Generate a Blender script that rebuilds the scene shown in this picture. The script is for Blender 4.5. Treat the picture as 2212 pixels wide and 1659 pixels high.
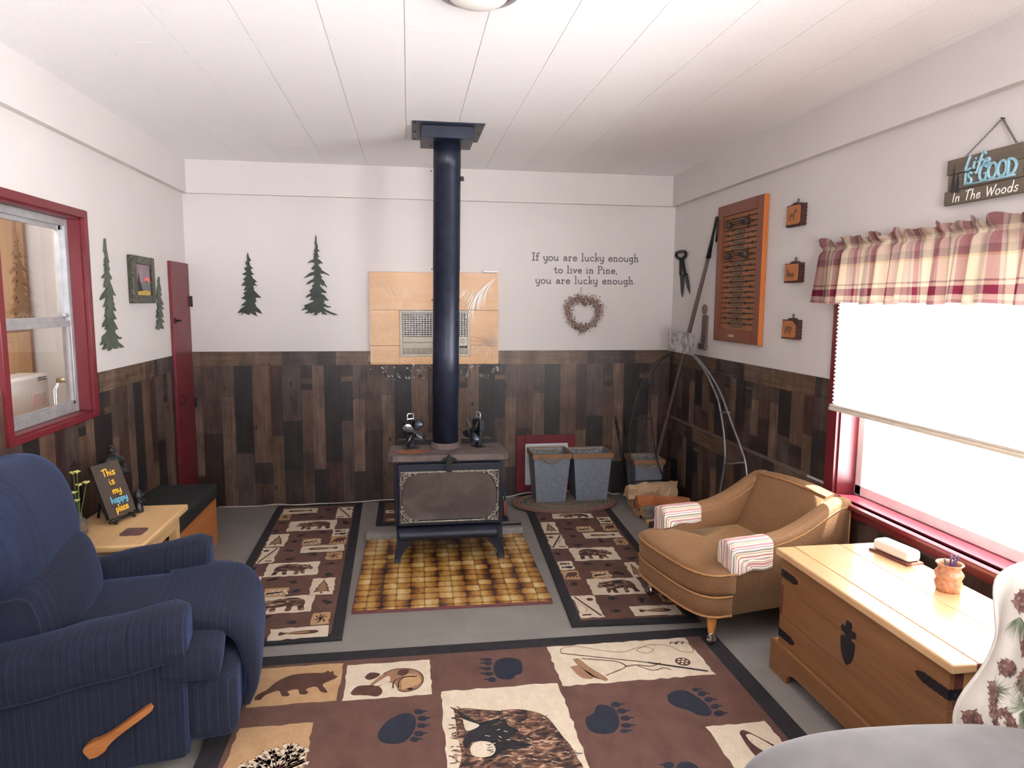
import bpy, bmesh, math, random
import numpy as np
from mathutils import Vector, Matrix, noise as mnoise

for _o in list(bpy.data.objects):
    bpy.data.objects.remove(_o)
SC = bpy.context.scene
COL = SC.collection
PI = math.pi

# ------------------------------------------------------------------ camera
IMW, IMH = 2212.0, 1659.0
FPX = 1485.4
CAM = Vector((1.6519, -5.5330, 1.6064))
YAW, PITCH, ROLL = 0.14907, 0.11760, 0.0066


def cam_axes():
    cy, sy, cp, sp = math.cos(YAW), math.sin(YAW), math.cos(PITCH), math.sin(PITCH)
    f = Vector((sy * cp, cy * cp, -sp))
    r = Vector((cy, -sy, 0))
    u = r.cross(f)
    cr, sr = math.cos(ROLL), math.sin(ROLL)
    return cr * r + sr * u, -sr * r + cr * u, f


CR, CU, CF = cam_axes()
cd = bpy.data.cameras.new('camera')
cd.sensor_fit = 'HORIZONTAL'
cd.sensor_width = 36.0
cd.lens = FPX / IMW * 36.0
cd.clip_start = 0.05
camera = bpy.data.objects.new('camera', cd)
COL.objects.link(camera)
camera.matrix_world = Matrix(((CR.x, CU.x, -CF.x, CAM.x), (CR.y, CU.y, -CF.y, CAM.y),
                              (CR.z, CU.z, -CF.z, CAM.z), (0, 0, 0, 1)))
SC.camera = camera


def at(px, py, **k):
    """where the photograph's pixel meets a real plane (x=, y= or z=)"""
    d = CF + CR * ((px - IMW / 2) / FPX) - CU * ((py - IMH / 2) / FPX)
    (a, v), = k.items()
    i = 'xyz'.index(a)
    return CAM + d * ((v - CAM[i]) / d[i])


# ------------------------------------------------------------------ light and exposure
SKY, HAZE, GROUND, SUN = 3.0, 10.0, 48.0, 60.0
SC.view_settings.view_transform = 'Standard'
SC.view_settings.look = 'None'
SC.view_settings.gamma = 1.0
SC.view_settings.use_curve_mapping = False
SC.view_settings.exposure = 0.0
SC.cycles.use_denoising = True
SC.cycles.max_bounces = 10
SC.cycles.diffuse_bounces = 6
SC.cycles.sample_clamp_indirect = 12.0
SC.cycles.caustics_reflective = False
SC.cycles.caustics_refractive = False

world = bpy.data.worlds.new('sky')
SC.world = world
world.use_nodes = True
bg = world.node_tree.nodes['Background']
# overcast sky above, sunlit pale ground below the horizon
_nt = world.node_tree
_tc = _nt.nodes.new('ShaderNodeTexCoord')
_sx = _nt.nodes.new('ShaderNodeSeparateXYZ')
_nt.links.new(_tc.outputs['Generated'], _sx.inputs[0])
_ma = _nt.nodes.new('ShaderNodeMath')
_ma.operation = 'MULTIPLY_ADD'
_ma.inputs[1].default_value = 0.5
_ma.inputs[2].default_value = 0.5
_nt.links.new(_sx.outputs['Z'], _ma.inputs[0])
_rp = _nt.nodes.new('ShaderNodeValToRGB')
_cr = _rp.color_ramp
while len(_cr.elements) < 5:
    _cr.elements.new(0.5)
for _e, (_p, _k, _c) in zip(_cr.elements, ((0.0, GROUND, (1.0, .97, .97)), (.485, GROUND, (1.0, .97, .97)), (.515, HAZE, (1.0, .99, .99)), (.76, HAZE, (1.0, .99, .99)), (.86, SKY, (.92, .96, 1.0)))):
    _e.position = _p
    _e.color = tuple(_k * v for v in _c) + (1,)
_nt.links.new(_ma.outputs[0], _rp.inputs['Fac'])
_nt.links.new(_rp.outputs['Color'], bg.inputs['Color'])
bg.inputs['Strength'].default_value = 1.0

sl = bpy.data.lights.new('sun', 'SUN')
sl.energy = SUN
sl.angle = math.radians(0.6)
sl.color = (1.0, 0.97, 0.94)
sun = bpy.data.objects.new('sun', sl)
COL.objects.link(sun)
SUN_DIR = Vector((-1.0, 0.42, -3.3)).normalized()
sun.rotation_euler = SUN_DIR.to_track_quat('-Z', 'Y').to_euler()
sun.location = (9, -6, 8)


def portal(name, loc, normal, w, h):
    l = bpy.data.lights.new(name, 'AREA')
    l.shape = 'RECTANGLE'
    l.size, l.size_y = w, h
    l.cycles.is_portal = True
    o = bpy.data.objects.new(name, l)
    COL.objects.link(o)
    o.location = loc
    o.rotation_euler = Vector(normal).to_track_quat('-Z', 'Z').to_euler()


# ------------------------------------------------------------------ colour and material helpers
def lin(c):
    out = []
    for v in c[:3]:
        v = v / 255.0
        out.append(v / 12.92 if v <= 0.04045 else ((v + 0.055) / 1.055) ** 2.4)
    return tuple(out) + (1.0,)


class N:
    """tiny node graph helper"""

    def __init__(s, name):
        s.mat = bpy.data.materials.new(name)
        s.mat.use_nodes = True
        s.nt = s.mat.node_tree
        s.b = s.nt.nodes['Principled BSDF']
        s.out = s.nt.nodes['Material Output']
        s._tc = None

    def n(s, t, **k):
        x = s.nt.nodes.new(t)
        for a, v in k.items():
            setattr(x, a, v)
        return x

    def l(s, a, b):
        s.nt.links.new(a, b)

    def co(s, kind='Object'):
        if not s._tc:
            s._tc = s.n('ShaderNodeTexCoord')
        return s._tc.outputs[kind]

    def mapping(s, sc, vec=None, rot=(0, 0, 0)):
        m = s.n('ShaderNodeMapping')
        m.inputs['Scale'].default_value = sc
        m.inputs['Rotation'].default_value = rot
        s.l(vec if vec else s.co(), m.inputs['Vector'])
        return m.outputs[0]

    def noise(s, sc, vec=None, det=4, dist=0.0, rough=0.55):
        t = s.n('ShaderNodeTexNoise')
        t.inputs['Scale'].default_value = 1.0
        t.inputs['Detail'].default_value = det
        t.inputs['Roughness'].default_value = rough
        t.inputs['Distortion'].default_value = dist
        s.l(s.mapping(sc, vec), t.inputs['Vector'])
        return t.outputs['Fac']

    def ramp(s, fac, stops, interp='LINEAR'):
        r = s.n('ShaderNodeValToRGB')
        cr = r.color_ramp
        cr.interpolation = interp
        while len(cr.elements) < len(stops):
            cr.elements.new(0.5)
        for e, (p, c) in zip(cr.elements, stops):
            e.position = p
            e.color = c if len(c) == 4 else lin(c)
        s.l(fac, r.inputs['Fac'])
        return r.outputs['Color']

    def math(s, op, a, b=None):
        m = s.n('ShaderNodeMath', operation=op)
        for i, v in enumerate((a, b)):
            if v is None:
                continue
            if isinstance(v, (int, float)):
                m.inputs[i].default_value = v
            else:
                s.l(v, m.inputs[i])
        return m.outputs[0]

    def mix(s, fac, a, b, mode='MIX'):
        m = s.n('ShaderNodeMix', data_type='RGBA', blend_type=mode)
        for sock, v in ((m.inputs['Factor'], fac), (m.inputs['A'], a), (m.inputs['B'], b)):
            if isinstance(v, (int, float)):
                sock.default_value = v
            elif isinstance(v, tuple):
                sock.default_value = v if len(v) == 4 else lin(v)
            else:
                s.l(v, sock)
        return m.outputs['Result']

    def sep(s, vec=None):
        x = s.n('ShaderNodeSeparateXYZ')
        s.l(vec if vec else s.co(), x.inputs[0])
        return x.outputs

    def bump(s, h, strength=0.3, dist=0.002):
        b = s.n('ShaderNodeBump')
        b.inputs['Strength'].default_value = strength
        b.inputs['Distance'].default_value = dist
        s.l(h, b.inputs['Height'])
        s.l(b.outputs[0], s.b.inputs['Normal'])

    def set(s, col=None, rough=0.6, metal=0.0, **k):
        if col is not None:
            if isinstance(col, tuple):
                s.b.inputs['Base Color'].default_value = col if len(col) == 4 else lin(col)
            else:
                s.l(col, s.b.inputs['Base Color'])
        s.b.inputs['Roughness'].default_value = rough
        s.b.inputs['Metallic'].default_value = metal
        for a, v in k.items():
            s.b.inputs[a.replace('_', ' ')].default_value = v
        return s.mat


def M(name, c1, c2=None, sc=20, rough=0.6, metal=0.0, bump=0.0, bsc=None, lo=0.35, hi=0.65, det=4, **k):
    g = N(name)
    s3 = sc if isinstance(sc, tuple) else (sc, sc, sc)
    if c2 is None:
        c2 = tuple(min(255, v * 1.08 + 2) for v in c1)
    f = g.noise(s3, det=det)
    c = g.ramp(f, [(lo, c1), (hi, c2)])
    if bump:
        b3 = bsc or sc
        b3 = b3 if isinstance(b3, tuple) else (b3, b3, b3)
        g.bump(g.noise(b3, det=3), bump)
    return g.set(c, rough, metal, **k)


def WOOD(name, c1, c2, axis='x', sc=3.0, rough=0.5, knot=None, knot_sc=2.2, bump=0.08, **k):
    """grain stretched along one local axis, with optional knots"""
    g = N(name)
    st = {'x': (sc * 0.5, sc * 9, sc * 9), 'y': (sc * 9, sc * 0.5, sc * 9), 'z': (sc * 9, sc * 9, sc * 0.5)}[axis]
    f = g.noise(st, det=5, dist=0.6)
    c = g.ramp(f, [(0.3, c1), (0.7, c2)])
    f2 = g.noise(tuple(v * 4 for v in st), det=2)
    c = g.mix(0.25, c, g.ramp(f2, [(0.35, c1), (0.65, c2)]))
    if knot:
        v = g.n('ShaderNodeTexVoronoi')
        v.inputs['Scale'].default_value = 1.0
        ks = {'x': (knot_sc * .5, knot_sc, knot_sc), 'y': (knot_sc, knot_sc * .5, knot_sc), 'z': (knot_sc, knot_sc, knot_sc * .5)}[axis]
        g.l(g.mapping(ks), v.inputs['Vector'])
        kf = g.ramp(v.outputs['Distance'], [(0.03, (255, 255, 255)), (0.09, (0, 0, 0))])
        c = g.mix(kf, c, knot)
    g.bump(f, bump)
    return g.set(c, rough, **k)


# ------------------------------------------------------------------ mesh builder
MW = {}          # world matrix of every root / part built here


class MB:
    def __init__(s):
        s.v, s.f, s.mi, s.sm, s.c, s.uv = [], [], [], [], [], []

    def add(s, vs, fs, mi=0, smooth=False, col=None, uvs=None):
        o = len(s.v)
        s.v += [tuple(v) for v in vs]
        for f in fs:
            s.f.append(tuple(i + o for i in f))
            s.mi.append(mi)
            s.sm.append(smooth)
            s.c.append(col)
            s.uv.append([uvs[i] for i in f] if uvs else None)
        return s

    def box(s, c, size, mi=0, bev=0.0, rot=None, seg=2, col=None):
        bm = bmesh.new()
        bmesh.ops.create_cube(bm, size=1.0)
        bmesh.ops.scale(bm, vec=size, verts=bm.verts)
        if bev > 0:
            bmesh.ops.bevel(bm, geom=list(bm.edges), offset=bev, segments=seg, affect='EDGES', profile=0.5)
        bm.normal_update()
        M3 = rot if rot is not None else Matrix.Identity(3)
        bm.verts.index_update()
        vs = [M3 @ v.co + Vector(c) for v in bm.verts]
        fl = [[v.index for v in f.verts] for f in bm.faces if max(abs(q) for q in f.normal) > 0.9999]
        fb = [[v.index for v in f.verts] for f in bm.faces if max(abs(q) for q in f.normal) <= 0.9999]
        bm.free()
        o = len(s.v)
        s.add(vs, fl, mi, False, col)
        if fb:
            for f in fb:
                s.f.append(tuple(i + o for i in f))
                s.mi.append(mi)
                s.sm.append(True)
                s.c.append(col)
                s.uv.append(None)
        return s

    def bx(s, x0, x1, y0, y1, z0, z1, mi=0, bev=0.0, seg=2, col=None):
        return s.box(((x0 + x1) / 2, (y0 + y1) / 2, (z0 + z1) / 2), (abs(x1 - x0), abs(y1 - y0), abs(z1 - z0)), mi, bev, None, seg, col)

    def loft(s, rings, mi=0, smooth=True, cap=True, closed=True, loop=False):
        n = len(rings[0])
        vs = [p for r in rings for p in r]
        fs = []
        R = len(rings)
        for i in range(R - (0 if loop else 1)):
            j2 = (i + 1) % R
            for j in range(n if closed else n - 1):
                k = (j + 1) % n
                fs.append((i * n + j, i * n + k, j2 * n + k, j2 * n + j))
        s.add(vs, fs, mi, smooth)
        if cap and closed and not loop:
            s.add(rings[0], [tuple(range(n - 1, -1, -1))], mi, False)
            s.add(rings[-1], [tuple(range(n))], mi, False)
        return s

    def tube(s, pts, r, n=8, mi=0, cap=True, loop=False, flat=None):
        pts = [Vector(p) for p in pts]
        m = len(pts)
        rs = r if isinstance(r, (list, tuple)) else [r] * m
        rings = []
        up = None
        for i, p in enumerate(pts):
            if loop:
                t = pts[(i + 1) % m] - pts[i - 1]
            else:
                t = pts[min(i + 1, m - 1)] - pts[max(i - 1, 0)]
            if t.length < 1e-9:
                t = Vector((0, 0, 1))
            t.normalize()
            if flat is not None:
                a = t.cross(flat[0])
                a.normalize()
                b = flat[0] * flat[1]
            else:
                if up is None:
                    up = Vector((0, 0, 1)) if abs(t.z) < 0.9 else Vector((1, 0, 0))
                a = t.cross(up)
                if a.length < 1e-6:
                    a = t.cross(Vector((0.3, 0.9, 0.2)))
                a.normalize()
                b = a.cross(t)
                up = b
            rings.append([p + a * (math.cos(q) * rs[i]) + b * (math.sin(q) * rs[i]) for q in (2 * PI * k / n for k in range(n))])
        return s.loft(rings, mi, True, cap, True, loop)

    def cyl(s, p0, p1, r0, r1=None, n=16, mi=0):
        return s.tube([p0, p1], [r0, r0 if r1 is None else r1], n, mi)

    def lathe(s, prof, c=(0, 0, 0), n=24, mi=0, cap=True, axis=None):
        A = Vector(axis).normalized() if axis else Vector((0, 0, 1))
        a = A.orthogonal().normalized()
        b = A.cross(a)
        c = Vector(c)
        rings = [[c + A * z + a * (math.cos(2 * PI * k / n) * r) + b * (math.sin(2 * PI * k / n) * r) for k in range(n)] for r, z in prof]
        return s.loft(rings, mi, True, cap)

    def prism(s, poly, pl, t, mi=0, side=None, base=0.0, col=None):
        n = len(poly)
        fr = [pl(a, b, base + t) for a, b in poly]
        bk = [pl(a, b, base) for a, b in poly]
        s.add(fr, [tuple(range(n))], mi, False, col)
        s.add(bk, [tuple(range(n - 1, -1, -1))], mi if side is None else side, False, col)
        s.add(fr + bk, [(i, n + i, n + (i + 1) % n, (i + 1) % n) for i in range(n)], mi if side is None else side, False, col)
        return s

    def sup(s, c, size, e1=0.5, e2=0.5, nu=24, nv=16, mi=0, rot=None, fn=None):
        """rounded cushion: superellipsoid"""
        def pw(v, e):
            return math.copysign(abs(v) ** e, v)
        rings = []
        for i in range(nv + 1):
            ph = -PI / 2 + PI * i / nv
            ph = max(-PI / 2 + 1e-3, min(PI / 2 - 1e-3, ph))
            r = []
            for j in range(nu):
                th = 2 * PI * j / nu
                p = Vector((size[0] / 2 * pw(math.cos(ph), e1) * pw(math.cos(th), e2),
                            size[1] / 2 * pw(math.cos(ph), e1) * pw(math.sin(th), e2),
                            size[2] / 2 * pw(math.sin(ph), e1)))
                if fn:
                    p = Vector(fn(p))
                if rot is not None:
                    p = rot @ p
                r.append(p + Vector(c))
            rings.append(r)
        return s.loft(rings, mi)

    def grid(s, fn, nu, nv, mi=0, thick=None):
        vs, uvs = [], []
        for j in range(nv + 1):
            for i in range(nu + 1):
                vs.append(fn(i / nu, j / nv))
                uvs.append((i / nu, j / nv))
        fs = [(j * (nu + 1) + i, j * (nu + 1) + i + 1, (j + 1) * (nu + 1) + i + 1, (j + 1) * (nu + 1) + i) for j in range(nv) for i in range(nu)]
        return s.add(vs, fs, mi, True, None, uvs)

    def stroke(s, pts, w, pl, t=0.002, mi=0, smooth=True, base=0.0005):
        """a flat rounded pen stroke on plane pl"""
        P = spline(pts) if smooth and len(pts) > 2 else [Vector((a, b, 0)) for a, b in pts]
        nrm = (pl(0, 0, 1) - pl(0, 0, 0)).normalized()
        P3 = [pl(p.x, p.y, base) for p in P]
        if len(P3) == 1:
            P3 = [P3[0], P3[0] + (pl(1, 0, 0) - pl(0, 0, 0)) * 1e-4]
        L = len(P3)
        # round ends
        rs = [w] * L
        d0 = (P3[0] - P3[1]).normalized() * w * 0.6
        d1 = (P3[-1] - P3[-2]).normalized() * w * 0.6
        P3 = [P3[0] + d0] + P3 + [P3[-1] + d1]
        rs = [w * 0.45] + rs + [w * 0.45]
        return s.tube(P3, rs, 8, mi, True, False, (nrm, t / w))

    def build(s, name, mats, parent=None, props=None, local=False, recalc=True, subsurf=0, solid=None):
        V = [Vector(v) for v in s.v]
        if parent is not None:
            if not local:
                Mi = MW[parent.name].inverted()
                V = [Mi @ v for v in V]
            wm = MW[parent.name].copy()
            loc = Vector((0, 0, 0))
        else:
            xs = [v.x for v in V]
            ys = [v.y for v in V]
            loc = Vector(((min(xs) + max(xs)) / 2, (min(ys) + max(ys)) / 2, min(v.z for v in V)))
            V = [v - loc for v in V]
            wm = Matrix.Translation(loc)
        me = bpy.data.meshes.new(name)
        me.from_pydata([tuple(v) for v in V], [], s.f)
        if not isinstance(mats, (list, tuple)):
            mats = [mats]
        for m in mats:
            me.materials.append(m)
        for p, mi, sm in zip(me.polygons, s.mi, s.sm):
            p.material_index = mi
            p.use_smooth = sm
        if any(c is not None for c in s.c):
            ca = me.color_attributes.new('tint', 'FLOAT_COLOR', 'CORNER')
            for p, c in zip(me.polygons, s.c):
                cc = lin(c) if c is not None else (1, 1, 1, 1)
                for li in p.loop_indices:
                    ca.data[li].color = cc
        if any(u is not None for u in s.uv):
            ul = me.uv_layers.new(name='UVMap')
            for p, u in zip(me.polygons, s.uv):
                if u:
                    for li, q in zip(p.loop_indices, u):
                        ul.data[li].uv = q
        if recalc:
            bm = bmesh.new()
            bm.from_mesh(me)
            bm.normal_update()
            bmesh.ops.remove_doubles(bm, verts=bm.verts, dist=1e-6)
            bmesh.ops.recalc_face_normals(bm, faces=bm.faces)
            bm.to_mesh(me)
            bm.free()
        me.update()
        o = bpy.data.objects.new(name, me)
        COL.objects.link(o)
        if parent is not None:
            o.parent = parent
        else:
            o.location = loc
        MW[o.name] = wm
        if solid:
            md = o.modifiers.new('thickness', 'SOLIDIFY')
            md.thickness = solid
            md.offset = 0
        if subsurf:
            md = o.modifiers.new('smooth', 'SUBSURF')
            md.levels = md.render_levels = subsurf
        for k, v in (props or {}).items():
            o[k] = v
        return o


def spline(pts, k=6):
    P = [Vector((p[0], p[1], p[2] if len(p) > 2 else 0)) for p in pts]
    out = []
    n = len(P)
    for i in range(n - 1):
        p0, p1, p2, p3 = P[max(i - 1, 0)], P[i], P[i + 1], P[min(i + 2, n - 1)]
        for j in range(k):
            t = j / k
            out.append(0.5 * ((2 * p1) + (-p0 + p2) * t + (2 * p0 - 5 * p1 + 4 * p2 - p3) * t * t + (-p0 + 3 * p1 - 3 * p2 + p3) * t ** 3))
    out.append(P[-1])
    return out


def plane(o, ux, uy):
    o, ux, uy = Vector(o), Vector(ux).normalized(), Vector(uy).normalized()
    un = ux.cross(uy)
    return lambda a, b, c=0.0: o + ux * a + uy * b + un * c


def thing(name, label, cat, loc=(0, 0, 0), rz=0.0, group=None):
    o = bpy.data.objects.new(name, None)
    o.empty_display_size = 0.1
    COL.objects.link(o)
    o.location = loc
    o.rotation_euler = (0, 0, rz)
    o['label'] = label
    o['category'] = cat
    if group:
        o['group'] = group
    MW[o.name] = Matrix.Translation(loc) @ Matrix.Rotation(rz, 4, 'Z')
    return o


def LB(label, cat, group=None):
    d = {'label': label, 'category': cat}
    if group:
        d['group'] = group
    return d


STRUCT = {'kind': 'structure'}
def ST(label=None):
    return {'kind': 'structure'}


def outline(pts):
    return pts


# pen-stroke alphabet: (advance, [strokes]); x-height .5, capitals .95
def _o(cx, cy, rx, ry):
    return [(cx + rx * math.cos(a), cy + ry * math.sin(a)) for a in (PI / 2 + 2 * PI * i / 12 for i in range(13))]


GL = {
    'I': (.34, [[(0, .95), (.3, .95)], [(.15, .95), (.15, 0)], [(0, 0), (.3, 0)]]),
    'f': (.36, [[(.40, .88), (.30, .98), (.18, .9), (.15, .7), (.15, 0)], [(0, .55), (.32, .55)], [(.03, 0), (.27, 0)]]),
    'y': (.50, [[(.05, .5), (.06, .2), (.15, .03), (.28, .03), (.38, .15)], [(.4, .5), (.4, -.1), (.3, -.32), (.08, -.30)], [(0, .5), (.09, .5)], [(.34, .5), (.45, .5)]]),
    'o': (.54, [_o(.24, .25, .22, .26)]),
    'u': (.54, [[(.05, .5), (.06, .18), (.15, .02), (.28, .02), (.39, .15)], [(.4, .5), (.4, .06), (.48, 0)], [(0, .5), (.07, .5)]]),
    'a': (.53, [[(.08, .44), (.22, .52), (.36, .42), (.37, .1), (.46, 0)], [(.36, .3), (.18, .3), (.05, .17), (.1, .02), (.24, .02), (.36, .14)]]),
    'r': (.42, [[(0, .5), (.1, .5)], [(.1, .5), (.1, 0)], [(.1, .32), (.2, .48), (.36, .46)], [(0, 0), (.22, 0)]]),
    'e': (.50, [[(.05, .27), (.25, .27), (.42, .29), (.38, .44), (.24, .52), (.08, .4), (.04, .2), (.14, .02), (.3, 0), (.43, .1)]]),
    'l': (.29, [[(0, 1), (.1, 1)], [(.1, 1), (.1, 0)], [(0, 0), (.22, 0)]]),
    'c': (.48, [[(.4, .42), (.25, .52), (.08, .42), (.04, .22), (.14, .02), (.3, .01), (.42, .1)]]),
    'k': (.47, [[(0, 1), (.1, 1)], [(.1, 1), (.1, 0)], [(.38, .5), (.1, .22)], [(.2, .3), (.42, 0)], [(0, 0), (.2, 0)]]),
    'n': (.54, [[(0, .5), (.09, .5)], [(.09, .5), (.09, 0)], [(.09, .34), (.2, .5), (.34, .48), (.38, .32), (.38, 0)], [(.01, 0), (.17, 0)], [(.30, 0), (.46, 0)]]),
    'g': (.50, [_o(.2, .27, .17, .24), [(.38, .5), (.39, -.1), (.3, -.3), (.08, -.30)], [(.36, .5), (.45, .54)]]),
    'h': (.55, [[(0, 1), (.09, 1)], [(.09, 1), (.09, 0)], [(.09, .34), (.2, .5), (.34, .48), (.38, .32), (.38, 0)], [(.01, 0), (.17, 0)], [(.30, 0), (.46, 0)]]),
    't': (.42, [[(.15, .8), (.15, .12), (.24, 0), (.36, .06)], [(0, .52), (.32, .52)]]),
    'i': (.28, [[(0, .5), (.1, .5)], [(.1, .5), (.1, 0)], [(0, 0), (.2, 0)], [(.1, .74), (.11, .74)]]),
    'v': (.46, [[(.02, .5), (.2, 0)], [(.2, 0), (.38, .5)], [(-.04, .5), (.1, .5)], [(.31, .5), (.44, .5)]]),
    'P': (.54, [[(.08, 0), (.08, .95)], [(.0, .95), (.32, .95), (.48, .76), (.38, .52), (.08, .48)], [(0, 0), (.2, 0)]]),
    ',': (.2, [[(.1, .05), (.04, -.17)]]),
    '.': (.2, [[(.05, .04), (.08, .04)]]),
    ' ': (.36, []),
    # plain hand lettering
    'L!': (.40, [[(.12, 1.0), (.05, .5), (.04, 0), (.36, .08)]]),
    'i!': (.22, [[(.08, .5), (.07, .12), (.16, 0)], [(.1, .72), (.11, .72)]]),
    'f!': (.38, [[(.42, .9), (.32, 1.06), (.2, .9), (.16, .4), (.12, -.35), (.0, -.3)], [(.0, .42), (.36, .5)]]),
    'e!': (.42, [[(.05, .24), (.3, .34), (.3, .48), (.15, .5), (.05, .3), (.06, .08), (.2, 0), (.4, .16)]]),
    's!': (.38, [[(.32, .46), (.18, .52), (.07, .42), (.16, .28), (.3, .18), (.26, .02), (.12, 0), (.02, .08)]]),
    'S!': (.5, [[(.42, .84), (.26, .96), (.08, .8), (.2, .54), (.42, .36), (.38, .06), (.18, 0), (.03, .14)]]),
    'G!': (.66, [[(.54, .78), (.32, .95), (.1, .75), (.06, .3), (.22, .02), (.48, .06), (.55, .4)], [(.55, .42), (.34, .42)]]),
    'O!': (.70, [_o(.32, .48, .28, .47)]),
    'D!': (.68, [[(.08, 0), (.08, .95)], [(.06, .95), (.38, .88), (.58, .5), (.4, .08), (.06, 0)]]),
    'I!': (.24, [[(.1, .95), (.08, 0)]]),
    'n!': (.46, [[(.06, .5), (.05, 0)], [(.06, .3), (.2, .5), (.34, .44), (.36, 0)]]),
    'T!': (.54, [[(0, .9), (.55, 1.0)], [(.27, .95), (.22, 0)]]),
    'h!': (.46, [[(.1, 1.0), (.05, 0)], [(.06, .26), (.2, .48), (.34, .4), (.36, 0)]]),
    'W!': (.84, [[(.02, .95), (.2, 0)], [(.2, 0), (.42, .8)], [(.42, .8), (.56, 0)], [(.56, 0), (.84, 1.0)]]),
    'o!': (.46, [_o(.2, .25, .18, .25)]),
    'd!': (.48, [_o(.19, .25, .16, .25), [(.4, 1.05), (.37, 0)]]),
    'm!': (.62, [[(.05, .5), (.05, 0)], [(.05, .3), (.17, .5), (.28, .42), (.29, 0)], [(.29, .3), (.41, .5), (.53, .42), (.54, 0)]]),
    'y!': (.46, [[(.04, .5), (.07, .15), (.2, .06), (.34, .2)], [(.38, .5), (.36, -.1), (.24, -.34), (.06, -.28)]]),
    'a!': (.46, [[(.36, .46), (.18, .52), (.05, .3), (.08, .04), (.22, .03), (.35, .2)], [(.38, .5), (.36, .1), (.44, 0)]]),
    'p!': (.46, [[(.06, .5), (.05, -.36)], [(.06, .36), (.2, .5), (.36, .38), (.34, .1), (.18, 0), (.06, .1)]]),
    'l!': (.22, [[(.09, 1.0), (.07, .1), (.15, 0)]]),
    'c!': (.40, [[(.36, .42), (.2, .5), (.06, .34), (.07, .08), (.2, 0), (.36, .1)]]),
    ' !': (.34, []),
}


def text_width(txt, suf='', sp=0.06):
    return sum(GL.get(ch + suf, GL.get(ch))[0] + sp for ch in txt) - sp


def write(mb, txt, pl, x, y, h, w, suf='', mi=0, t=0.002, sp=0.06, width=None, base=0.0005, slope=0.0, shear=0.0):
    """letters along plane pl; h is the height of a capital"""
    tw = text_width(txt, suf, sp)
    s = h
    sx = width / tw if width else s
    pen = 0.0
    for ch in txt:
        adv, st = GL.get(ch + suf, GL.get(ch))
        for g in st:
            mb.stroke([(x + (pen + a + shear * b) * sx, y + b * s + slope * (pen + a) * sx) for a, b in g], w, pl, t, mi, True, base)
        pen += adv + sp


def words(parent, name, mat, txt, pl, x, y, h, w, suf='', t=0.002, sp=0.06, width=None, base=0.0005, slope=0.0, shear=0.0):
    """one part per word"""
    tw = text_width(txt, suf, sp)
    sx = width / tw if width else h
    pen = 0.0
    for wd in txt.split(' '):
        mb = MB()
        ww = text_width(wd, suf, sp)
        write(mb, wd, pl, x + pen * sx, y + slope * pen * sx, h, w, suf, 0, t, sp, ww * sx, base, slope, shear)
        mb.build(name, mat, parent)
        pen += ww + sp + GL.get(' ' + suf, GL[' '])[0] + sp

# ------------------------------------------------------------------ room dimensions (metres)
W, H, WZ = 3.835, 2.636, 1.22          # width, height, panelling height
SOF, SZ = 0.04, 2.396                  # soffit depth and underside
YF = -7.2                              # wall behind the camera
LWT, RWT = 0.10, 0.16
BWP = plane((0, 0, 0), (1, 0, 0), (0, 0, 1))
LWP = plane((0, 0, 0), (0, 1, 0), (0, 0, 1))
RWP = plane((W, 0, 0), (0, -1, 0), (0, 0, 1))
FLP = plane((0, 0, 0), (1, 0, 0), (0, 1, 0))


def wallpaint(name, c1, c2):
    g = N(name)
    f = g.noise((1.2, 1.2, 1.2), det=3)
    c = g.ramp(f, [(0.3, c1), (0.7, c2)])
    g.bump(g.noise((160, 160, 160), det=2), 0.05, 0.001)
    return g.set(c, 0.55)


m_wall = wallpaint('cream_wall_paint', (205, 200, 198), (211, 206, 204))
m_ceil = M('white_ceiling_tile', (242, 241, 242), (248, 247, 248), 90, rough=0.7, bump=0.06, bsc=220)
m_red = M('dark_red_paint', (98, 26, 36), (108, 30, 40), 6, rough=0.38, bump=0.03, bsc=40)
m_pinkfill = M('white_sash_paint', (228, 228, 230), (240, 240, 240), 8, rough=0.4)


def floor_mat():
    g = N('grey_painted_floor')
    sx = g.sep(g.mapping((1 / 0.305, 1 / 0.305, 1)))
    v = g.n('ShaderNodeTexWhiteNoise', noise_dimensions='2D')
    cmb = g.n('ShaderNodeCombineXYZ')
    g.l(g.math('FLOOR', sx[0]), cmb.inputs[0])
    g.l(g.math('FLOOR', sx[1]), cmb.inputs[1])
    g.l(cmb.outputs[0], v.inputs['Vector'])
    base = g.ramp(g.noise((5, 5, 5), det=5), [(0.3, (124, 120, 116)), (0.7, (138, 134, 130))])
    c = g.mix(0.10, base, g.ramp(v.outputs['Value'], [(0, (90, 88, 86)), (1, (160, 156, 152))]))
    c = g.mix(0.12, c, g.ramp(g.noise((150, 150, 150), det=2), [(0.35, (80, 78, 76)), (0.65, (170, 166, 162))]))
    g.bump(g.noise((60, 60, 60)), 0.04)
    return g.set(c, 0.42)


m_floor = floor_mat()


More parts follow.
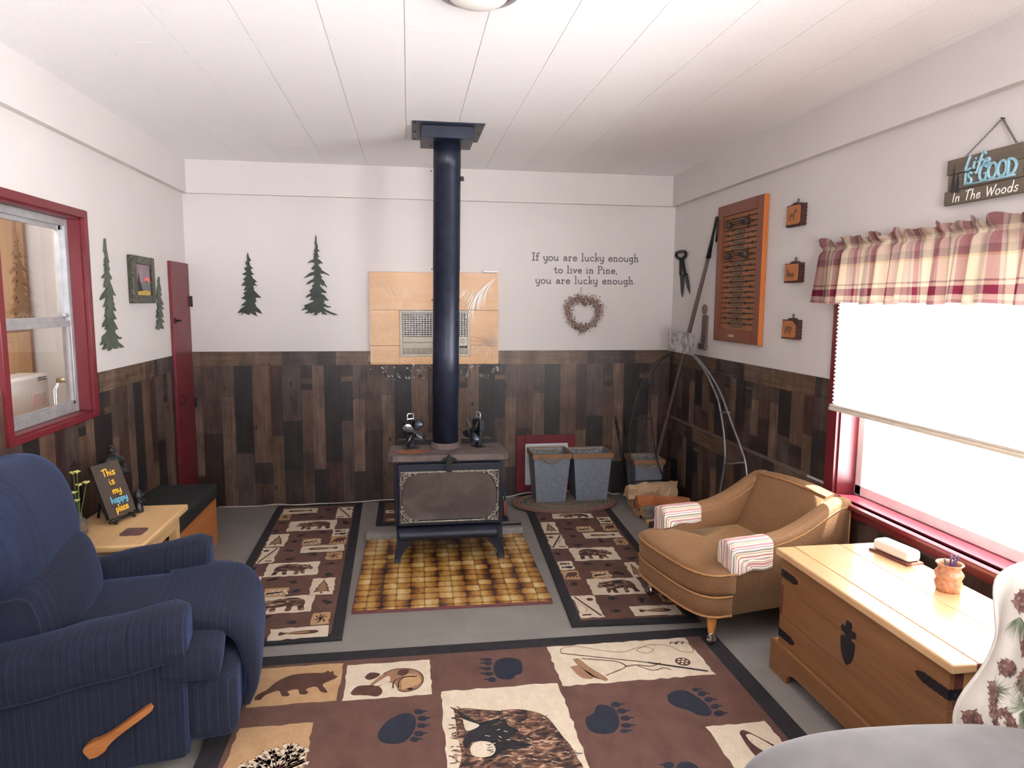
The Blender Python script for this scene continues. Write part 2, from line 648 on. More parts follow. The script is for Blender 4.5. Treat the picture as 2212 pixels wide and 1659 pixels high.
def plank_mat(name, axis):
    """printed barn-board: every plank keeps its own tone, grain runs along it"""
    g = N(name)
    a = g.n('ShaderNodeAttribute', attribute_name='tint')
    st = {'z': (70, 70, 3.0), 'x': (3.0, 70, 70), 'y': (70, 3.0, 70)}[axis]
    f = g.noise(st, det=5, dist=0.8)
    c = g.mix(1.0, a.outputs['Color'], g.ramp(f, [(0.25, (150, 140, 136)), (0.5, (215, 212, 210)), (0.8, (255, 250, 240))]), 'MULTIPLY')
    b2 = g.noise((9, 9, 5), det=4)
    c = g.mix(1.0, c, g.ramp(b2, [(0.3, (165, 158, 160)), (0.7, (255, 250, 240))]), 'MULTIPLY')
    v = g.n('ShaderNodeTexVoronoi')
    v.inputs['Scale'].default_value = 1.0
    g.l(g.mapping((9, 9, 5)), v.inputs['Vector'])
    c = g.mix(g.ramp(v.outputs['Distance'], [(0.05, (255, 255, 255)), (0.12, (0, 0, 0))]), c, (22, 16, 14))
    g.bump(f, 0.12, 0.002)
    return g.set(c, 0.46)


m_plank_v = plank_mat('barnboard_upright', 'z')
m_plank_hx = plank_mat('barnboard_level_x', 'x')
m_plank_hy = plank_mat('barnboard_level_y', 'y')
m_seam = M('panel_edge_dark', (34, 28, 26), None, 10, rough=0.6)

# one 1.22 m printed panel: columns (width, [(fraction of height from the top, tone), ...])
LT, TN, BR, DB, GY, DK, VD, DR, YT, BD = ((140, 119, 107), (124, 100, 87), (103, 82, 75), (74, 57, 54), (104, 91, 88),
                                         (74, 65, 65), (54, 51, 55), (80, 57, 56), (130, 109, 90), (60, 58, 68))
PANEL = [
    (.140, [(.475, BR), (1, DB)]),
    (.098, [(.218, GY), (1, LT)]),
    (.133, [(.62, VD), (1, GY)]),
    (.133, [(.69, TN), (.84, DK), (1, BR)]),
    (.091, [(.50, DR), (1, YT)]),
    (.144, [(.395, GY), (.75, VD), (1, DK)]),
    (.084, [(.09, DK), (.13, BR), (.172, VD), (.62, TN), (1, BR)]),
    (.091, [(.75, LT), (1, VD)]),
    (.130, [(.70, VD), (1, DR)]),
    (.088, [(.08, DK), (.114, YT), (.40, BD), (1, GY)]),
    (.088, [(.244, GY), (.772, LT), (1, DK)]),
]
BAND = [(.40, YT), (.044, LT), (.155, TN), (.06, DK), (.21, GY), (.14, DK), (.211, LT)]


def panelling(name, pl, x0, x1, z0, z1, phase, hmat, band=0.11, t=0.006, holes=()):
    """planks on wall plane pl between x0..x1; band = level boards along the top"""
    mb = MB()
    rnd = random.Random(name)

    def quad(a0, a1, b0, b1, tone, mi):
        segs = [(a0, a1, b0, b1)]
        for h in holes:
            nxt = []
            for s0, s1, r0, r1 in segs:
                if s1 <= h[0] or s0 >= h[1] or r1 <= h[2] or r0 >= h[3]:
                    nxt.append((s0, s1, r0, r1))
                    continue
                if s0 < h[0]:
                    nxt.append((s0, h[0], r0, r1))
                if s1 > h[1]:
                    nxt.append((h[1], s1, r0, r1))
                m0, m1 = max(s0, h[0]), min(s1, h[1])
                if r0 < h[2]:
                    nxt.append((m0, m1, r0, h[2]))
                if r1 > h[3]:
                    nxt.append((m0, m1, h[3], r1))
            segs = nxt
        j = 0.93 + 0.14 * rnd.random()
        col = tuple(min(255, v * j) for v in tone)
        for s0, s1, r0, r1 in segs:
            g = 0.0004
            P = [(s0 + g, r0 + g), (s1 - g, r0 + g), (s1 - g, r1 - g), (s0 + g, r1 - g)]
            mb.add([pl(a, b, t) for a, b in P], [(0, 1, 2, 3)], mi, False, col)
            Q = [(s0, r0), (s1, r0), (s1, r1), (s0, r1)]
            mb.add([pl(a, b, t - 0.0006) for a, b in Q] + [pl(a, b, 0) for a, b in Q],
                   [(0, 1, 2, 3), (0, 4, 5, 1), (1, 5, 6, 2), (2, 6, 7, 3), (3, 7, 4, 0)], 2, False)

    zb = z1 - band
    Hh = zb - z0
    x = x0 - (phase % 1.22)
    while x < x1:
        cx = x
        for w, segs in PANEL:
            a0, a1 = max(cx, x0), min(cx + w, x1)
            if a1 - a0 > 1e-4:
                top = 0.0
                for fr, tone in segs:
                    quad(a0, a1, zb - fr * Hh, zb - top * Hh, tone, 0)
                    top = fr
            cx += w
        cx = x
        for w, tone in BAND:
            a0, a1 = max(cx, x0), min(cx + w, x1)
            if a1 - a0 > 1e-4:
                quad(a0, a1, zb, z1, tone, 1)
            cx += w
        x += 1.22
    return mb.build(name, [m_plank_v, hmat, m_seam], None, ST(), recalc=False)


# ------------------------------------------------------------------ the room shell
MB().bx(-0.3, W + 0.3, YF - 0.1, 0.15, -0.1, 0.0).build('floor', m_floor, None, ST())

cb = MB()
cb.bx(-0.1, W + 0.16, YF - 0.1, 0.15, H + 0.008, H + 0.09)
xs = [1.3476 + 0.3005 * k for k in range(-5, 10)]
ys = [-0.3045 * k for k in range(0, 25)]
for i in range(len(xs) - 1):
    a, b = max(xs[i], 0), min(xs[i + 1], W)
    if b - a < 0.01:
        continue
    for j in range(len(ys) - 1):
        cb.bx(a + 0.0014, b - 0.0014, ys[j + 1] + 0.0005, ys[j] - 0.0005, H, H + 0.010)
cb.build('ceiling', m_ceil, None, ST())

MB().bx(-0.1, W + 0.16, 0, 0.15, 0, H + 0.05).build('wall_back', m_wall, None, ST())
LW0, LW1, LZ0, LZ1 = -2.435, -1.672, 1.022, 2.022          # left window opening (y, y, z, z)
mb = MB()
mb.bx(-LWT, 0, LW1, 0, 0, H + .05).bx(-LWT, 0, YF, LW0, 0, H + .05).bx(-LWT, 0, LW0, LW1, 0, LZ0).bx(-LWT, 0, LW0, LW1, LZ1, H + .05)
mb.build('wall_left', m_wall, None, ST())
RY0, RY1, RZ0, RZ1 = -4.30, -2.335, 0.625, 1.84            # right window opening
mb = MB()
mb.bx(W, W + RWT, RY1, 0, 0, H + .05).bx(W, W + RWT, -5.2, RY0, 0, H + .05).bx(W, W + RWT, RY0, RY1, 0, RZ0).bx(W, W + RWT, RY0, RY1, RZ1, H + .05)
mb.bx(W, W + RWT, YF, -6.7, 0, H + .05).bx(W, W + RWT, -6.7, -5.2, 0, 0.9).bx(W, W + RWT, -6.7, -5.2, 2.05, H + .05)
mb.build('wall_right', m_wall, None, ST())
mb = MB()
mb.bx(0, 1.2, YF - .12, YF, 0, H + .05).bx(2.3, W, YF - .12, YF, 0, H + .05).bx(1.2, 2.3, YF - .12, YF, 0, .85).bx(1.2, 2.3, YF - .12, YF, 2.0, H + .05)
mb.build('wall_front', m_wall, None, ST())

# boxed soffit round the top of the walls
MB().bx(SOF, W - SOF, -SOF, 0, SZ, H).build('trim_1', m_wall, None, ST())
MB().bx(0, SOF, YF, 0, SZ, H).build('trim_2', m_wall, None, ST())
MB().bx(W - SOF, W, YF, 0, SZ, H).build('trim_3', m_wall, None, ST())

# barn-board panelling
panelling('trim_4', BWP, 0.0, W, 0.0, WZ, 1.145, m_plank_hx, holes=[(1.35, 2.37, 1.115, 1.3), (2.53, 3.01, .04, .515)])
panelling('trim_5', LWP, YF, -0.405, 0.0, WZ, 0.27, m_plank_hy, holes=[(-2.47, -1.64, 1.0, 1.3)])
panelling('trim_6', RWP, 0.006, -YF, 0.672, WZ, 0.93, m_plank_hy, holes=[(2.255, 4.38, .56, 1.3), (5.2, 6.7, .9, 1.3)])
panelling('trim_7', RWP, 0.006, -YF, 0.0, 0.655, 0.50, m_plank_hy, holes=[(2.255, 4.38, .56, .7)])
m_strip = M('brown_joint_strip', (96, 80, 70), (120, 104, 92), 12, rough=0.4)
mb = MB()
mb.bx(W - 0.012, W, -2.07, -0.01, 0.668, 0.674).bx(W - 0.012, W, -2.02, -0.01, 0.654, 0.659).bx(W - .006, W, -2.07, -.01, .655, .672)
mb.bx(W - 0.012, W, -2.075, -2.065, .655, .674)
mb.build('trim_8', m_strip, None, ST())

# narrow red board door in the left back corner
dr = MB().bx(0, 0.022, -0.402, -0.012, 0.0, 1.88, 0, 0.002).build('door_1', m_red, None, ST())
m_black = M('black_iron', (24, 24, 26), (36, 36, 38), 30, rough=0.45, metal=0.4, bump=0.05)
mb = MB()
mb.bx(0.022, 0.030, -0.385, -0.345, 1.445, 1.485, 0, .003).cyl((0.03, -.365, 1.465), (0.055, -.365, 1.465), .006).cyl((.055, -.385, 1.465), (.055, -.335, 1.465), .007)
mb.build('door_handle', m_black, dr)
mb = MB()
mb.bx(0.020, 0.036, -0.022, -0.002, 1.565, 1.635, 0, .003)
mb.cyl((0.034, -0.012, 1.56), (0.034, -0.012, 1.64), .007)
mb.build('hinge', m_black, dr)
mb = MB()
mb.bx(0.020, 0.036, -0.022, -0.002, 0.80, 0.87, 0, .003).cyl((0.034, -0.012, .795), (0.034, -0.012, .875), .007)
mb.build('hinge', m_black, dr)
mb = MB()
mb.tube(spline([(.03, -.33, .93), (.045, -.315, .91), (.05, -.31, .88), (.04, -.315, .86)]), .004)
mb.tube(spline([(.03, -.35, .87), (.045, -.34, .865), (.05, -.32, .875)]), .004)
mb.build('door_hook', m_black, dr)

# ------------------------------------------------------------------ left window, looking through to the next room
m_alu = M('aluminium_frame', (176, 178, 182), (196, 198, 202), 14, rough=0.38, metal=0.55)
m_glassg = N('window_glass')
gl = m_glassg
tr = gl.n('ShaderNodeBsdfTransparent')
tr.inputs[0].default_value = (0.94, 0.95, 0.95, 1)
gs = gl.n('ShaderNodeBsdfGlossy')
gs.inputs['Roughness'].default_value = 0.02
fr = gl.n('ShaderNodeLayerWeight')
mx = gl.n('ShaderNodeMixShader')
gl.l(gl.math('ADD', gl.math('MULTIPLY', gl.math('POWER', fr.outputs['Facing'], 4.0), 0.5), 0.03), mx.inputs[0])
gl.l(tr.outputs[0], mx.inputs[1])
gl.l(gs.outputs[0], mx.inputs[2])
gl.l(mx.outputs[0], gl.out.inputs['Surface'])
m_glass = gl.mat

mb = MB()
for a0, a1, b0, b1 in ((-2.475, LW0 + .002, .996, 2.060), (LW1 - .002, -1.632, .996, 2.060), (LW0, LW1, .996, LZ0 + .002), (LW0, LW1, LZ1 - .002, 2.060)):
    mb.bx(0.0, 0.022, a0, a1, b0, b1, 0, .002, 1)
mb.bx(-LWT, 0.001, LW1 - 0.012, LW1, LZ0, LZ1).bx(-LWT, .001, LW0, LW0 + .012, LZ0, LZ1).bx(-LWT, .001, LW0, LW1, LZ0, LZ0 + .010).bx(-LWT, .001, LW0, LW1, LZ1 - .012, LZ1)
w1 = mb.build('window_1', m_red, None, ST())
a0, a1, b0, b1 = LW0 + .012, LW1 - .012, LZ0 + .010, LZ1 - .012
mb = MB()
f = .03
mb.bx(-.10, -.055, a0, a0 + f, b0, b1, 0, .002).bx(-.10, -.055, a1 - f, a1, b0, b1, 0, .002).bx(-.10, -.055, a0 + f, a1 - f, b0, b0 + .045, 0, .002).bx(-.10, -.055, a0 + f, a1 - f, b1 - .035, b1, 0, .002)
mb.build('window_frame', m_alu, w1)
zm = 1.502
mb = MB()      # upper sash
mb.bx(-.095, -.075, a0 + f, a0 + f + .025, zm, b1 - .035).bx(-.095, -.075, a1 - f - .022, a1 - f, zm, b1 - .035).bx(-.095, -.065, a0 + f, a1 - f, zm - .015, zm + .02, 0, .002).bx(-.095, -.075, a0 + f, a1 - f, b1 - .055, b1 - .035)
mb.bx(-.07, -.05, a1 - .09, a1 - .055, zm + .02, zm + .035, 0, .003)
mb.build('upper_sash', m_alu, w1)
mb = MB()      # lower sash
mb.bx(-.075, -.058, a0 + f, a0 + f + .02, b0 + .045, zm).bx(-.075, -.058, a1 - f - .018, a1 - f, b0 + .045, zm).bx(-.075, -.055, a0 + f, a1 - f, zm - .03, zm - .005, 0, .002).bx(-.075, -.058, a0 + f, a1 - f, b0 + .045, b0 + .06)
mb.build('lower_sash', m_alu, w1)
MB().bx(-.086, -.084, a0 + f, a1 - f, zm, b1 - .05).build('pane', m_glass, w1)
MB().bx(-.067, -.065, a0 + f, a1 - f, b0 + .055, zm - .02).build('pane', m_glass, w1)

# the room beyond
m_pine_wall = WOOD('honey_pine', (196, 150, 98), (214, 170, 118), 'z', 2.5, 0.45, (120, 74, 44), 3.0)
m_pine_dark = WOOD('honey_pine_edge', (150, 96, 62), (172, 116, 78), 'z', 2.5, 0.45)
m_pale = M('pale_blue_white_paint', (206, 212, 222), (216, 222, 230), 3, rough=0.5)
MB().bx(-2.7, -LWT, -3.6, 0.9, -0.1, 0.0).build('floor_kitchen', m_floor, None, ST())
MB().bx(-2.7, -LWT, -3.6, 0.9, 2.5, 2.6).build('ceiling_kitchen', m_ceil, None, ST())
mb = MB()
mb.bx(-2.8, -2.7, -3.6, 0.9, 0, 2.6).bx(-2.8, -LWT, 0.9, 1.0, 0, 2.6).bx(-2.8, -LWT, -3.7, -3.6, 0, 2.6)
mb.build('wall_kitchen', m_pale, None, ST())
kt = thing('pine_cupboard', 'tall honey pine cupboard seen through the aluminium sash window', 'cupboard', (-.72, -1.75, 0))
MB().bx(-1.0, -.56, -2.6, -1.06, 0, 2.4, 0, .004).build('body', m_pine_dark, kt)
mb = MB().bx(-.56, -.545, -2.5, -1.12, 1.46, 2.35, 0, .004)
d1 = mb.build('door', m_pine_wall, kt)
mb = MB().bx(-.56, -.545, -2.5, -1.12, 1.12, 1.42, 0, .004).bx(-.545, -.538, -2.4, -1.22, 1.17, 1.37, 0, .006)
mb.build('door', m_pine_wall, kt)
m_tanfig = M('tan_tree_reflection', (150, 110, 68), (164, 122, 78), 10, rough=0.5)
TREE2 = [(318,200),(328,240),(330,300),(332,345),(352,385),(350,410),(345,430),(390,478),(350,470),(345,490),(350,525),(382,572),(345,565),(350,590),(400,630),(438,678),(395,668),(378,685),(355,670),(362,705),(400,745),(410,775),(470,815),(545,860),(535,870),(480,848),(430,835),(420,845),(388,830),(395,860),(428,908),(400,905),(420,930),(465,970),(455,985),(505,1055),(490,1060),(440,1020),(430,1045),(385,1000),(390,1040),(430,1085),(495,1140),(490,1155),(410,1150),(400,1160),(460,1190),(500,1245),(535,1275),(500,1280),(440,1265),(470,1290),(445,1310),(510,1365),(565,1370),(555,1390),(490,1390),(470,1380),(440,1385),(480,1420),(560,1460),(640,1490),(685,1512),(620,1515),(560,1495),(500,1470),(440,1440),(505,1505),(480,1510),(440,1495),(430,1510),(400,1455),(370,1480),(345,1490),(330,1518),(300,1512),(270,1522),(300,1480),(290,1470),(230,1488),(220,1475),(125,1492),(200,1440),(150,1422),(70,1440),(140,1390),(130,1350),(190,1330),(280,1290),(270,1265),(205,1272),(250,1220),(225,1205),(150,1235),(175,1190),(240,1150),(210,1120),(270,1065),(250,1045),(295,990),(265,975),(210,1005),(155,1015),(200,965),(280,920),(295,885),(285,860),(200,885),(115,915),(170,870),(220,825),(290,805),(295,765),(270,780),(240,755),(300,690),(295,660),(235,655),(180,672),(225,625),(285,600),(280,565),(295,545),(275,525),(300,490),(285,465),(305,430),(310,385),(300,350),(292,335),(305,320),(310,250)]
TREE2 = TREE2[::-1]
cp = plane((-.545, -1.20, 1.49), (0, 1, 0), (0, 0, 1))
o = MB().prism([((x - 330) / 1322 * .56, (1520 - y) / 1322 * .56) for x, y in TREE2], cp, .008).build('tree_reflection', m_tanfig, kt)  # tree reflected in the sash glass, built as a flat tan shape
MB().bx(-1.0, -.30, -1.05, -.98, 0, 2.4, 0, .003).build('trim_9', M('kitchen_trim_white', (226, 226, 224), (236, 236, 234), 4, rough=.4), None, ST())
ct = thing('kitchen_counter', 'pine counter under the cupboard seen through the aluminium sash window', 'counter', (-.35, -1.8, 0))
MB().bx(-.53, -.16, -2.6, -1.06, .94, .98, 0, .004).build('worktop', m_pine_wall, ct)
MB().bx(-.53, -.2, -2.6, -1.06, 0, .94).build('body', m_pine_dark, ct)
m_appl = M('white_appliance_plastic', (226, 224, 222), (234, 232, 230), 6, rough=.35)
ap = thing('bread_machine', 'white kitchen appliance on the counter behind the sash window', 'appliance', (-.42, -1.55, .98))
MB().bx(-.52, -.36, -1.90, -1.33, .98, 1.20, 0, .02, 3).build('body', m_appl, ap)
mb = MB()
for k in range(2):
    mb.bx(-.36, -.357, -1.45 + k * .05, -1.415 + k * .05, 1.165, 1.170).bx(-.36, -.357, -1.45 + k * .05, -1.415 + k * .05, 1.178, 1.183)
mb.build('vent', m_black, ap)
MB().bx(-.361, -.356, -1.52, -1.39, 1.03, 1.10, 0, .002).build('panel', M('pink_panel', (222, 196, 204), (226, 202, 210), 6, rough=.4), ap)
jr = thing('glass_jar', 'clear glass jar with a metal lid behind the sash window', 'jar', (-.28, -1.33, .98))
m_jar = N('clear_jar_glass').set((235, 240, 240), 0.03, 0.0, Transmission_Weight=0.9, IOR=1.3, Alpha=0.55)
MB().lathe([(.045, 0), (.055, .01), (.056, .12), (.04, .15), (.038, .17)], (-.28, -1.33, .98)).build('jar_body', m_jar, jr)
MB().lathe([(.041, .165), (.041, .185), (.036, .19)], (-.28, -1.33, .98)).build('lid', M('jar_lid', (190, 180, 150), None, 10, rough=.3, metal=.8), jr)
kl = bpy.data.lights.new('kitchen_fill_light', 'AREA')  # added unseen fill light, brightens the view through the sash window
kl.energy, kl.size = 24, .5
ko = bpy.data.objects.new('kitchen_fill_light', kl)
COL.objects.link(ko)
ko.location = (-.36, -2.5, 2.45)
ko.rotation_euler = Vector((-.1, .6, -.7)).to_track_quat('-Z', 'Y').to_euler()

# ------------------------------------------------------------------ right window
mb = MB()
cy0, cy1, cz0, cz1 = -4.375, -2.258, 0.560, 1.905
for a0, a1, b0, b1 in ((cy0, RY0, cz0, cz1), (RY1, cy1, cz0, cz1), (RY0, RY1, cz0, RZ0), (RY0, RY1, RZ1, cz1)):
    mb.bx(W - 0.020, W, a0, a1, b0, b1, 0, .002, 1)
mb.bx(W - .05, W + .06, RY0 - .03, RY1 + .03, RZ0 - .02, RZ0, 0, .004)
for a0, a1, b0, b1 in ((RY0, RY0 + .012, RZ0, RZ1), (RY1 - .012, RY1, RZ0, RZ1), (RY0, RY1, RZ0, RZ0 + .008), (RY0, RY1, RZ1 - .012, RZ1)):
    mb.bx(W - .001, W + RWT, a0, a1, b0, b1)
w2 = mb.build('window_2', m_red, None, ST())
mb = MB()
for a0, a1, b0, b1 in ((RY0 + .012, RY0 + .06, RZ0, RZ1), (RY1 - .06, RY1 - .012, RZ0, RZ1), (RY0, RY1, RZ0 + .008, RZ0 + .06), (RY0, RY1, RZ1 - .05, RZ1 - .012), (RY0, RY1, 1.22, 1.27)):
    mb.bx(W + .10, W + .15, a0, a1, b0, b1, 0, .003)
mb.build('window_frame', m_pinkfill, w2)
MB().bx(W + .124, W + .127, RY0 + .06, RY1 - .06, RZ0 + .06, RZ1 - .05).build('pane', m_glass, w2)
portal('daylight_1', (W + RWT + .02, (RY0 + RY1) / 2, (RZ0 + RZ1) / 2), (-1, 0, 0), 1.98, 1.30)
portal('daylight_2', (W + RWT + .02, -5.95, 1.475), (-1, 0, 0), 1.5, 1.15)
portal('daylight_3', (1.75, YF - .14, 1.425), (0, 1, 0), 1.1, 1.15)
mb = MB()
for a0, a1, b0, b1 in ((-6.78, -6.7, .82, 2.13), (-5.2, -5.12, .82, 2.13), (-6.7, -5.2, .82, .9), (-6.7, -5.2, 2.05, 2.13)):
    mb.bx(W - .02, W, a0, a1, b0, b1)
mb.build('added_window_3', m_red, None, ST())  # unseen window added behind the camera to bring in more daylight
mb = MB()
for a0, a1, b0, b1 in ((1.12, 1.2, .77, 2.08), (2.3, 2.38, .77, 2.08), (1.2, 2.3, .77, .85), (1.2, 2.3, 2.0, 2.08)):
    mb.bx(a0, a1, YF, YF + .02, b0, b1)
mb.build('added_window_4', m_red, None, ST())  # unseen front window, added and sized for the light it gives

# ------------------------------------------------------------------ things on the walls
def rq(px, py, d=0.0):
    p = at(px, py, x=W - d)
    return -p.y, p.z


def bq(px, py, d=0.0):
    p = at(px, py, y=-d)
    return p.x, p.z


def lq(px, py, d=0.0):
    p = at(px, py, x=d)
    return p.y, p.z


def crop(pts, ox, oy, s):
    return [(ox + x / s, oy + y / s) for x, y in pts]


def tree_mat(name, a, b):
    g = N(name)
    f = g.noise((9, 9, 9), det=3)
    c = g.ramp(f, [(0.35, a), (0.65, b)])
    return g.set(c, 0.5, 0.3)


m_tree_back = tree_mat('dark_green_patina', (34, 44, 40), (52, 62, 52))
m_tree_left = tree_mat('grey_green_patina', (70, 82, 68), (94, 104, 88))
T1 = [(112,208),(120,240),(135,265),(122,270),(128,300),(150,320),(130,322),(140,345),(158,362),(135,362),(145,385),(165,400),(178,412),(158,415),(165,428),(182,440),(150,435),(155,470),(185,500),(208,522),(175,520),(165,525),(172,545),(160,555),(170,580),(195,605),(212,632),(180,622),(160,612),(178,650),(150,635),(130,625),(120,640),(100,632),(85,625),(65,642),(75,620),(40,628),(65,595),(95,575),(62,575),(95,550),(100,535),(65,525),(95,505),(80,490),(105,470),(82,470),(100,440),(65,435),(95,405),(80,395),(105,370),(70,358),(105,340),(85,318),(110,305),(95,282),(108,262),(105,235)][::-1]
T3 = [(162,88),(172,100),(178,180),(185,240),(200,310),(205,350),(222,398),(205,395),(210,440),(228,495),(212,490),(215,530),(240,570),(252,612),(230,615),(225,640),(245,690),(270,760),(302,825),(265,800),(260,830),(270,870),(265,890),(290,940),(275,945),(310,1020),(280,1018),(265,1020),(285,1070),(312,1125),(280,1125),(270,1140),(300,1190),(332,1255),(300,1250),(290,1290),(320,1330),(350,1355),(380,1352),(365,1380),(330,1378),(310,1370),(340,1420),(412,1478),(370,1490),(310,1460),(330,1502),(290,1500),(260,1490),(240,1520),(212,1530),(225,1480),(170,1510),(135,1512),(180,1440),(110,1455),(140,1400),(135,1350),(200,1290),(205,1250),(170,1258),(195,1200),(140,1225),(150,1180),(190,1110),(165,1090),(185,1040),(180,1000),(200,960),(150,970),(180,900),(195,830),(105,880),(140,800),(180,750),(195,720),(160,715),(165,660),(185,600),(130,600),(150,560),(180,530),(165,490),(180,450),(155,440),(175,395),(160,375),(178,330),(170,270),(155,250),(160,170)][::-1]
T4 = [(855,580),(862,600),(862,660),(885,760),(872,762),(890,825),(870,825),(885,870),(915,940),(880,935),(920,998),(885,998),(915,1100),(880,1095),(928,1165),(890,1165),(918,1248),(890,1240),(868,1230),(852,1262),(840,1240),(820,1245),(842,1170),(828,1160),(855,1105),(820,1105),(845,1040),(830,1030),(850,970),(835,940),(850,870),(820,850),(838,790),(835,760),(850,690),(845,630)][::-1]


def wall_tree(pts, ox, oy, s, q, pl, m, label):
    poly = [q(x, y, .012) for x, y in crop(pts, ox, oy, s)]
    mb = MB()
    mb.prism(poly, pl, 0.006, 0, None, 0.006)
    cx = sum(p[0] for p in poly) / len(poly)
    z0, z1 = min(p[1] for p in poly), max(p[1] for p in poly)
    for z in (z0 + .25 * (z1 - z0), z0 + .5 * (z1 - z0)):
        mb.cyl(pl(poly[-1][0], z, 0.0), pl(poly[-1][0], z, 0.007), 0.006, n=8)
    mb.build('tree_wall_plaque', m, None, LB(label, 'wall decoration', 'metal pine tree cutouts on the walls'))


wall_tree(TREE2, 640, 480, 7.54, bq, BWP, m_tree_back, 'taller dark green pine cutout on the back wall, nearest the stove pipe')
wall_tree(T1, 500, 480, 3.19, bq, BWP, m_tree_back, 'shorter dark green pine cutout on the back wall, nearest the red board door')
wall_tree(T3, 200, 500, 5.927, lq, LWP, m_tree_left, 'tall slim grey green pine cutout between the red window and the framed picture')
wall_tree(T4, 200, 500, 5.927, lq, LWP, m_tree_left, 'small slim grey green pine cutout between framed picture and red board door')

# framed picture
fy0, fy1, fz0, fz1 = -1.105, -.745, 1.588, 1.875
pic = thing('framed_picture', 'small framed sunset landscape in a dark marbled frame on the left wall', 'picture', (0, (fy0 + fy1) / 2, fz0))
g = N('dark_marbled_frame')
v = g.noise((40, 14, 40), det=6, dist=2.5)
m_marb = g.set(g.ramp(v, [(0.30, (30, 34, 28)), (0.56, (44, 46, 38)), (0.60, (120, 120, 84)), (0.64, (40, 42, 36))]), 0.35)
mb = MB()
b = .062
for a0, a1, c0, c1 in ((fy0, fy0 + b, fz0, fz1), (fy1 - b, fy1, fz0, fz1), (fy0 + b, fy1 - b, fz0, fz0 + b * .8), (fy0 + b, fy1 - b, fz1 - b * .8, fz1)):
    mb.bx(0.002, 0.034, a0, a1, c0, c1, 0, .004)
mb.build('frame', m_marb, pic)
ap_ = plane((0.020, fy0 + b, fz0 + b * .8), (0, 1, 0), (0, 0, 1))
pw, ph = fy1 - fy0 - 2 * b, fz1 - fz0 - 1.6 * b
mb = MB()
mb.prism([(0, 0), (pw, 0), (pw, ph), (0, ph)], ap_, .002, 0)
mb.prism([(0, 0), (pw, 0), (pw, ph * .13), (pw * .6, ph * .17), (0, ph * .1)], ap_, .001, 1, None, .002)
mb.prism([(pw * .3, ph * .15), (pw, ph * .13), (pw, ph * .42), (pw * .75, ph * .5), (pw * .5, ph * .4)], ap_, .0008, 2, None, .002)
mb.prism([(pw * .6, ph * .46), (pw * .98, ph * .40), (pw * .98, ph * .55), (pw * .8, ph * .62), (pw * .66, ph * .56)], ap_, .0004, 3, None, .002)
mb.prism([(pw * .02, ph * .12), (pw * .5, ph * .15), (pw * .34, ph * .3), (pw * .42, ph * .32), (pw * .3, ph * .45), (pw * .22, ph * .72), (pw * .14, ph * .45), (pw * .02, ph * .35)], ap_, .0012, 4, None, .002)
mb.build('picture_panel', [M('dusk_sky', (128, 112, 122), (168, 140, 148), 12), M('picture_ground', (168, 140, 62), (196, 168, 84), 20), M('picture_hill', (92, 100, 100), (116, 122, 122), 20),
                           M('picture_sunset', (226, 92, 92), (238, 122, 110), 20), M('picture_spruce', (34, 34, 32), (56, 44, 44), 30)], pic)

# wall lettering
m_let = M('charcoal_vinyl', (94, 91, 98), (106, 103, 110), 40, rough=.6)
wl = thing('wall_lettering', 'charcoal lettering about living in Pine on the back wall above the heart wreath', 'wall lettering', (3.07, 0, 1.75))
for txt, l, r, hpx in (('If you are lucky enough', (1149.5, 562), (1380, 565.5), 16.6), ('to live in Pine,', (1197, 589.5), (1334, 591), 15.5), ('you are lucky enough.', (1157, 612), (1373.5, 614), 16.0)):
    x0, z0 = bq(*l)
    x1, z1 = bq(*r)
    cap = bq(l[0], l[1] - hpx)[1] - z0
    words(wl, 'word', m_let, txt, BWP, x0, z0, cap, 0.0043, '', 0.0012, .06, x1 - x0, .0003, (z1 - z0) / (x1 - x0))

# heart wreath
wx, wz = bq(1257.5, 679)
wr = thing('heart_wreath', 'dried twig heart shaped wreath hanging on the back wall', 'wreath', (wx, 0, wz - .15))
rnd = random.Random(5)


def heart(t, s):
    x = 16 * math.sin(t) ** 3
    y = max(-12.5, 13 * math.cos(t) - 5 * math.cos(2 * t) - 2 * math.cos(3 * t) - math.cos(4 * t))
    r = Vector((x, y + 2)) / 17 * s
    ang = math.atan2(r.y, r.x)
    circ = Vector((math.cos(ang), math.sin(ang))) * s * .86
    q = r * .42 + circ * .58
    a = -.12
    return Vector((q.x * math.cos(a) - q.y * math.sin(a), q.x * math.sin(a) + q.y * math.cos(a)))


m_twig = M('dried_twig', (140, 120, 112), (180, 158, 146), 60, rough=.8)
m_twig2 = M('dried_dark_bud', (92, 66, 66), (120, 90, 86), 60, rough=.8)
m_twig3 = M('dried_pale_bud', (176, 158, 142), (200, 184, 168), 60, rough=.8)
mb = MB()
for k in range(5):
    mb.tube([(wx + h.x, -.022 - .01 * (k % 2), wz + h.y) for h in (heart(2 * PI * i / 60, .136 + .007 * k) for i in range(60))], .006, 6, 0, False, True)
mb.build('twig_ring', m_twig, wr)
mb = MB()
for k in range(2100):
    t = rnd.random() * 2 * PI
    h = heart(t, .150 + rnd.gauss(0, .021))
    p = Vector((wx + h.x, -.012 - rnd.random() * .045, wz + h.y))
    d = Vector((rnd.gauss(0, 1), -abs(rnd.gauss(0, .7)), rnd.gauss(0, 1))).normalized()
    if rnd.random() < .12:
        p += Vector((h.x, 0, h.y)).normalized() * rnd.random() * .035
    L = .007 + rnd.random() * .011
    a = d.orthogonal().normalized() * L * .42
    q = p + d * L
    mb.add([p, p + d * L * .5 + a, q, p + d * L * .5 - a, p + d * L * .5 + d.cross(a) * .8], [(0, 1, 4), (1, 2, 4), (2, 3, 4), (3, 0, 4)], rnd.choice((0, 0, 1, 1, 2, 2)), False)
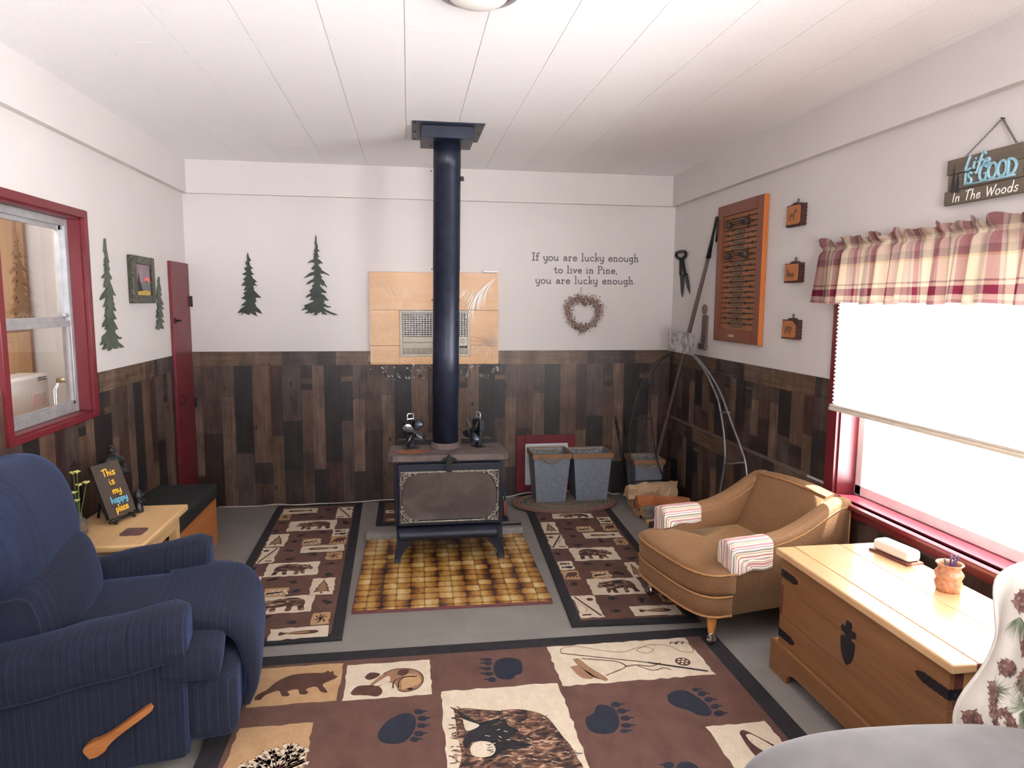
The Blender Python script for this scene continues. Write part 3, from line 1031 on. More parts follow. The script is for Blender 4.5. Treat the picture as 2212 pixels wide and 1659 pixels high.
mb.build('dried_flowers', [m_twig, m_twig2, m_twig3], wr, {'kind': 'stuff'}, recalc=False)
mb = MB()
hx, hz = bq(1255, 624)
mb.tube([(hx, -.006, hz), (hx, -.012, hz - .05), (wx - .01, -.02, wz + .10)], .0022, 6)
mb.tube([(hx + .009 * math.cos(a), -.006, hz + .009 * math.sin(a)) for a in (2 * PI * i / 12 for i in range(12))], .002, 6, 0, False, True)
mb.build('hanger', m_twig3, wr)

# pine surround, air conditioner and plastic film
m_pine = WOOD('clear_pine', (206, 158, 108), (222, 178, 128), 'x', 1.6, 0.45, (118, 66, 40), 3.4)
px0, px1, pz0, pz1 = 1.351, 2.366, 1.115, 1.838
ax0, ax1, az0, az1 = 1.580, 2.136, 1.178, 1.541
sb = thing('pine_surround', 'square pine board surround on the back wall behind the stove pipe', 'wall panel', (1.86, 0, pz0))
zj1, zj2 = 1.545, 1.265
MB().bx(px0, px1, -.03, -.001, zj1 + .0015, pz1, 0, .0015, 1).build('board', m_pine, sb)
MB().bx(px0, ax0, -.03, -.001, zj2 + .0015, zj1 - .0015, 0, .0015, 1).build('board', m_pine, sb)
MB().bx(ax1, px1, -.03, -.001, zj2 + .0015, zj1 - .0015, 0, .0015, 1).build('board', m_pine, sb)
mb = MB().bx(px0, ax0, -.03, -.001, pz0, zj2 - .0015, 0, .0015, 1).bx(ax1, px1, -.03, 0, pz0, zj2 - .0015, 0, .0015, 1).bx(ax0, ax1, -.03, 0, pz0, az0 - .001, 0, .0015, 1)
mb.build('board', m_pine, sb)
ac = thing('air_conditioner', 'greige built-in air conditioner set in the pine surround behind the pipe', 'air conditioner', (1.858, 0, az0))
m_ac = M('greige_plastic', (168, 160, 142), (180, 172, 154), 6, rough=.4)
m_acl = M('pale_grille_plastic', (196, 192, 182), (206, 202, 192), 6, rough=.4)
m_dark = M('grille_dark', (30, 28, 28), (40, 38, 38), 10, rough=.7)
mb = MB()
fw = .022
for a0, a1, c0, c1 in ((ax0, ax0 + fw, az0, az1), (ax1 - fw, ax1, az0, az1), (ax0 + fw, ax1 - fw, az0, az0 + fw), (ax0 + fw, ax1 - fw, az1 - fw * .8, az1)):
    mb.bx(a0, a1, -.045, -.002, c0, c1, 0, .003)
mb.bx(ax0 + fw, ax1 - fw, -.012, -.004, az0 + fw, az1 - fw * .8, 1)
mb.build('case', [m_ac, m_dark], ac)
gx0, gx1 = ax0 + fw, ax1 - fw
zg0, zg1 = 1.335, az1 - fw * .8
mb = MB()
for k in range(11):
    z = zg0 + (zg1 - zg0) * (k + .5) / 11
    mb.bx(gx0, gx1, -.040, -.016, z - .0024, z + .0024)
for k in range(23):
    x = gx0 + (gx1 - gx0) * (k + .5) / 23
    mb.bx(x - .0022, x + .0022, -.041, -.016, zg0, zg1)
mb.build('grille', m_acl, ac)
MB().bx(gx0, gx1 - .075, -.040, -.014, 1.290, 1.334, 0, .004).bx(gx0, gx1 - .075, -.038, -.014, 1.236, 1.288, 0, .004).build('front_panel', m_ac, ac)
cpnl = MB().bx(gx1 - .073, gx1, -.041, -.014, 1.262, 1.334, 0, .003).build('control_panel', m_acl, ac)
mb = MB()
mb.cyl((gx1 - .036, -.041, 1.300), (gx1 - .036, -.054, 1.300), .020, .018, 16)
mb.build('knob', m_ac, cpnl)
mb = MB()
for k in range(5):
    z = az0 + fw + .004 + k * .0085
    mb.bx(gx0, gx1, -.038, -.014, z, z + .0045)
for k in range(12):
    x = gx0 + (gx1 - gx0) * (k + .5) / 12
    mb.bx(x - .0025, x + .0025, -.039, -.014, az0 + fw, az0 + fw + .042)
mb.build('lower_vent', m_ac, ac)

g = N('shrink_film')
tr = g.n('ShaderNodeBsdfTransparent')
gs = g.n('ShaderNodeBsdfGlossy')
gs.inputs['Roughness'].default_value = 0.05
wv = g.n('ShaderNodeTexWave', wave_type='BANDS', bands_direction='DIAGONAL')
wv.inputs['Scale'].default_value = 26
wv.inputs['Distortion'].default_value = 4.0
wv.inputs['Detail'].default_value = 3
wv.inputs['Detail Scale'].default_value = 0.6
g.l(g.co(), wv.inputs['Vector'])
nf = g.noise((7, 7, 7), det=5, dist=1.5)
bp = g.n('ShaderNodeBump')
bp.inputs['Strength'].default_value = 0.3
bp.inputs['Distance'].default_value = 0.02
g.l(g.math('ADD', g.math('MULTIPLY', wv.outputs['Fac'], 0.35), nf), bp.inputs['Height'])
g.l(bp.outputs[0], gs.inputs['Normal'])
mxs = g.n('ShaderNodeMixShader')
mxs.inputs[0].default_value = 0.07
g.l(tr.outputs[0], mxs.inputs[1])
g.l(gs.outputs[0], mxs.inputs[2])
g.l(mxs.outputs[0], g.out.inputs['Surface'])
m_film = g.mat
rnd = random.Random(3)


def film(u, v):
    x = 1.338 + u * 1.036
    z = 1.842 - v * .845
    y = -.0505
    # taut pleats running down from the right hand edge, fading towards the middle
    for ph, wl, am, cx, cz, rx, rz in ((-.42, .017, .0011, 2.22, 1.62, .20, .26), (-.15, .021, .0013, 2.30, 1.33, .14, .20), (-.75, .015, .0009, 2.34, 1.78, .16, .10), (.45, .019, .0007, 1.46, 1.70, .16, .12)):
        w = math.exp(-((x - cx) / rx) ** 2 - ((z - cz) / rz) ** 2)
        if w < .02:
            continue
        q = (x * math.cos(ph) + z * math.sin(ph)) / wl
        w *= max(0.0, .35 + 1.3 * mnoise.noise(Vector((x * 7 + z * 3, z * 4, wl * 100))))
        y += am * w * math.sin(2 * PI * q + 2.5 * mnoise.noise(Vector((x * 8, z * 5, 1))))
    y += .002 * mnoise.noise(Vector((x * 6, z * 6, 4)))
    y = min(y, -.0455)
    if z < 1.13:
        k = (1.13 - z) / .13
        y = -.042 + .026 * k - .016 * mnoise.noise(Vector((u * 34, v * 11, 0))) * k
        z += .006 * math.sin(u * 60)
    return (x, min(y, -.010), z)


g = N('film_crease')
tr = g.n('ShaderNodeBsdfTransparent')
gs = g.n('ShaderNodeBsdfGlossy')
gs.inputs['Roughness'].default_value = 0.12
mxs = g.n('ShaderNodeMixShader')
mxs.inputs[0].default_value = 0.38
g.l(tr.outputs[0], mxs.inputs[1])
g.l(gs.outputs[0], mxs.inputs[2])
g.l(mxs.outputs[0], g.out.inputs['Surface'])
m_crease = g.mat
fm = MB()
fm.grid(film, 300, 170)


def fq(x, y):
    return bq(500 + x / 3.19, 480 + y / 3.19, .05)


rnd = random.Random(17)


def pleat(p0, p1, r, bow=0.0):
    (xa, za), (xb, zb3) = fq(*p0), fq(*p1)
    L = []
    for i in range(9):
        t = i / 8
        q = 4 * t * (1 - t) * bow
        L.append((xa + (xb - xa) * t + q * (zb3 - za), -.0505, za + (zb3 - za) * t - q * (xb - xa)))
    fm.tube(L, [max(.0002, r * math.sin(PI * (.06 + .88 * i / 8))) for i in range(9)], 6, 1)


for k in range(13):          # short slanting pleats right of the pipe
    x = 1566 + k * 12 + rnd.uniform(-4, 4)
    pleat((x + 42, 455 + k * 2 + rnd.uniform(-8, 8)), (x - 8, 525 + k * 3 + rnd.uniform(-10, 16)), .0016)
for k in range(16):          # long pleats curving down the right edge
    x = 1830 - k * 7 + rnd.uniform(-5, 5)
    pleat((x, 372 + k * 6 + rnd.uniform(-10, 10)), (x - 78 - k * 2, 560 + k * 10 + rnd.uniform(-20, 30)), .0019, .12)
for k in range(20):          # fan spreading from the lower right corner
    a = 1.72 + .052 * k + rnd.uniform(-.03, .03)
    r0, r1 = rnd.uniform(15, 60), rnd.uniform(110, 230)
    cx_, cy_ = 1836, 880
    pleat((cx_ + r0 * math.cos(a) * (1 if math.cos(a) < 0 else .1), cy_ - r0 * math.sin(a) * .9), (max(1640, cx_ + r1 * math.cos(a)), min(965, cy_ - r1 * math.sin(a) * .7)), .0020, .06)
for k in range(8):
    pleat((1672 + k * 20, 830 + k * 6 + rnd.uniform(-6, 6)), (1652 + k * 20, 900 + k * 8), .0018)
for k in range(12):          # faint pleats at the upper left
    x = 965 + k * 17 + rnd.uniform(-4, 4)
    pleat((x, 372 + k * 7), (x + 48, 455 + k * 8 + rnd.uniform(-8, 8)), .0009)
for k in range(6):
    pleat((1225 + k * 24, 470 + rnd.uniform(-10, 10)), (1262 + k * 24, 530), .0008)
for k in range(16):          # crumpled hem below the board
    x = 950 + k * 55 + rnd.uniform(-14, 14)
    za_ = 1000 + rnd.uniform(0, 30)
    xa, za = fq(x, za_)
    xb, zb3 = fq(x + rnd.uniform(-30, 34), 1062 + rnd.uniform(-14, 6))
    fm.tube([(xa, -.036, za), ((xa + xb) / 2 + .006, -.034, (za + zb3) / 2), (xb, -.022, zb3)], [.0004, .0020, .0005], 6, 1)
fm.build('plastic_film', [m_film, m_crease], None, LB('wrinkled clear plastic film taped over the pine surround behind the stove pipe', 'plastic film'), recalc=False)
sx0, sz0_ = bq(1042, 592, .03)
MB().bx(2.240, 2.362, -.046, -.002, 1.8435, 1.860, 0, .003).build('white_clip', M('white_plastic', (224, 226, 226), (232, 234, 234), 8, rough=.4), None,
    LB('small flat white plastic box lying on the top edge of the pine surround', 'box'))

# pet door
pd = thing('pet_door', 'dark red framed pet door with white rim behind the galvanised bins', 'pet door', (2.77, 0, .04))
mb = MB()
X0, X1, Z0, Z1 = 2.522, 3.016, .040, .520
for a0, a1, c0, c1 in ((X0, X0 + .072, Z0, Z1), (X1 - .062, X1, Z0, Z1), (X0 + .072, X1 - .062, Z0, Z0 + .06), (X0 + .072, X1 - .062, Z1 - .072, Z1)):
    mb.bx(a0, a1, -.022, 0, c0, c1, 0, .003)
mb.build('frame', m_red, pd)
m_wp = M('white_rim_plastic', (206, 208, 212), (214, 216, 220), 8, rough=.4)
mb = MB()
x0, x1, z0, z1 = X0 + .072, X1 - .062, Z0 + .06, Z1 - .072
for a0, a1, c0, c1 in ((x0, x0 + .02, z0, z1), (x1 - .02, x1, z0, z1), (x0 + .02, x1 - .02, z0, z0 + .02), (x0 + .02, x1 - .02, z1 - .02, z1)):
    mb.bx(a0, a1, -.030, 0, c0, c1, 0, .004)
mb.build('rim', m_wp, pd)
MB().bx(x0 + .02, x1 - .02, -.012, -.001, z0 + .02, z1 - .02, 0, .002).build('flap', M('white_flap', (222, 224, 230), (230, 232, 238), 8, rough=.35), pd)

# ------------------------------------------------------------------ right wall
# barbed wire sampler
D = .035
A0, Zt0 = rq(1552, 446, D)
A1, Zt1 = rq(1651.5, 421, D)
_, Zb0 = rq(1546.5, 734, D)
zt, zb_ = (Zt0 + Zt1) / 2, (Zb0 + rq(1642, 748, D)[1]) / 2
m_mah = WOOD('reddish_frame_wood', (104, 52, 32), (124, 64, 38), 'z', 3, .4)
m_edge = WOOD('orange_edge_wood', (172, 96, 40), (190, 110, 48), 'z', 3, .4)
m_oak = WOOD('orange_back_board', (134, 82, 44), (150, 96, 54), 'y', 2.5, .5)
bw_ = thing('barbed_wire_display', 'tall framed board of labelled barbed wire samples on the right wall', 'display board', (W, -(A0 + A1) / 2, zb_))
mb = MB()
fw = .075
for a0, a1, c0, c1 in ((A0, A0 + fw, zb_, zt), (A1 - fw, A1, zb_, zt), (A0 + fw, A1 - fw, zb_, zb_ + .085), (A0 + fw, A1 - fw, zt - .075, zt)):
    mb.bx(W - D, W - .002, -a1, -a0, c0, c1, 0, .002, 1)
mb.bx(W - D + .001, W - .003, -A1 - .002, -A1, zb_, zt, 1)
mb.build('frame', [m_mah, m_edge], bw_)
MB().bx(W - .018, W - .003, -A1 + fw, -A0 - fw, zb_ + .085, zt - .075).build('back_board', m_oak, bw_)
DP = plane((W - .018, 0, 0), (0, -1, 0), (0, 0, 1))
m_wire = M('rusty_wire', (52, 44, 42), (78, 68, 62), 80, rough=.6, metal=.4)
m_lab = M('dark_engraved_label', (62, 54, 50), (84, 74, 66), 90, rough=.5)
rnd = random.Random(11)
il, ir = A0 + fw, A1 - fw
iw = ir - il
nw = 21
for k in range(nw):
    z = zt - .105 - (zt - zb_ - .23) * k / (nw - 1)
    mb = MB()
    x0, x1 = il + .02 * iw + .03 * rnd.random() * iw, ir - .03 * iw
    for ph in (0, PI):
        mb.tube([DP(x0 + (x1 - x0) * i / 40, z + .0022 * math.sin(i * 1.1 + ph), .006 + .0022 * math.cos(i * 1.1 + ph)) for i in range(41)], .0020, 5)
    for bpos in ((.12, .5, .85) if k % 2 else (.25, .72)):
        xx = x0 + (x1 - x0) * (bpos + .04 * rnd.random())
        for q in range(4):
            an = rnd.random() * 2 * PI
            mb.tube([DP(xx - .010 * math.cos(an), z - .011 * math.sin(an), .007), DP(xx + .010 * math.cos(an), z + .011 * math.sin(an), .008)], [.0014, .0022][q % 2], 5)
        mb.tube([DP(xx - .012 + .024 * i / 20, z + .005 * math.sin(i * 2), .006 + .005 * math.cos(i * 2)) for i in range(21)], .0017, 5)
    if k in (1, 7):
        for e in (.2, .72):
            xx = il + e * iw
            mb.lathe([(.004, -.024), (.016, -.022), (.018, 0), (.016, .022), (.004, .024)], DP(xx, z, .017), 12, 0, True, (0, 0, 1))
        mb.tube([DP(il + .24 * iw, z + .016, .012), DP(il + .70 * iw, z + .016, .012)], .003, 6)
        mb.tube([DP(il + .24 * iw, z - .016, .012), DP(il + .70 * iw, z - .016, .012)], .003, 6)
    mb.build('barbed_wire', m_wire, bw_)
    if k not in (1, 7):
        w_ = .10 + .06 * rnd.random()
        xm = il + .47 * iw
        mb = MB()
        mb.prism([(xm - w_ / 2, z - .024), (xm + w_ / 2, z - .024), (xm + w_ / 2 + .006, z - .0175), (xm + w_ / 2, z - .011), (xm - w_ / 2, z - .011), (xm - w_ / 2 - .006, z - .0175)], DP, .003)
        mb.build('label_plate', m_lab, bw_)
xm = il + .42 * iw
MB().prism([(xm + .05 * math.cos(a), zb_ + .042 + .010 * math.sin(a)) for a in (2 * PI * i / 20 for i in range(20))], plane((W - D, 0, 0), (0, -1, 0), (0, 0, 1)), .003).build('name_plate', M('brass_plate', (170, 146, 110), (184, 160, 124), 30, rough=.35, metal=.6), bw_)

# three bark edged plaques
m_bark = M('dark_bark_edge', (54, 30, 28), (78, 44, 38), 60, rough=.8, bump=.4, bsc=90)
m_face = M('orange_wood_face', (160, 96, 50), (178, 112, 60), 14, rough=.45)
m_pyro = M('burnt_drawing', (104, 66, 40), (120, 80, 50), 50, rough=.7)
ANIM = {
    'deer': [(.2, .2), (.28, .2), (.3, .42), (.55, .42), (.57, .2), (.65, .2), (.64, .5), (.72, .66), (.84, .68), (.82, .78), (.72, .8), (.70, .95), (.66, .8), (.58, .6), (.28, .6), (.2, .5)],
    'dog': [(.12, .25), (.8, .22), (.86, .4), (.7, .5), (.5, .46), (.34, .58), (.30, .72), (.24, .62), (.18, .76), (.12, .6), (.1, .45)],
    'bear': [(.18, .2), (.32, .2), (.34, .34), (.55, .34), (.57, .2), (.7, .2), (.74, .45), (.84, .5), (.82, .66), (.7, .7), (.5, .72), (.28, .68), (.18, .5)],
}


def plaque(cxp, topp, botp, kind, label, group):
    d = .038
    a0, z1 = rq(cxp[0], topp, d)
    a1, _ = rq(cxp[1], topp, d)
    _, z0 = rq(cxp[0], botp, d)
    t = thing('wood_plaque', label, 'plaque', (W, -(a0 + a1) / 2, z0), 0, group)
    rn = random.Random(label)
    w, h = a1 - a0, z1 - z0
    poly = []
    n = 11
    for i in range(n):
        poly.append((a0 + w * i / n, z0 + (.006 if i % 2 else -.001)))
    for i in range(n):
        poly.append((a1 + (.001 if i % 2 else -.006), z0 + h * i / n))
    for i in range(n):
        poly.append((a1 - w * i / n, z1 + (.010 if i in (4, 5, 6) else rn.uniform(-.003, .002))))
    for i in range(n):
        poly.append((a0 + (.003 if i % 2 else -.001), z1 - h * i / n))
    mb = MB()
    mb.prism(poly, RWP, d - .004, 0, None, .001)
    mb.build('bark_slab', m_bark, t)
    mb = MB()
    i0 = .06 * w
    rr = [(a0 + i0, z0 + .12 * h), (a0 + .1 * w, z0 + .08 * h), (a1 - .12 * w, z0 + .09 * h), (a1 - .07 * w, z0 + .16 * h), (a1 - .06 * w, z1 - .1 * h), (a1 - .14 * w, z1 - .05 * h), (a0 + .1 * w, z1 - .05 * h), (a0 + i0, z1 - .12 * h)]
    if kind == 'bear':
        rr[4] = (a1 - .07 * w, z1 - .28 * h)
        rr[5] = (a1 - .3 * w, z1 - .06 * h)
    mb.prism(rr, RWP, .004, 0, None, d - .003)
    mb.prism([(a0 + w * (.1 + .75 * x), z0 + h * (.1 + .8 * y)) for x, y in ANIM[kind]], RWP, .0006, 1, None, d + .001)
    mb.build('face_panel', [m_face, m_pyro], t)
    mb = MB()
    c = RWP((a0 + a1) / 2, z1 + .022, .012)
    mb.tube([c + Vector((0, .009 * math.cos(a), .011 * math.sin(a))) for a in (2 * PI * i / 14 for i in range(14))], .0022, 6, 0, False, True)
    mb.tube([RWP((a0 + a1) / 2, z1 + .002, .012), RWP((a0 + a1) / 2, z1 + .012, .012)], .0025, 6)
    mb.build('hanging_ring', m_black, t)


G3 = 'bark edged plaques on the right wall'
plaque((1699, 1731), 446, 491, 'deer', 'top one of the three bark edged wood plaques, level with the display board top', G3)
plaque((1694.5, 1726), 570, 611, 'dog', 'middle one of the three bark edged wood plaques left of the plaid valance', G3)
plaque((1689, 1721), 690, 731, 'bear', 'lowest of the three bark edged wood plaques, beside the red window frame', G3)

# sheep shears
SP = plane((W, 0, 0), (0, -1, 0), (0, 0, 1))


def rc5(x, y, d=.012):
    return rq(1420 + x / 2.859, 440 + y / 2.859, d)


sh = thing('sheep_shears', 'old black iron sheep shears hanging by the right wall corner', 'shears', (W, -.25, 1.68))
mb = MB()
bow = [rc5(*p) for p in ((148, 440), (148, 350), (138, 340), (122, 325), (124, 305), (145, 296), (172, 297), (180, 312), (172, 330), (160, 345), (176, 440))]
mb.tube([SP(p.x, p.y, .018) for p in spline(bow)], .0125, 8)
mb.build('bow_spring', m_black, sh)
for pts in (((141, 440), (160, 440), (163, 480), (155, 578), (147, 540)), ((168, 440), (184, 430), (196, 500), (202, 556), (186, 520))):
    MB().prism([rc5(*p) for p in pts][::-1], SP, .006, 0, None, .010).build('blade', m_black, sh)

# hanging bar tool
ht = thing('scale_bar', 'rusty iron bar tool with ball top hanging below the display board', 'tool', (W, -.70, 1.27))
m_rust = M('rusty_iron', (92, 72, 66), (122, 100, 92), 50, rough=.75, metal=.3, bump=.15)
a, z = rc5(298, 650)
a2, z2 = rc5(285, 860)
MB().lathe([(.009, -.075), (.009, -.035), (.016, -.02), (.019, 0), (.016, .02), (.005, .034)], SP(a, z, .02), 12, 0, True, (0, 0, 1)).build('ball_top', m_rust, ht)
mb = MB()
mb.prism([rc5(*p) for p in ((284, 690), (308, 690), (300, 862), (274, 858))][::-1], SP, .014, 0, None, .006)
mb.build('bar', m_rust, ht)
mb = MB()
mb.prism([rc5(*p) for p in ((268, 862), (302, 865), (300, 898), (266, 896))][::-1], SP, .026, 0, None, .004)
mb.tube([SP(*rc5(294, 895), .012), SP(*rc5(294, 906), .012)], .006, 6)
mb.build('end_block', m_rust, ht)

# long pole with hook head, standing in the corner and leaning on the right wall
hp = thing('hooked_pole', 'long wooden pole with an iron hook leaning in the right back corner', 'pole', (3.66, -.035, 0))
top = at(1531, 553, x=3.806)
botm = Vector((3.66, -.035, 0.0))
m_oldw = WOOD('weathered_pole_wood', (78, 64, 58), (100, 84, 76), 'z', 6, .75)
mb = MB()
mb.tube([botm + (top - botm) * (i / 10) for i in range(11)], [.014 + .002 * math.sin(i) for i in range(11)], 10)
mb.build('shaft', m_oldw, hp)
tip = at(1548, 470, x=3.800)
mb = MB()
mb.tube([top - (tip - top) * .05, top + (tip - top) * .35, top + (tip - top) * .75, tip], [.019, .013, .009, .010], 8)
e1, e2, e3 = at(1550.5, 474, x=3.797), at(1549, 500, x=3.797), at(1547, 523, x=3.797)
mb.tube([tip, e1, e2, e3], [.010, .010, .009, .007], 8)
mb.build('iron_hook', m_black, hp)

# hay grapple: metal head plate and two bent tines with rungs, standing in the corner
hg = thing('hay_grapple', 'grey iron hay grapple with two curved tines standing in the right corner', 'farm tool', (3.6, -.5, 0))
m_galv = M('mottled_galvanised_plate', (138, 136, 136), (190, 188, 188), 22, rough=.45, metal=.35, lo=.4, hi=.6, bump=.1)
m_rod = M('grey_steel_rod', (132, 134, 140), (156, 158, 164), 30, rough=.4, metal=.6)
m_rodd = M('dark_steel_rod', (44, 40, 40), (70, 62, 58), 30, rough=.55, metal=.4)
c0 = Vector((3.53, -.16, 1.21))
pA, pB = at(1445, 714, y=-.47), at(1500, 721, x=3.70)
pA2, pB2 = at(1443.5, 757, y=-.47), at(1498, 768, x=3.70)
ux_ = pB - pA
nn = ux_.cross(pA2 - pA).normalized()
mb = MB()
vs = [pA, pB, pB2, pA2]
mid = [pA.lerp(pB, .5) + nn * .01, pA2.lerp(pB2, .5) + nn * .01]
fr_ = [pA, mid[0], pB, pB2, mid[1], pA2]
bk_ = [p - nn * .005 for p in fr_]
mb.add(fr_ + bk_, [(0, 1, 4, 5), (1, 2, 3, 4), (6, 11, 10, 7), (7, 10, 9, 8), (0, 6, 7, 1), (1, 7, 8, 2), (2, 8, 9, 3), (3, 9, 10, 4), (4, 10, 11, 5), (5, 11, 6, 0)])
mb.build('head_plate', m_galv, hg)
R_ = 3.755
rodo = [at(x, y, x=xx) for x, y, xx in ((1478, 758, 3.70), (1500, 768, 3.715), (1530, 803, R_), (1550, 835, R_), (1565, 870, R_), (1583, 920, R_), (1600, 965, R_), (1612, 1010, R_))]
rodi = [at(x, y, x=xx) for x, y, xx in ((1476, 758, 3.70), (1497, 768, 3.71), (1524, 803, R_), (1541, 838, R_), (1553, 870, R_), (1562, 920, R_), (1566, 965, R_), (1565, 1005, R_))]
end_o, end_i = rodo[-1], rodi[-1]
rodo += [end_o + Vector((0, -.06, -.29)), end_o + Vector((-.02, -.05, end_o.z * -1 + .01))]
rodi += [end_i + Vector((0, .06, -.25)), end_i + Vector((-.02, .10, end_i.z * -1 + .01))]
mb = MB()
mb.tube(spline(rodo), .0075, 8)
mb.tube(spline(rodi), .0075, 8)
t1 = mb.build('tine', m_rod, hg)
for (a_, b_) in ((at(1558, 891, x=R_), at(1576, 891, x=R_)), (at(1565, 1003, x=R_), at(1611, 999, x=R_))):
    MB().tube([a_, b_], .006, 8).build('rung', m_rod, t1)
L_ = -.380
rodo = [at(x, y, y=yy) for x, y, yy in ((1462, 756, -.52), (1440, 766, -.47), (1420, 780, -.42), (1402, 800, L_), (1386, 832, L_), (1374, 865, L_), (1366, 900, L_), (1360, 940, L_), (1361, 990, L_), (1365, 1042, L_))]
rodi = [at(x, y, y=yy) for x, y, yy in ((1464, 758, -.52), (1442, 769, -.47), (1424, 784, -.42), (1410, 808, L_), (1404, 834, L_), (1404, 870, L_), (1407, 905, L_), (1412, 950, L_), (1420, 996, L_), (1438, 1043, L_))]
rodo += [Vector((rodo[-1].x + .01, L_, .01))]
rodi += [Vector((rodi[-1].x + .06, L_, .01))]
mb = MB()
mb.tube(spline(rodo), .0065, 8)
mb.tube(spline(rodi), .0065, 8)
t2 = mb.build('tine', m_rodd, hg)
for (a_, b_) in ((at(1385, 834, y=L_), at(1403, 834, y=L_)), (at(1366, 905, y=L_), at(1406, 904, y=L_)), (at(1365, 1040, y=L_), at(1437, 1037, y=L_))):
    MB().tube([a_, b_], .005, 8).build('rung', m_rodd, t2)

# life is good sign
SD = .034
sg = thing('hanging_sign', 'grey board sign hung on a chain high on the right wall', 'sign', (W, -3.18, 2.0))
m_barn = WOOD('grey_brown_sign_board', (84, 74, 64), (112, 100, 86), 'y', 4, .7)
m_teal = M('pale_blue_paint', (122, 164, 178), (146, 184, 196), 40, rough=.5)
m_white = M('white_lettering', (226, 224, 220), (236, 234, 230), 40, rough=.5)
m_sil = M('black_tree_paint', (40, 38, 42), (54, 50, 54), 40, rough=.6)
sa0, sa1, sz0, sz1 = 2.972, 3.415, 2.006, 2.183
for off, e, z0, z1 in ((0, 0, 2.125, sz1), (.010, .006, 2.062, 2.1235), (-.004, .002, sz0, 2.0605)):
    MB().bx(W - SD, W - SD + .016, -(sa1 + e), -(sa0 + off), z0, z1, 0, .002, 1).build('board', m_barn, sg)
SGP = plane((W - SD, 0, 0), (0, -1, 0), (0, 0, 1))


def s8(x, y):
    return rq(1980 + x / 6.638, 230 + y / 6.638, SD)


mb = MB()
x0, z0 = s8(705, 925)
x1, z1 = s8(1060, 790)
write(mb, 'Life', SGP, x0, z0 + .002, .050, .0052, '!', 0, .006, .04, (x1 - x0), .002, 0.0, .15)
x0, z0 = s8(690, 1125)
x1, z1 = s8(800, 1085)
write(mb, 'IS', SGP, x0, z0, .045, .0050, '!', 0, .006, .06, (x1 - x0), .002, .0)
x0, z0 = s8(890, 1085)
x1, z1 = s8(1455, 940)
write(mb, 'GOOD', SGP, x0, z0 + .004, .058, .0058, '!', 0, .006, -.06, (x1 - x0), .002, .0)
xa, za = s8(680, 1140)
xb, zb2 = s8(1420, 965)
mb.stroke([(xa, za + .002), (xb, za + .002)], .0042, SGP, .006, 0, False, .002)
mb.build('raised_lettering', m_teal, sg)
x0, z0 = s8(505, 1388)
x1, z1 = s8(1455, 1170)
words(sg, 'painted_word', m_white, 'In The Woods', SGP, x0, z0 + .003, .037, .0023, '!', .0012, .07, x1 - x0, .0003, .0, .12)


def spruce(cx, z0, h, w, seed):
    rn = random.Random(seed)
    L, Rr = [], []
    n = 9
    for i in range(n):
        f = i / n
        hw = w * (1 - f) * rn.uniform(.8, 1.1)
        L += [(cx - hw, z0 + h * f), (cx - hw * .45, z0 + h * (f + .06))]
        Rr += [(cx + hw, z0 + h * f), (cx + hw * .45, z0 + h * (f + .06))]
    return Rr + [(cx, z0 + h)] + L[::-1]


MB().prism(spruce(3.012, 2.052, .115, .018, 1), SGP, .0008).build('painted_tree', m_sil, sg)
MB().prism(spruce(3.034, 2.050, .085, .016, 2), SGP, .0010).build('painted_tree', m_sil, sg)
MB().prism(spruce(3.345, 2.075, .118, .022, 3), SGP, .0008).build('painted_tree', m_sil, sg)
MB().prism(spruce(3.385, 2.075, .09, .018, 4), SGP, .0008).build('painted_tree', m_sil, sg)
mb = MB()
ap0 = Vector((W - .010, -3.196, 2.293))
for e in (Vector((W - SD + .008, -3.055, 2.184)), Vector((W - SD + .008, -3.285, 2.184))):
    n = 15
    d = (ap0 - e) / n
    for k in range(n):
        c = e + d * (k + .5)
        dn = d.normalized()
        s1 = Vector((1, 0, 0)) if k % 2 else dn.cross(Vector((1, 0, 0))).normalized()
        mb.tube([c + dn * (.0075 * math.cos(a)) + s1 * (.0036 * math.sin(a)) for a in (2 * PI * i / 10 for i in range(10))], .0011, 5, 0, False, True)
mb.build('chain', M('chain_steel', (92, 86, 82), (112, 104, 100), 60, rough=.4, metal=.6), sg)
MB().cyl((W, ap0.y, ap0.z), (W - .016, ap0.y, ap0.z + .002), .0025, n=8).build('nail', m_black, sg)

# curtain rod, valance, shade
rod_z = 1.882
rd = thing('curtain_rod', 'thin black curtain rod with ball end above the bright window', 'curtain rod', (W, -3.0, rod_z))
MB().cyl((W - .048, -2.225, rod_z), (W - .048, -4.44, rod_z), .006, n=10).build('rod', m_black, rd)
MB().lathe([(.003, -.012), (.010, -.006), (.012, 0), (.010, .008), (.003, .012)], (W - .048, -2.217, rod_z), 12, 0, True, (0, 1, 0)).build('finial', m_black, rd)
mb = MB()
for y in (-2.27, -4.40):
    mb.tube([(W, y, rod_z - .008), (W - .062, y, rod_z - .008)], .004, 6)
mb.build('bracket', m_black, rd)

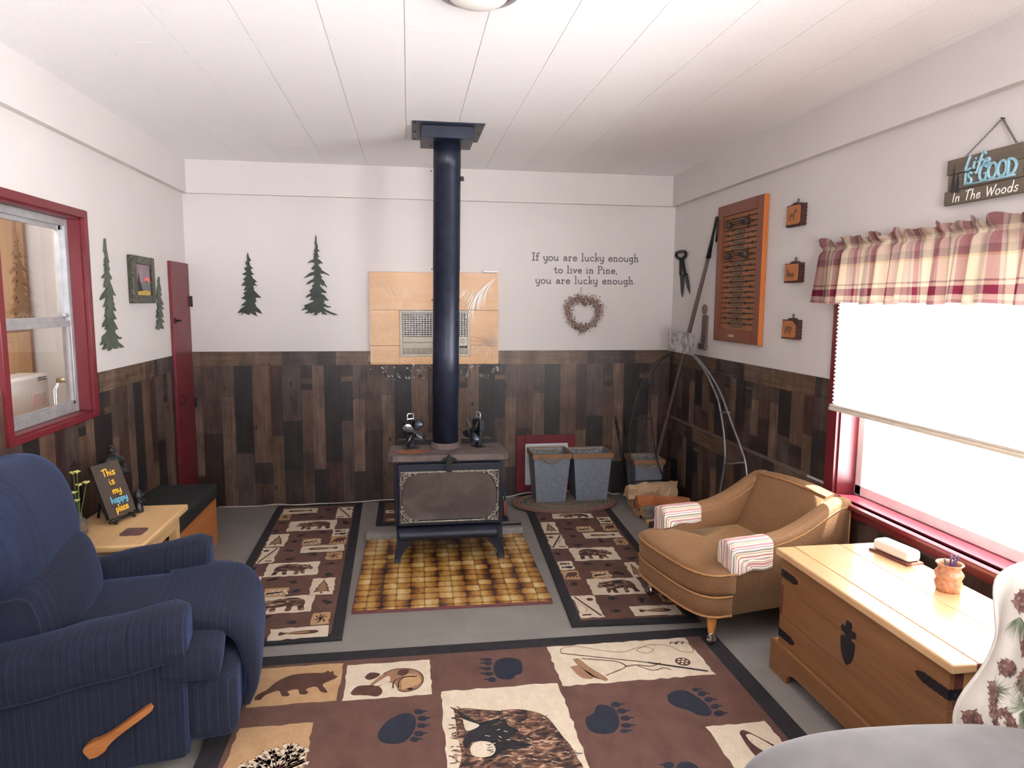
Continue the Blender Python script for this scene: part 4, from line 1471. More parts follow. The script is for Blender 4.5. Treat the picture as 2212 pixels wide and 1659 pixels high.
g = N('plaid_cloth')
uvs = g.sep(g.co('UV'))
U = g.math('FRACT', g.math('MULTIPLY', uvs[0], 16.8))
CR_, TN_, MR_, OL_, YL_ = (206, 192, 172), (166, 142, 136), (112, 42, 60), (128, 114, 108), (190, 170, 134)
cu = g.ramp(U, [(0, MR_), (.20, MR_), (.205, TN_), (.30, OL_), (.36, YL_), (.40, CR_), (.70, CR_), (.72, TN_), (.86, OL_), (.93, TN_)], 'CONSTANT')
cv = g.ramp(uvs[1], [(0, TN_), (.10, CR_), (.16, TN_), (.30, OL_), (.40, YL_), (.43, CR_), (.70, CR_), (.705, OL_), (.73, CR_), (.775, MR_), (.885, CR_), (.95, TN_)], 'CONSTANT')
col = g.mix(0.45, cu, cv)
col = g.mix(0.35, col, g.mix(1.0, cu, cv, 'MULTIPLY'))
df = g.n('ShaderNodeBsdfDiffuse')
tl = g.n('ShaderNodeBsdfTranslucent')
g.l(col, df.inputs[0])
g.l(col, tl.inputs[0])
ms = g.n('ShaderNodeMixShader')
ms.inputs[0].default_value = 0.24
g.l(df.outputs[0], ms.inputs[1])
g.l(tl.outputs[0], ms.inputs[2])
g.l(ms.outputs[0], g.out.inputs['Surface'])
m_plaid = g.mat


def valance(u, v):
    y = -2.222 - u * 2.21
    ph = u * 2 * PI * 20.7 + 2.2 * math.sin(u * 29) + 1.3 * math.sin(u * 67 + 1)
    z = 1.928 - .315 * v
    rodf = math.exp(-((v - .14) / .05) ** 2)
    am = (.012 + .016 * v) * (1 - .75 * rodf)
    x = W - .080 + .012 * rodf - am * math.sin(ph) - .006 * math.sin(ph * 2.3 + 1) * (1 - rodf) - .012 * v
    if v < .12:
        z += (.007 * math.sin(ph * 1.7 + 2) + .010 * math.sin(ph * .6)) * (1 - v / .12)
        x += (.014 * math.sin(ph * 1.3 + 2) - .008) * (1 - v / .12)
    z += .006 * math.sin(ph * .5 + 1) * max(0, v - .8) * 5 * .8
    y += .010 * math.cos(ph) * v
    y += .022 * max(0, .045 - u) / .045 * v
    return (min(x, W - .022), y, z)


MB().grid(valance, 580, 26).build('plaid_valance', m_plaid, None, LB('gathered maroon and cream plaid valance hanging over the bright window', 'valance'), recalc=False)

g = N('white_cellular_cloth')
df = g.n('ShaderNodeBsdfDiffuse')
tl = g.n('ShaderNodeBsdfTranslucent')
df.inputs[0].default_value = lin((238, 238, 238))
tl.inputs[0].default_value = lin((246, 244, 242))
ms = g.n('ShaderNodeMixShader')
ms.inputs[0].default_value = 0.6
g.l(df.outputs[0], ms.inputs[1])
g.l(tl.outputs[0], ms.inputs[2])
g.l(ms.outputs[0], g.out.inputs['Surface'])
m_shade = g.mat
cs = thing('cellular_shade', 'white cellular shade lowered halfway over the bright right window', 'window shade', (W - .03, -3.0, 1.075))
sy0, sy1 = -4.355, -2.318
ncell = 38
prof = []
for i in range(ncell * 6 + 1):
    t = i / (ncell * 6)
    z = 1.100 + t * (1.865 - 1.100)
    prof.append((W - .026 - .009 * abs(math.sin(PI * t * ncell)), z, .004 * abs(math.sin(PI * t * ncell))))
mb = MB()
vs = []
for x, z, e in prof:
    vs += [(x, sy0, z), (x, sy1 + e, z)]
mb.add(vs, [(2 * i, 2 * i + 1, 2 * i + 3, 2 * i + 2) for i in range(len(prof) - 1)], 0, True)
mb.build('cell_cloth', m_shade, cs, recalc=False)
m_rail = M('beige_rail', (214, 204, 190), (224, 214, 200), 10, rough=.4)
mb = MB().bx(W - .046, W - .0205, sy0 - .005, sy1 + .012, 1.088, 1.101, 0, .003).bx(W - .050, W - .0205, sy0 - .005, sy1 + .012, 1.070, 1.0875, 0, .004)
mb.build('bottom_rail', m_rail, cs)
MB().bx(W - .048, W - .0205, sy0 - .005, sy1 + .006, 1.865, 1.895, 0, .003).build('head_rail', m_rail, cs)

# ceiling light and ceiling support box
cl = thing('ceiling_light', 'round flush ceiling light with nickel ring at the top of the view', 'ceiling light', (1.886, -3.175, H - .06))
m_nick = M('brushed_nickel', (170, 168, 172), (190, 188, 192), 12, rough=.3, metal=.8)
MB().lathe([(.02, 0), (.140, 0), (.143, -.012), (.138, -.030), (.100, -.036), (.098, -.030), (.02, -.028)], (1.886, -3.175, H), 40).build('ring', m_nick, cl)
MB().lathe([(.100, -.030), (.096, -.046), (.078, -.058), (.04, -.066), (.002, -.068)], (1.886, -3.175, H), 40).build('glass_dome', M('opal_glass', (232, 230, 226), (240, 238, 234), 6, rough=.25), cl)

m_steel = M('blue_black_steel', (30, 34, 50), (40, 46, 64), 14, rough=.42, metal=.35)
cbx = thing('ceiling_support_box', 'square black pipe support box on the ceiling above the stove', 'ceiling box', (1.893, -1.19, H - .075))
MB().bx(1.683, 2.103, -1.425, -.965, H - .006, H, 0, .001, 1).build('trim_plate', m_steel, cbx)
MB().bx(1.735, 2.046, -1.36, -1.055, H - .075, H - .006, 0, .002, 1).build('support_box', m_steel, cbx)
mb = MB()
for x in (1.70, 2.085):
    for y in (-1.40, -1.19, -.985):
        mb.lathe([(.006, 0), (.006, -.003), (.002, -.004)], (x, y, H - .006), 8)
mb.build('screw', m_black, cbx)

# ------------------------------------------------------------------ wood stove
PIPE_X, PIPE_Y = 1.893, -1.195
m_top = M('ashy_stove_top', (78, 66, 64), (104, 92, 88), 9, rough=.7, bump=.1, bsc=60)
m_navy = M('blue_black_stove_paint', (20, 24, 38), (29, 34, 50), 10, rough=.45, metal=.2)
m_rustp = M('rust_patch', (126, 66, 40), (146, 92, 52), 16, rough=.8)
m_pewter = M('pewter_trim', (112, 106, 98), (164, 158, 148), 90, rough=.3, metal=.85)
st = thing('wood_stove', 'blue black wood stove with ornate silver door trim on a tiled hearth', 'stove', (1.885, -1.13, 0))
mb = MB()
mb.bx(1.553, 2.222, -1.385, -.80, .235, .655, 0, .006)
mb.bx(1.60, 2.175, -1.33, -.84, .185, .236, 0, .01)
mb.build('firebox', m_navy, st)
mb = MB()
poly = [(1.520, -1.435), (1.545, -1.455), (2.225, -1.455), (2.252, -1.435), (2.252, -1.10), (1.520, -1.10)]
def tp(a, b, c=0.0):
    return Vector((a, b, c))
mb.prism([(1.518, -1.41), (1.548, -1.435), (2.222, -1.435), (2.250, -1.41), (2.238, -1.10), (1.532, -1.10)], lambda a, b, c: Vector((a, b, c)), .036, 0, None, .652)
mb.bx(1.575, 2.20, -1.10, -.83, .640, .676, 0, .004)
mb.prism([(1.66 + .10 * math.cos(a), -1.31 + .055 * math.sin(a)) for a in (2 * PI * i / 18 for i in range(18))], lambda a, b, c: Vector((a + .01 * math.sin(b * 80), b, c)), .0006, 1, None, .688)
mb.build('top_plate', [m_top, m_rustp], st)
for a0, a1 in ((1.555, 1.80), (1.985, 2.20)):
    MB().bx(a0, a1, -1.098, -1.07, .676, .716, 0, .002).build('heat_shield', m_black, st)
# flue collar
MB().lathe([(.100, .686), (.100, .694), (.092, .700), (.090, .722), (.084, .724)], (PIPE_X - .018, PIPE_Y, 0), 28).build('flue_collar', m_top, st)
# door
YD = -1.388
mb = MB().bx(1.572, 2.204, YD - .026, YD, .242, .632, 0, .008)
door = mb.build('door', m_navy, st)
g = N('sooty_glass')
f = g.noise((6, 6, 9), det=5, dist=.8)
c = g.ramp(f, [(.3, (66, 58, 56)), (.5, (78, 69, 66)), (.75, (90, 80, 77))])
m_soot = g.set(c, .12)
MB().bx(1.600, 2.178, YD - .032, YD - .026, .282, .572, 0, .002).build('glass', m_soot, door)
mb = MB()
tx0, tx1, tz0, tz1 = 1.588, 2.190, .266, .588
yb = YD - .030
tw = .010
for a0, a1, c0, c1 in ((tx0, tx0 + tw, tz0, tz1), (tx1 - tw, tx1, tz0, tz1), (tx0, tx1, tz0, tz0 + tw * 1.2), (tx0, tx1, tz1 - tw * 1.5, tz1)):
    mb.bx(a0, a1, yb - .008, yb + .002, c0, c1, 0, .003)


def scroll(cx, cz, r, a0, turns, s):
    return [(cx + s * r * (1 - .72 * i / 16) * math.cos(a0 + turns * 2 * PI * i / 16), cz + r * (1 - .72 * i / 16) * math.sin(a0 + turns * 2 * PI * i / 16)) for i in range(17)]


for sx, ox in ((1, tx0), (-1, tx1)):
    for sz, oz in ((1, tz0), (-1, tz1)):
        def P3(a, b):
            return Vector((ox + sx * a, yb - .008, oz + sz * b))
        mb.add([P3(0, 0), P3(.030, 0), P3(.022, .010), P3(.010, .022), P3(0, .030)], [(0, 1, 2, 3, 4)])
        for cx, cz, r, a0, tn in ((.036, .026, .017, 0, 1.1), (.026, .046, .014, 2, -1.1), (.062, .014, .013, 1, 1.2), (.013, .070, .013, 3, -1.2), (.092, .010, .009, .5, 1.2), (.010, .098, .009, 2.5, -1.2), (.016, .018, .014, 4, 1)):
            mb.tube([P3(a, b) for a, b in scroll(cx, cz, r, a0, tn, 1)], [.0052 - .0022 * i / 16 for i in range(17)], 6)
        mb.tube([P3(a, b) for a, b in ((.0, .085), (.014, .060), (.034, .034), (.060, .014), (.090, .0))], .0042, 6)
mb.build('door_trim', m_pewter, door)
mb = MB()
mb.prism([(1.885 + a, .640 + b) for a, b in ((-.016, -.055), (.016, -.055), (.018, -.01), (.012, .035), (0, .055), (-.012, .035), (-.018, -.01))], plane((0, -1.437, 0), (1, 0, 0), (0, 0, 1)), .014)
mb.prism([(1.885 + a, .648 + b) for a, b in ((-.055, 0), (.055, 0), (.035, .022), (.014, .03), (0, .05), (-.014, .03), (-.035, .022))], plane((0, -1.4352, 0), (1, 0, 0), (0, 0, 1)), .002)
mb.build('door_latch', m_black, door)
# ash lip
mb = MB()
pr = [(-1.36, .235), (-1.43, .238), (-1.468, .226), (-1.482, .205), (-1.475, .182), (-1.45, .166), (-1.36, .162)]
mb.loft([[Vector((x, a, b)) for a, b in pr] for x in (1.578, 1.59, 2.165, 2.178)], 0, True)
mb.build('ash_lip', m_navy, st)
mb = MB().bx(1.64, 2.12, -1.40, -.9, .150, .166, 0, .004)
mb.build('bottom_pan', m_navy, st)


def leg(x, y, s):
    mb = MB()
    secs = [(.235, .105, .055, .0), (.165, .105, .055, .0), (.135, .088, .050, -.004), (.105, .062, .046, -.008), (.075, .045, .042, -.012), (.045, .036, .038, -.016), (.0205, .040, .042, -.018)]
    rings = []
    for z, w, d, o in secs:
        x0 = x + s * o
        rings.append([Vector((x0 - (w if s < 0 else 0), y - d, z)), Vector((x0 + (0 if s < 0 else w), y - d, z)), Vector((x0 + (0 if s < 0 else w), y + d, z)), Vector((x0 - (w if s < 0 else 0), y + d, z))])
    mb.loft(rings, 0, False)
    mb.build('leg', m_navy, st)


leg(1.565, -1.39, 1)
leg(2.212, -1.39, -1)
leg(1.565, -.86, 1)
leg(2.212, -.86, -1)
mb = MB()
mb.tube(spline([(2.222, -1.22, .40), (2.245, -1.25, .40), (2.252, -1.26, .37), (2.250, -1.26, .34)]), .006, 8)
h = mb.build('air_lever', m_steel, st)
MB().lathe([(.004, 0), (.013, .01), (.014, .05), (.011, .10), (.004, .11)], (2.250, -1.26, .235), 12).build('wooden_grip', WOOD('dark_red_grip', (92, 44, 32), (112, 56, 40), 'z', 8, .45), h)

# pipe
spip = thing('stove_pipe', 'tall blue black stove pipe rising from the stove to the ceiling', 'stove pipe', (PIPE_X - .018, PIPE_Y, .724))
mb = MB()
x0, x1, r = PIPE_X - .018, PIPE_X + .002, .083
zs = [(.724, .0815), (1.02, .0815), (1.021, .0835), (1.30, .0825), (1.80, .0825), (1.801, .0838), (2.42, .083), (2.421, .0845), (H - .075, .083)]
mb.loft([[Vector((x0 + (x1 - x0) * (z - .724) / 1.84 + rr * math.cos(a), PIPE_Y + rr * math.sin(a), z)) for a in (2 * PI * k / 36 for k in range(36))] for z, rr in zs], 0, True)
mb.build('pipe', m_steel, spip)
mb = MB()
for z in (.80, 1.03, 1.62, 1.81, 2.40, 2.55):
    for s in (-1, 1):
        mb.lathe([(.005, 0), (.005, .004), (.002, .006)], (PIPE_X - .01 + s * .083, PIPE_Y, z), 8, 0, True, (s, 0, 0))
mb.build('screw', m_black, spip)
MB().box((PIPE_X + .092, PIPE_Y, 2.36), (.02, .016, .028), 0, .003).cyl((PIPE_X + .08, PIPE_Y, 2.36), (PIPE_X + .105, PIPE_Y, 2.36), .004).build('damper_knob', m_black, spip)

# stove fans
m_alum = M('bright_aluminium', (196, 200, 206), (214, 218, 224), 16, rough=.28, metal=.85)
m_blade = M('dark_anodised_blade', (70, 74, 84), (98, 102, 112), 12, rough=.3, metal=.75)
m_fanb = M('black_fan_body', (22, 24, 30), (34, 36, 44), 20, rough=.45, metal=.3)


def fan(x, y, yaw, label, tilt):
    t = thing('stove_fan', label, 'stove fan', (x, y, .688), yaw, 'fans on the stove top')
    mb = MB().bx(-.045, .045, -.030, .030, 0, .006, 0, .002).bx(-.020, .020, -.016, .016, .006, .075, 0, .004)
    mb.bx(-.034, .034, -.014, .014, .07, .12, 0, .004)
    mb.build('base', m_fanb, t, local=True)
    mb = MB()
    for k in range(5):
        xx = -.040 + .020 * k
        mb.bx(xx - .003, xx + .003, -.018, .018, .11, .185 - .006 * abs(k - 2), 0, .001, 1)
    mb.bx(-.046, .046, -.019, .019, .106, .114, 0, .002)
    mb.build('cooling_fins', m_fanb, t, local=True)
    mb = MB()
    mb.tube([(-.022, .0, .17), (-.022, 0, .215), (-.016, 0, .222), (.016, 0, .222), (.022, 0, .215), (.022, 0, .17)], .004, 6)
    mb.bx(-.024, .024, -.004, .004, .186, .192)
    mb.build('handle', m_alum, t, local=True)
    mb = MB().lathe([(.004, .0), (.014, .004), (.016, .02), (.014, .032)], (0, -.062, .112), 14, 0, True, (0, 1, 0))
    mb.cyl((0, -.06, .112), (0, -.014, .112), .012)
    hub = mb.build('motor_hub', m_fanb, t, local=True)
    for k in range(4):
        a = tilt + k * PI / 2
        ca, sa = math.cos(a), math.sin(a)
        mb = MB()
        rings = []
        for r, w, tw in ((.012, .010, .5), (.035, .022, .55), (.062, .030, .6), (.080, .024, .62), (.088, .008, .62)):
            c = Vector((ca * r, -.055, .112 + sa * r))
            tn = Vector((-sa, 0, ca))
            q = tn * math.cos(tw) + Vector((0, 1, 0)) * math.sin(tw)
            nn = q.cross(Vector((ca, 0, sa)))
            rings.append([c + q * w + nn * .0012, c - q * w + nn * .0012, c - q * w - nn * .0012, c + q * w - nn * .0012])
        mb.loft(rings, 0, True)
        mb.build('blade', m_alum if k == 1 else m_blade, t, local=True)


fan(1.655, -1.215, .5, 'black stove fan left of the pipe, its blades turned towards the room', 1.0)
fan(2.085, -1.205, -1.05, 'black stove fan right of the pipe, its blades seen nearly edge on', .6)

# hearth pad
def hearth_mat():
    """glazed tiles: rounded amber cushions, brown glaze pooled between them"""
    g = N('amber_glazed_tile')
    v = g.sep()
    wob = g.math('MULTIPLY', g.math('SUBTRACT', g.noise((38, 38, 38), det=3), .5), .22)
    S = .0762
    ux = g.math('ADD', g.math('DIVIDE', v[0], S), wob)
    uy = g.math('ADD', g.math('DIVIDE', v[1], S), wob)
    cx = g.math('SUBTRACT', g.math('FRACT', ux), .5)
    cy = g.math('SUBTRACT', g.math('FRACT', uy), .5)
    ed = g.math('POWER', g.math('ADD', g.math('POWER', g.math('ABSOLUTE', cx), 4.0), g.math('POWER', g.math('ABSOLUTE', cy), 3.0)), .3)
    cmb = g.n('ShaderNodeCombineXYZ')
    g.l(g.math('FLOOR', ux), cmb.inputs[0])
    g.l(g.math('FLOOR', uy), cmb.inputs[1])
    wn = g.n('ShaderNodeTexWhiteNoise', noise_dimensions='2D')
    g.l(cmb.outputs[0], wn.inputs['Vector'])
    # the glaze runs dark along the middle of every second seam
    fx = g.math('ABSOLUTE', g.math('SUBTRACT', g.math('FRACT', g.math('DIVIDE', v[0], 2 * S)), .5))
    pool = g.math('MULTIPLY', g.math('SUBTRACT', .36, fx), 1.3)
    big = g.noise((7, 6, 6), det=2)
    pool = g.math('MULTIPLY', g.math('MAXIMUM', pool, 0.0), g.math('ADD', g.math('MULTIPLY', big, 2.6), -.35))
    t = g.math('ADD', .74, g.math('MULTIPLY', g.math('SUBTRACT', wn.outputs['Value'], .5), .42))
    t = g.math('SUBTRACT', t, g.math('MULTIPLY', g.math('MAXIMUM', g.math('SUBTRACT', ed, .37), 0.0), 1.6))
    t = g.math('SUBTRACT', t, g.math('MULTIPLY', g.math('MAXIMUM', pool, 0.0), .85))
    t = g.math('ADD', t, g.math('MULTIPLY', g.math('SUBTRACT', g.noise((60, 30, 30), det=3), .5), .35))
    c = g.ramp(t, [(.10, (62, 38, 32)), (.32, (104, 66, 40)), (.50, (150, 104, 50)), (.70, (178, 140, 76)), (.92, (206, 182, 132))])
    gx = g.math('ABSOLUTE', g.math('SUBTRACT', g.math('FRACT', g.math('DIVIDE', v[0], 2 * S)), .5))
    gy = g.math('ABSOLUTE', g.math('SUBTRACT', g.math('FRACT', g.math('DIVIDE', v[1], 2 * S)), .5))
    gr = g.math('GREATER_THAN', g.math('MAXIMUM', gx, gy), .490)
    c = g.mix(gr, c, (104, 80, 58))
    return g.set(c, .25)


m_hearth = hearth_mat()
m_hedge = M('dark_red_edge', (96, 50, 54), (110, 60, 62), 20, rough=.5)
hr = thing('hearth_pad', 'square amber and brown glazed tile hearth pad under the wood stove', 'hearth pad', (1.88, -1.51, 0), math.radians(-.8))
MB().bx(-.530, .530, -.555, .555, 0, .014, 0, .002, 1).build('edge_board', m_hedge, hr, local=True)
mb = MB().bx(-.526, .526, -.548, .552, .014, .020, 0, .001, 1)
mb.build('tile_top', m_hearth, hr, local=True)
mb = MB()
mb.bx(1.345, 2.425, -.985, -.90, 0, .060, 0, .022, 4)
mb.build('grey_board', M('grey_felt_roll', (128, 124, 124), (142, 138, 138), 30, rough=.8), None, LB('long grey padded board lying on the floor along the rear edge of the hearth pad', 'board'))

# ------------------------------------------------------------------ rugs
def pile_mat(name, c1, c2, sc=30, extra=None):
    g = N(name)
    f = g.noise((sc, sc * .6, sc), det=5)
    c = g.ramp(f, [(.3, c1), (.7, c2)])
    f3 = g.noise((230, 230, 230), det=2)
    c = g.mix(.35, c, g.ramp(f3, [(.3, tuple(v * .55 for v in c1)), (.7, c2)]))
    g.bump(f3, .5, .003)
    return g.set(c, .95)


m_rb = pile_mat('rug_brown_pile', (82, 54, 47), (108, 76, 66), 14)
m_rk = pile_mat('rug_black_pile', (24, 22, 26), (38, 36, 42))
m_rc = pile_mat('rug_cream_pile', (206, 190, 166), (226, 212, 190))
m_rt = pile_mat('rug_tan_pile', (176, 138, 98), (194, 158, 118))
m_rd_ = pile_mat('rug_dark_brown_figure', (70, 42, 34), (92, 58, 48))
m_rn = pile_mat('rug_navy_paw', (22, 26, 40), (34, 40, 58))


def bearfur():
    g = N('rug_bear_fur')
    f = g.noise((22, 40, 22), det=6, dist=.8)
    c = g.ramp(f, [(.30, (26, 22, 24)), (.46, (60, 42, 36)), (.56, (118, 84, 66)), (.68, (188, 156, 130))])
    g.bump(g.noise((230, 230, 230), det=2), .5, .003)
    return g.set(c, .95)


m_rf = bearfur()
m_rl = pile_mat('rug_light_brown_line', (140, 104, 78), (160, 122, 94))
RUGM = [m_rb, m_rk, m_rc, m_rt, m_rd_, m_rn, m_rf, m_rl]
B_, K_, C_, T_, D_, N_, F_, L__ = range(8)


class Rug:
    def __init__(s, t):
        s.mb = MB()
        s.t = t
        s.r = random.Random(4)

    def base(s, poly, border, lx, ly):
        x0, y0, x1, y1 = poly
        s.mb.bx(x0, x1, y0, y1, 0, s.t, K_, .003)
        s.mb.bx(x0 + border, x1 - border, y0 + border, y1 - border, s.t - .002, s.t + .001, B_)

    def poly(s, pts, mi, lvl):
        t = s.t + .0008 + .0008 * lvl
        s.mb.prism(pts, lambda a, b, c: Vector((a, b, c)), .0008, mi, None, t)

    def panel(s, x0, y0, x1, y1, mi, wob=.006):
        n = max(3, int((x1 - x0) / .03))
        m = max(3, int((y1 - y0) / .03))
        w = lambda: s.r.uniform(-wob, wob)
        P = [(x0 + (x1 - x0) * i / n, y0 + w()) for i in range(n)] + [(x1 + w(), y0 + (y1 - y0) * i / m) for i in range(m)]
        P += [(x1 - (x1 - x0) * i / n, y1 + w()) for i in range(n)] + [(x0 + w(), y1 - (y1 - y0) * i / m) for i in range(m)]
        s.poly(P, mi, 0)

    def fig(s, pts, x0, y0, x1, y1, mi, lvl=1, flip=False, sm=True):
        P = [((1 - a if flip else a), b) for a, b in pts]
        P = [(x0 + (x1 - x0) * a, y0 + (y1 - y0) * b) for a, b in P]
        if sm:
            P = [(p.x, p.y) for p in spline(P + [P[0]], 3)][:-1]
        s.poly(P, mi, lvl)

    def line(s, pts, w, mi, lvl=1, sm=True):
        P = spline(pts, 5) if sm and len(pts) > 2 else [Vector((a, b, 0)) for a, b in pts]
        L, R = [], []
        for i, p in enumerate(P):
            t = (P[min(i + 1, len(P) - 1)] - P[max(i - 1, 0)])
            nrm = Vector((-t.y, t.x, 0)).normalized() * w
            L.append(p + nrm)
            R.append(p - nrm)
        z = s.t + .0016 + .0008 * lvl
        vs = [Vector((p.x, p.y, z)) for p in L + R]
        n = len(L)
        s.mb.add(vs, [(i, i + 1, n + i + 1, n + i) for i in range(n - 1)], mi)

    def ell(s, cx, cy, rx, ry, rot, mi, lvl=1):
        c, q = math.cos(rot), math.sin(rot)
        s.poly([(cx + rx * math.cos(a) * c - ry * math.sin(a) * q, cy + rx * math.cos(a) * q + ry * math.sin(a) * c) for a in (2 * PI * i / 18 for i in range(18))], mi, lvl)

    def paw(s, cx, cy, ang, k, hind=False, mi=N_):
        def R(a, b):
            c, q = math.cos(ang), math.sin(ang)
            return (cx + k * (a * c - b * q), cy + k * (a * q + b * c))
        if hind:
            pad = [(-.75, .05), (-.6, .28), (-.2, .33), (.25, .38), (.55, .36), (.62, .05), (.55, -.30), (.25, -.34), (-.25, -.28), (-.6, -.22)]
        else:
            pad = [(-.42, .02), (-.34, .30), (-.02, .30), (.18, .46), (.46, .40), (.52, .05), (.46, -.34), (.14, -.48), (-.25, -.36)]
        s.poly([(p.x, p.y) for p in spline([R(*p) for p in pad] + [R(*pad[0])], 3)][:-1], mi, 0)
        for i, (a, b) in enumerate(((.56, .50), (.72, .27), (.78, .02), (.74, -.22), (.60, -.44))):
            x, y = R(a, b)
            s.ell(x, y, .135 * k, .085 * k, ang + (.5 - .25 * i) * .4, mi, 0)
            x, y = R(a + .25, b * 1.12)
            s.ell(x, y, .07 * k, .022 * k, ang, mi, 0)

    def done(s, name, root):
        return s.mb.build(name, RUGM, root, local=True, recalc=False)


BEAR = [(.03, .45), (.05, .58), (.10, .66), (.13, .78), (.18, .74), (.24, .80), (.33, .80), (.45, .86), (.60, .90), (.78, .88), (.90, .74), (.95, .55), (.94, .32), (.97, .10), (.86, .09), (.83, .30), (.74, .34), (.72, .10), (.62, .09), (.63, .36), (.50, .34), (.44, .30), (.46, .08), (.35, .08), (.34, .32), (.28, .12), (.20, .10), (.22, .40), (.16, .42), (.09, .40)]
WBEAR = [(.97, .60), (.99, .66), (.94, .72), (.92, .84), (.88, .80), (.85, .86), (.80, .80), (.66, .82), (.50, .82), (.36, .78), (.22, .62), (.14, .42), (.04, .28), (.02, .16), (.10, .14), (.14, .26), (.28, .36), (.34, .22), (.40, .18), (.44, .22), (.40, .32), (.52, .36), (.56, .22), (.64, .20), (.66, .26), (.62, .34), (.74, .40), (.82, .24), (.90, .20), (.88, .28), (.82, .44), (.88, .52)]
FISH = [(.02, .5), (.10, .72), (.30, .80), (.55, .74), (.78, .58), (.94, .78), (.98, .5), (.94, .22), (.78, .42), (.55, .26), (.30, .20), (.10, .28)]
PINE = [(.45, .02), (.55, .02), (.55, .16), (.94, .12), (.80, .30), (.88, .32), (.70, .52), (.78, .54), (.62, .74), (.50, .97), (.38, .74), (.24, .54), (.32, .52), (.12, .32), (.22, .30), (.06, .12), (.45, .16)]


def motif(rug, kind, x0, y0, x1, y1, flip=False):
    w, h = x1 - x0, y1 - y0
    if kind == 'bear':
        rug.panel(x0, y0, x1, y1, C_)
        rug.fig(BEAR, x0 + .12 * w, y0 + .04 * h, x1 - .08 * w, y1 - .02 * h, F_, 1, flip)
    elif kind == 'tree':
        rug.panel(x0, y0, x1, y1, C_)
        rug.fig(PINE, x0 + .1 * w, y0 + .06 * h, x1 - .1 * w, y1 - .06 * h, D_, 1, False, False)
        rug.fig(PINE, x0 + .22 * w, y0 + .12 * h, x1 - .22 * w, y1 - .16 * h, L__, 2, False, False)
    elif kind == 'rod':
        rug.panel(x0, y0, x1, y1, C_)
        a = (x0 + .1 * w, x1 - .1 * w)
        if flip:
            a = a[::-1]
        rug.line([(a[0], y1 - .06 * h), (a[1], y0 + .05 * h)], .006, D_, 1, False)
        rug.line([(a[0], y0 + .1 * h), ((a[0] + a[1]) / 2, y0 + .12 * h)], .008, D_, 1, False)
        rug.line([(a[0], y1 - .3 * h), (a[0] * .8 + a[1] * .2, y0 + .6 * h), (a[0] * .6 + a[1] * .4, y0 + .35 * h), (a[0] * .75 + a[1] * .25, y0 + .25 * h)], .002, L__)
        rug.ell(a[1] * .8 + a[0] * .2, y1 - .2 * h, .018, .018, 0, D_)
    elif kind == 'strip':
        rug.panel(x0, y0, x1, y1, C_)
        rug.fig(FISH, x0 + .14 * w, y0 + .22 * h, x1 - .14 * w, y1 - .22 * h, D_, 1, flip)
        rug.fig(FISH, x0 + .25 * w, y0 + .34 * h, x1 - .30 * w, y1 - .34 * h, L__, 2, flip)
    elif kind == 'fish':
        rug.panel(x0, y0, x1, y1, C_)
        rug.fig(FISH, x0 + .08 * w, y0 + .45 * h, x1 - .2 * w, y1 - .08 * h, F_, 1, flip)
        rug.fig(FISH, x0 + .15 * w, y0 + .08 * h, x1 - .08 * w, y0 + .5 * h, K_, 1, not flip)
    elif kind == 'leaf':
        rug.panel(x0, y0, x1, y1, T_)
        for k in range(7):
            a = -.3 + k * .6
            cx, cy = x0 + w * (.14 + .12 * k), y0 + h * .5
            rug.line([(x0 + w * .1, y0 + h * .35), (cx, cy), (cx + .02, cy + (.3 if k % 2 else -.3) * h)], .006, C_)
    elif kind == 'tbear':
        rug.panel(x0, y0, x1, y1, T_)
        rug.fig(WBEAR, x0 + .06 * w, y0 + .02 * h, x1 - .06 * w, y1, D_, 1, flip)
    elif kind == 'antler':
        rug.panel(x0, y0, x1, y1, T_)
        cx, cy = x0 + .5 * w, y0 + .45 * h
        for a in (.3, .9, 1.6, 2.4, 3.2, 4.2, 5.4):
            rug.line([(cx, cy), (cx + .22 * w * math.cos(a + .3), cy + .22 * h * math.sin(a + .3)), (cx + .38 * w * math.cos(a), cy + .40 * h * math.sin(a))], .004, D_)


def baked(root, ox, oy, s, panels, paws, k):
    Mi = MW[root.name].inverted()

    def fl(x, y):
        p = at(ox + x / s, oy + y / s, z=.012)
        q = Mi @ p
        return q.x, q.y
    R = Rug(.012)
    return R, fl


# left runner
rl = thing('runner_rug', 'lodge runner rug lying left of the hearth pad, its front end by the recliner', 'rug', (.970, -1.205, 0), math.radians(1.3), 'lodge pattern runner rugs')
R, fl = baked(rl, 500, 1080, 5.183, None, None, 0)
R.base((-.325, -1.14, .325, 1.14), .055, 0, 0)
for kind, a, b_, fp in (('strip', (570, 105), (955, 145), 0), ('antler', (505, 165), (645, 225), 0), ('rod', (1195, 85), (1345, 200), 0), ('bear', (665, 245), (1155, 330), 0),
                        ('fish', (1145, 330), (1300, 400), 0), ('leaf', (810, 440), (985, 500), 0), ('tbear', (1115, 415), (1290, 490), 0), ('tree', (380, 395), (590, 520), 0),
                        ('rod', (300, 545), (460, 705), 1), ('strip', (795, 520), (1255, 570), 0), ('antler', (1070, 595), (1230, 660), 0), ('bear', (415, 720), (955, 835), 1),
                        ('tree', (915, 885), (1135, 1055), 0), ('leaf', (385, 1000), (610, 1080), 0), ('fish', (180, 870), (290, 970), 0), ('bear', (180, 1110), (890, 1250), 0),
                        ('antler', (920, 1270), (1085, 1385), 0), ('strip', (445, 1450), (1065, 1530), 1)):
    xa, ya = fl(*a)
    xb, yb_ = fl(*b_)
    xa, xb = max(xa, -.262), min(xb, .262)
    motif(R, kind, xa, yb_, xb, ya, bool(fp))
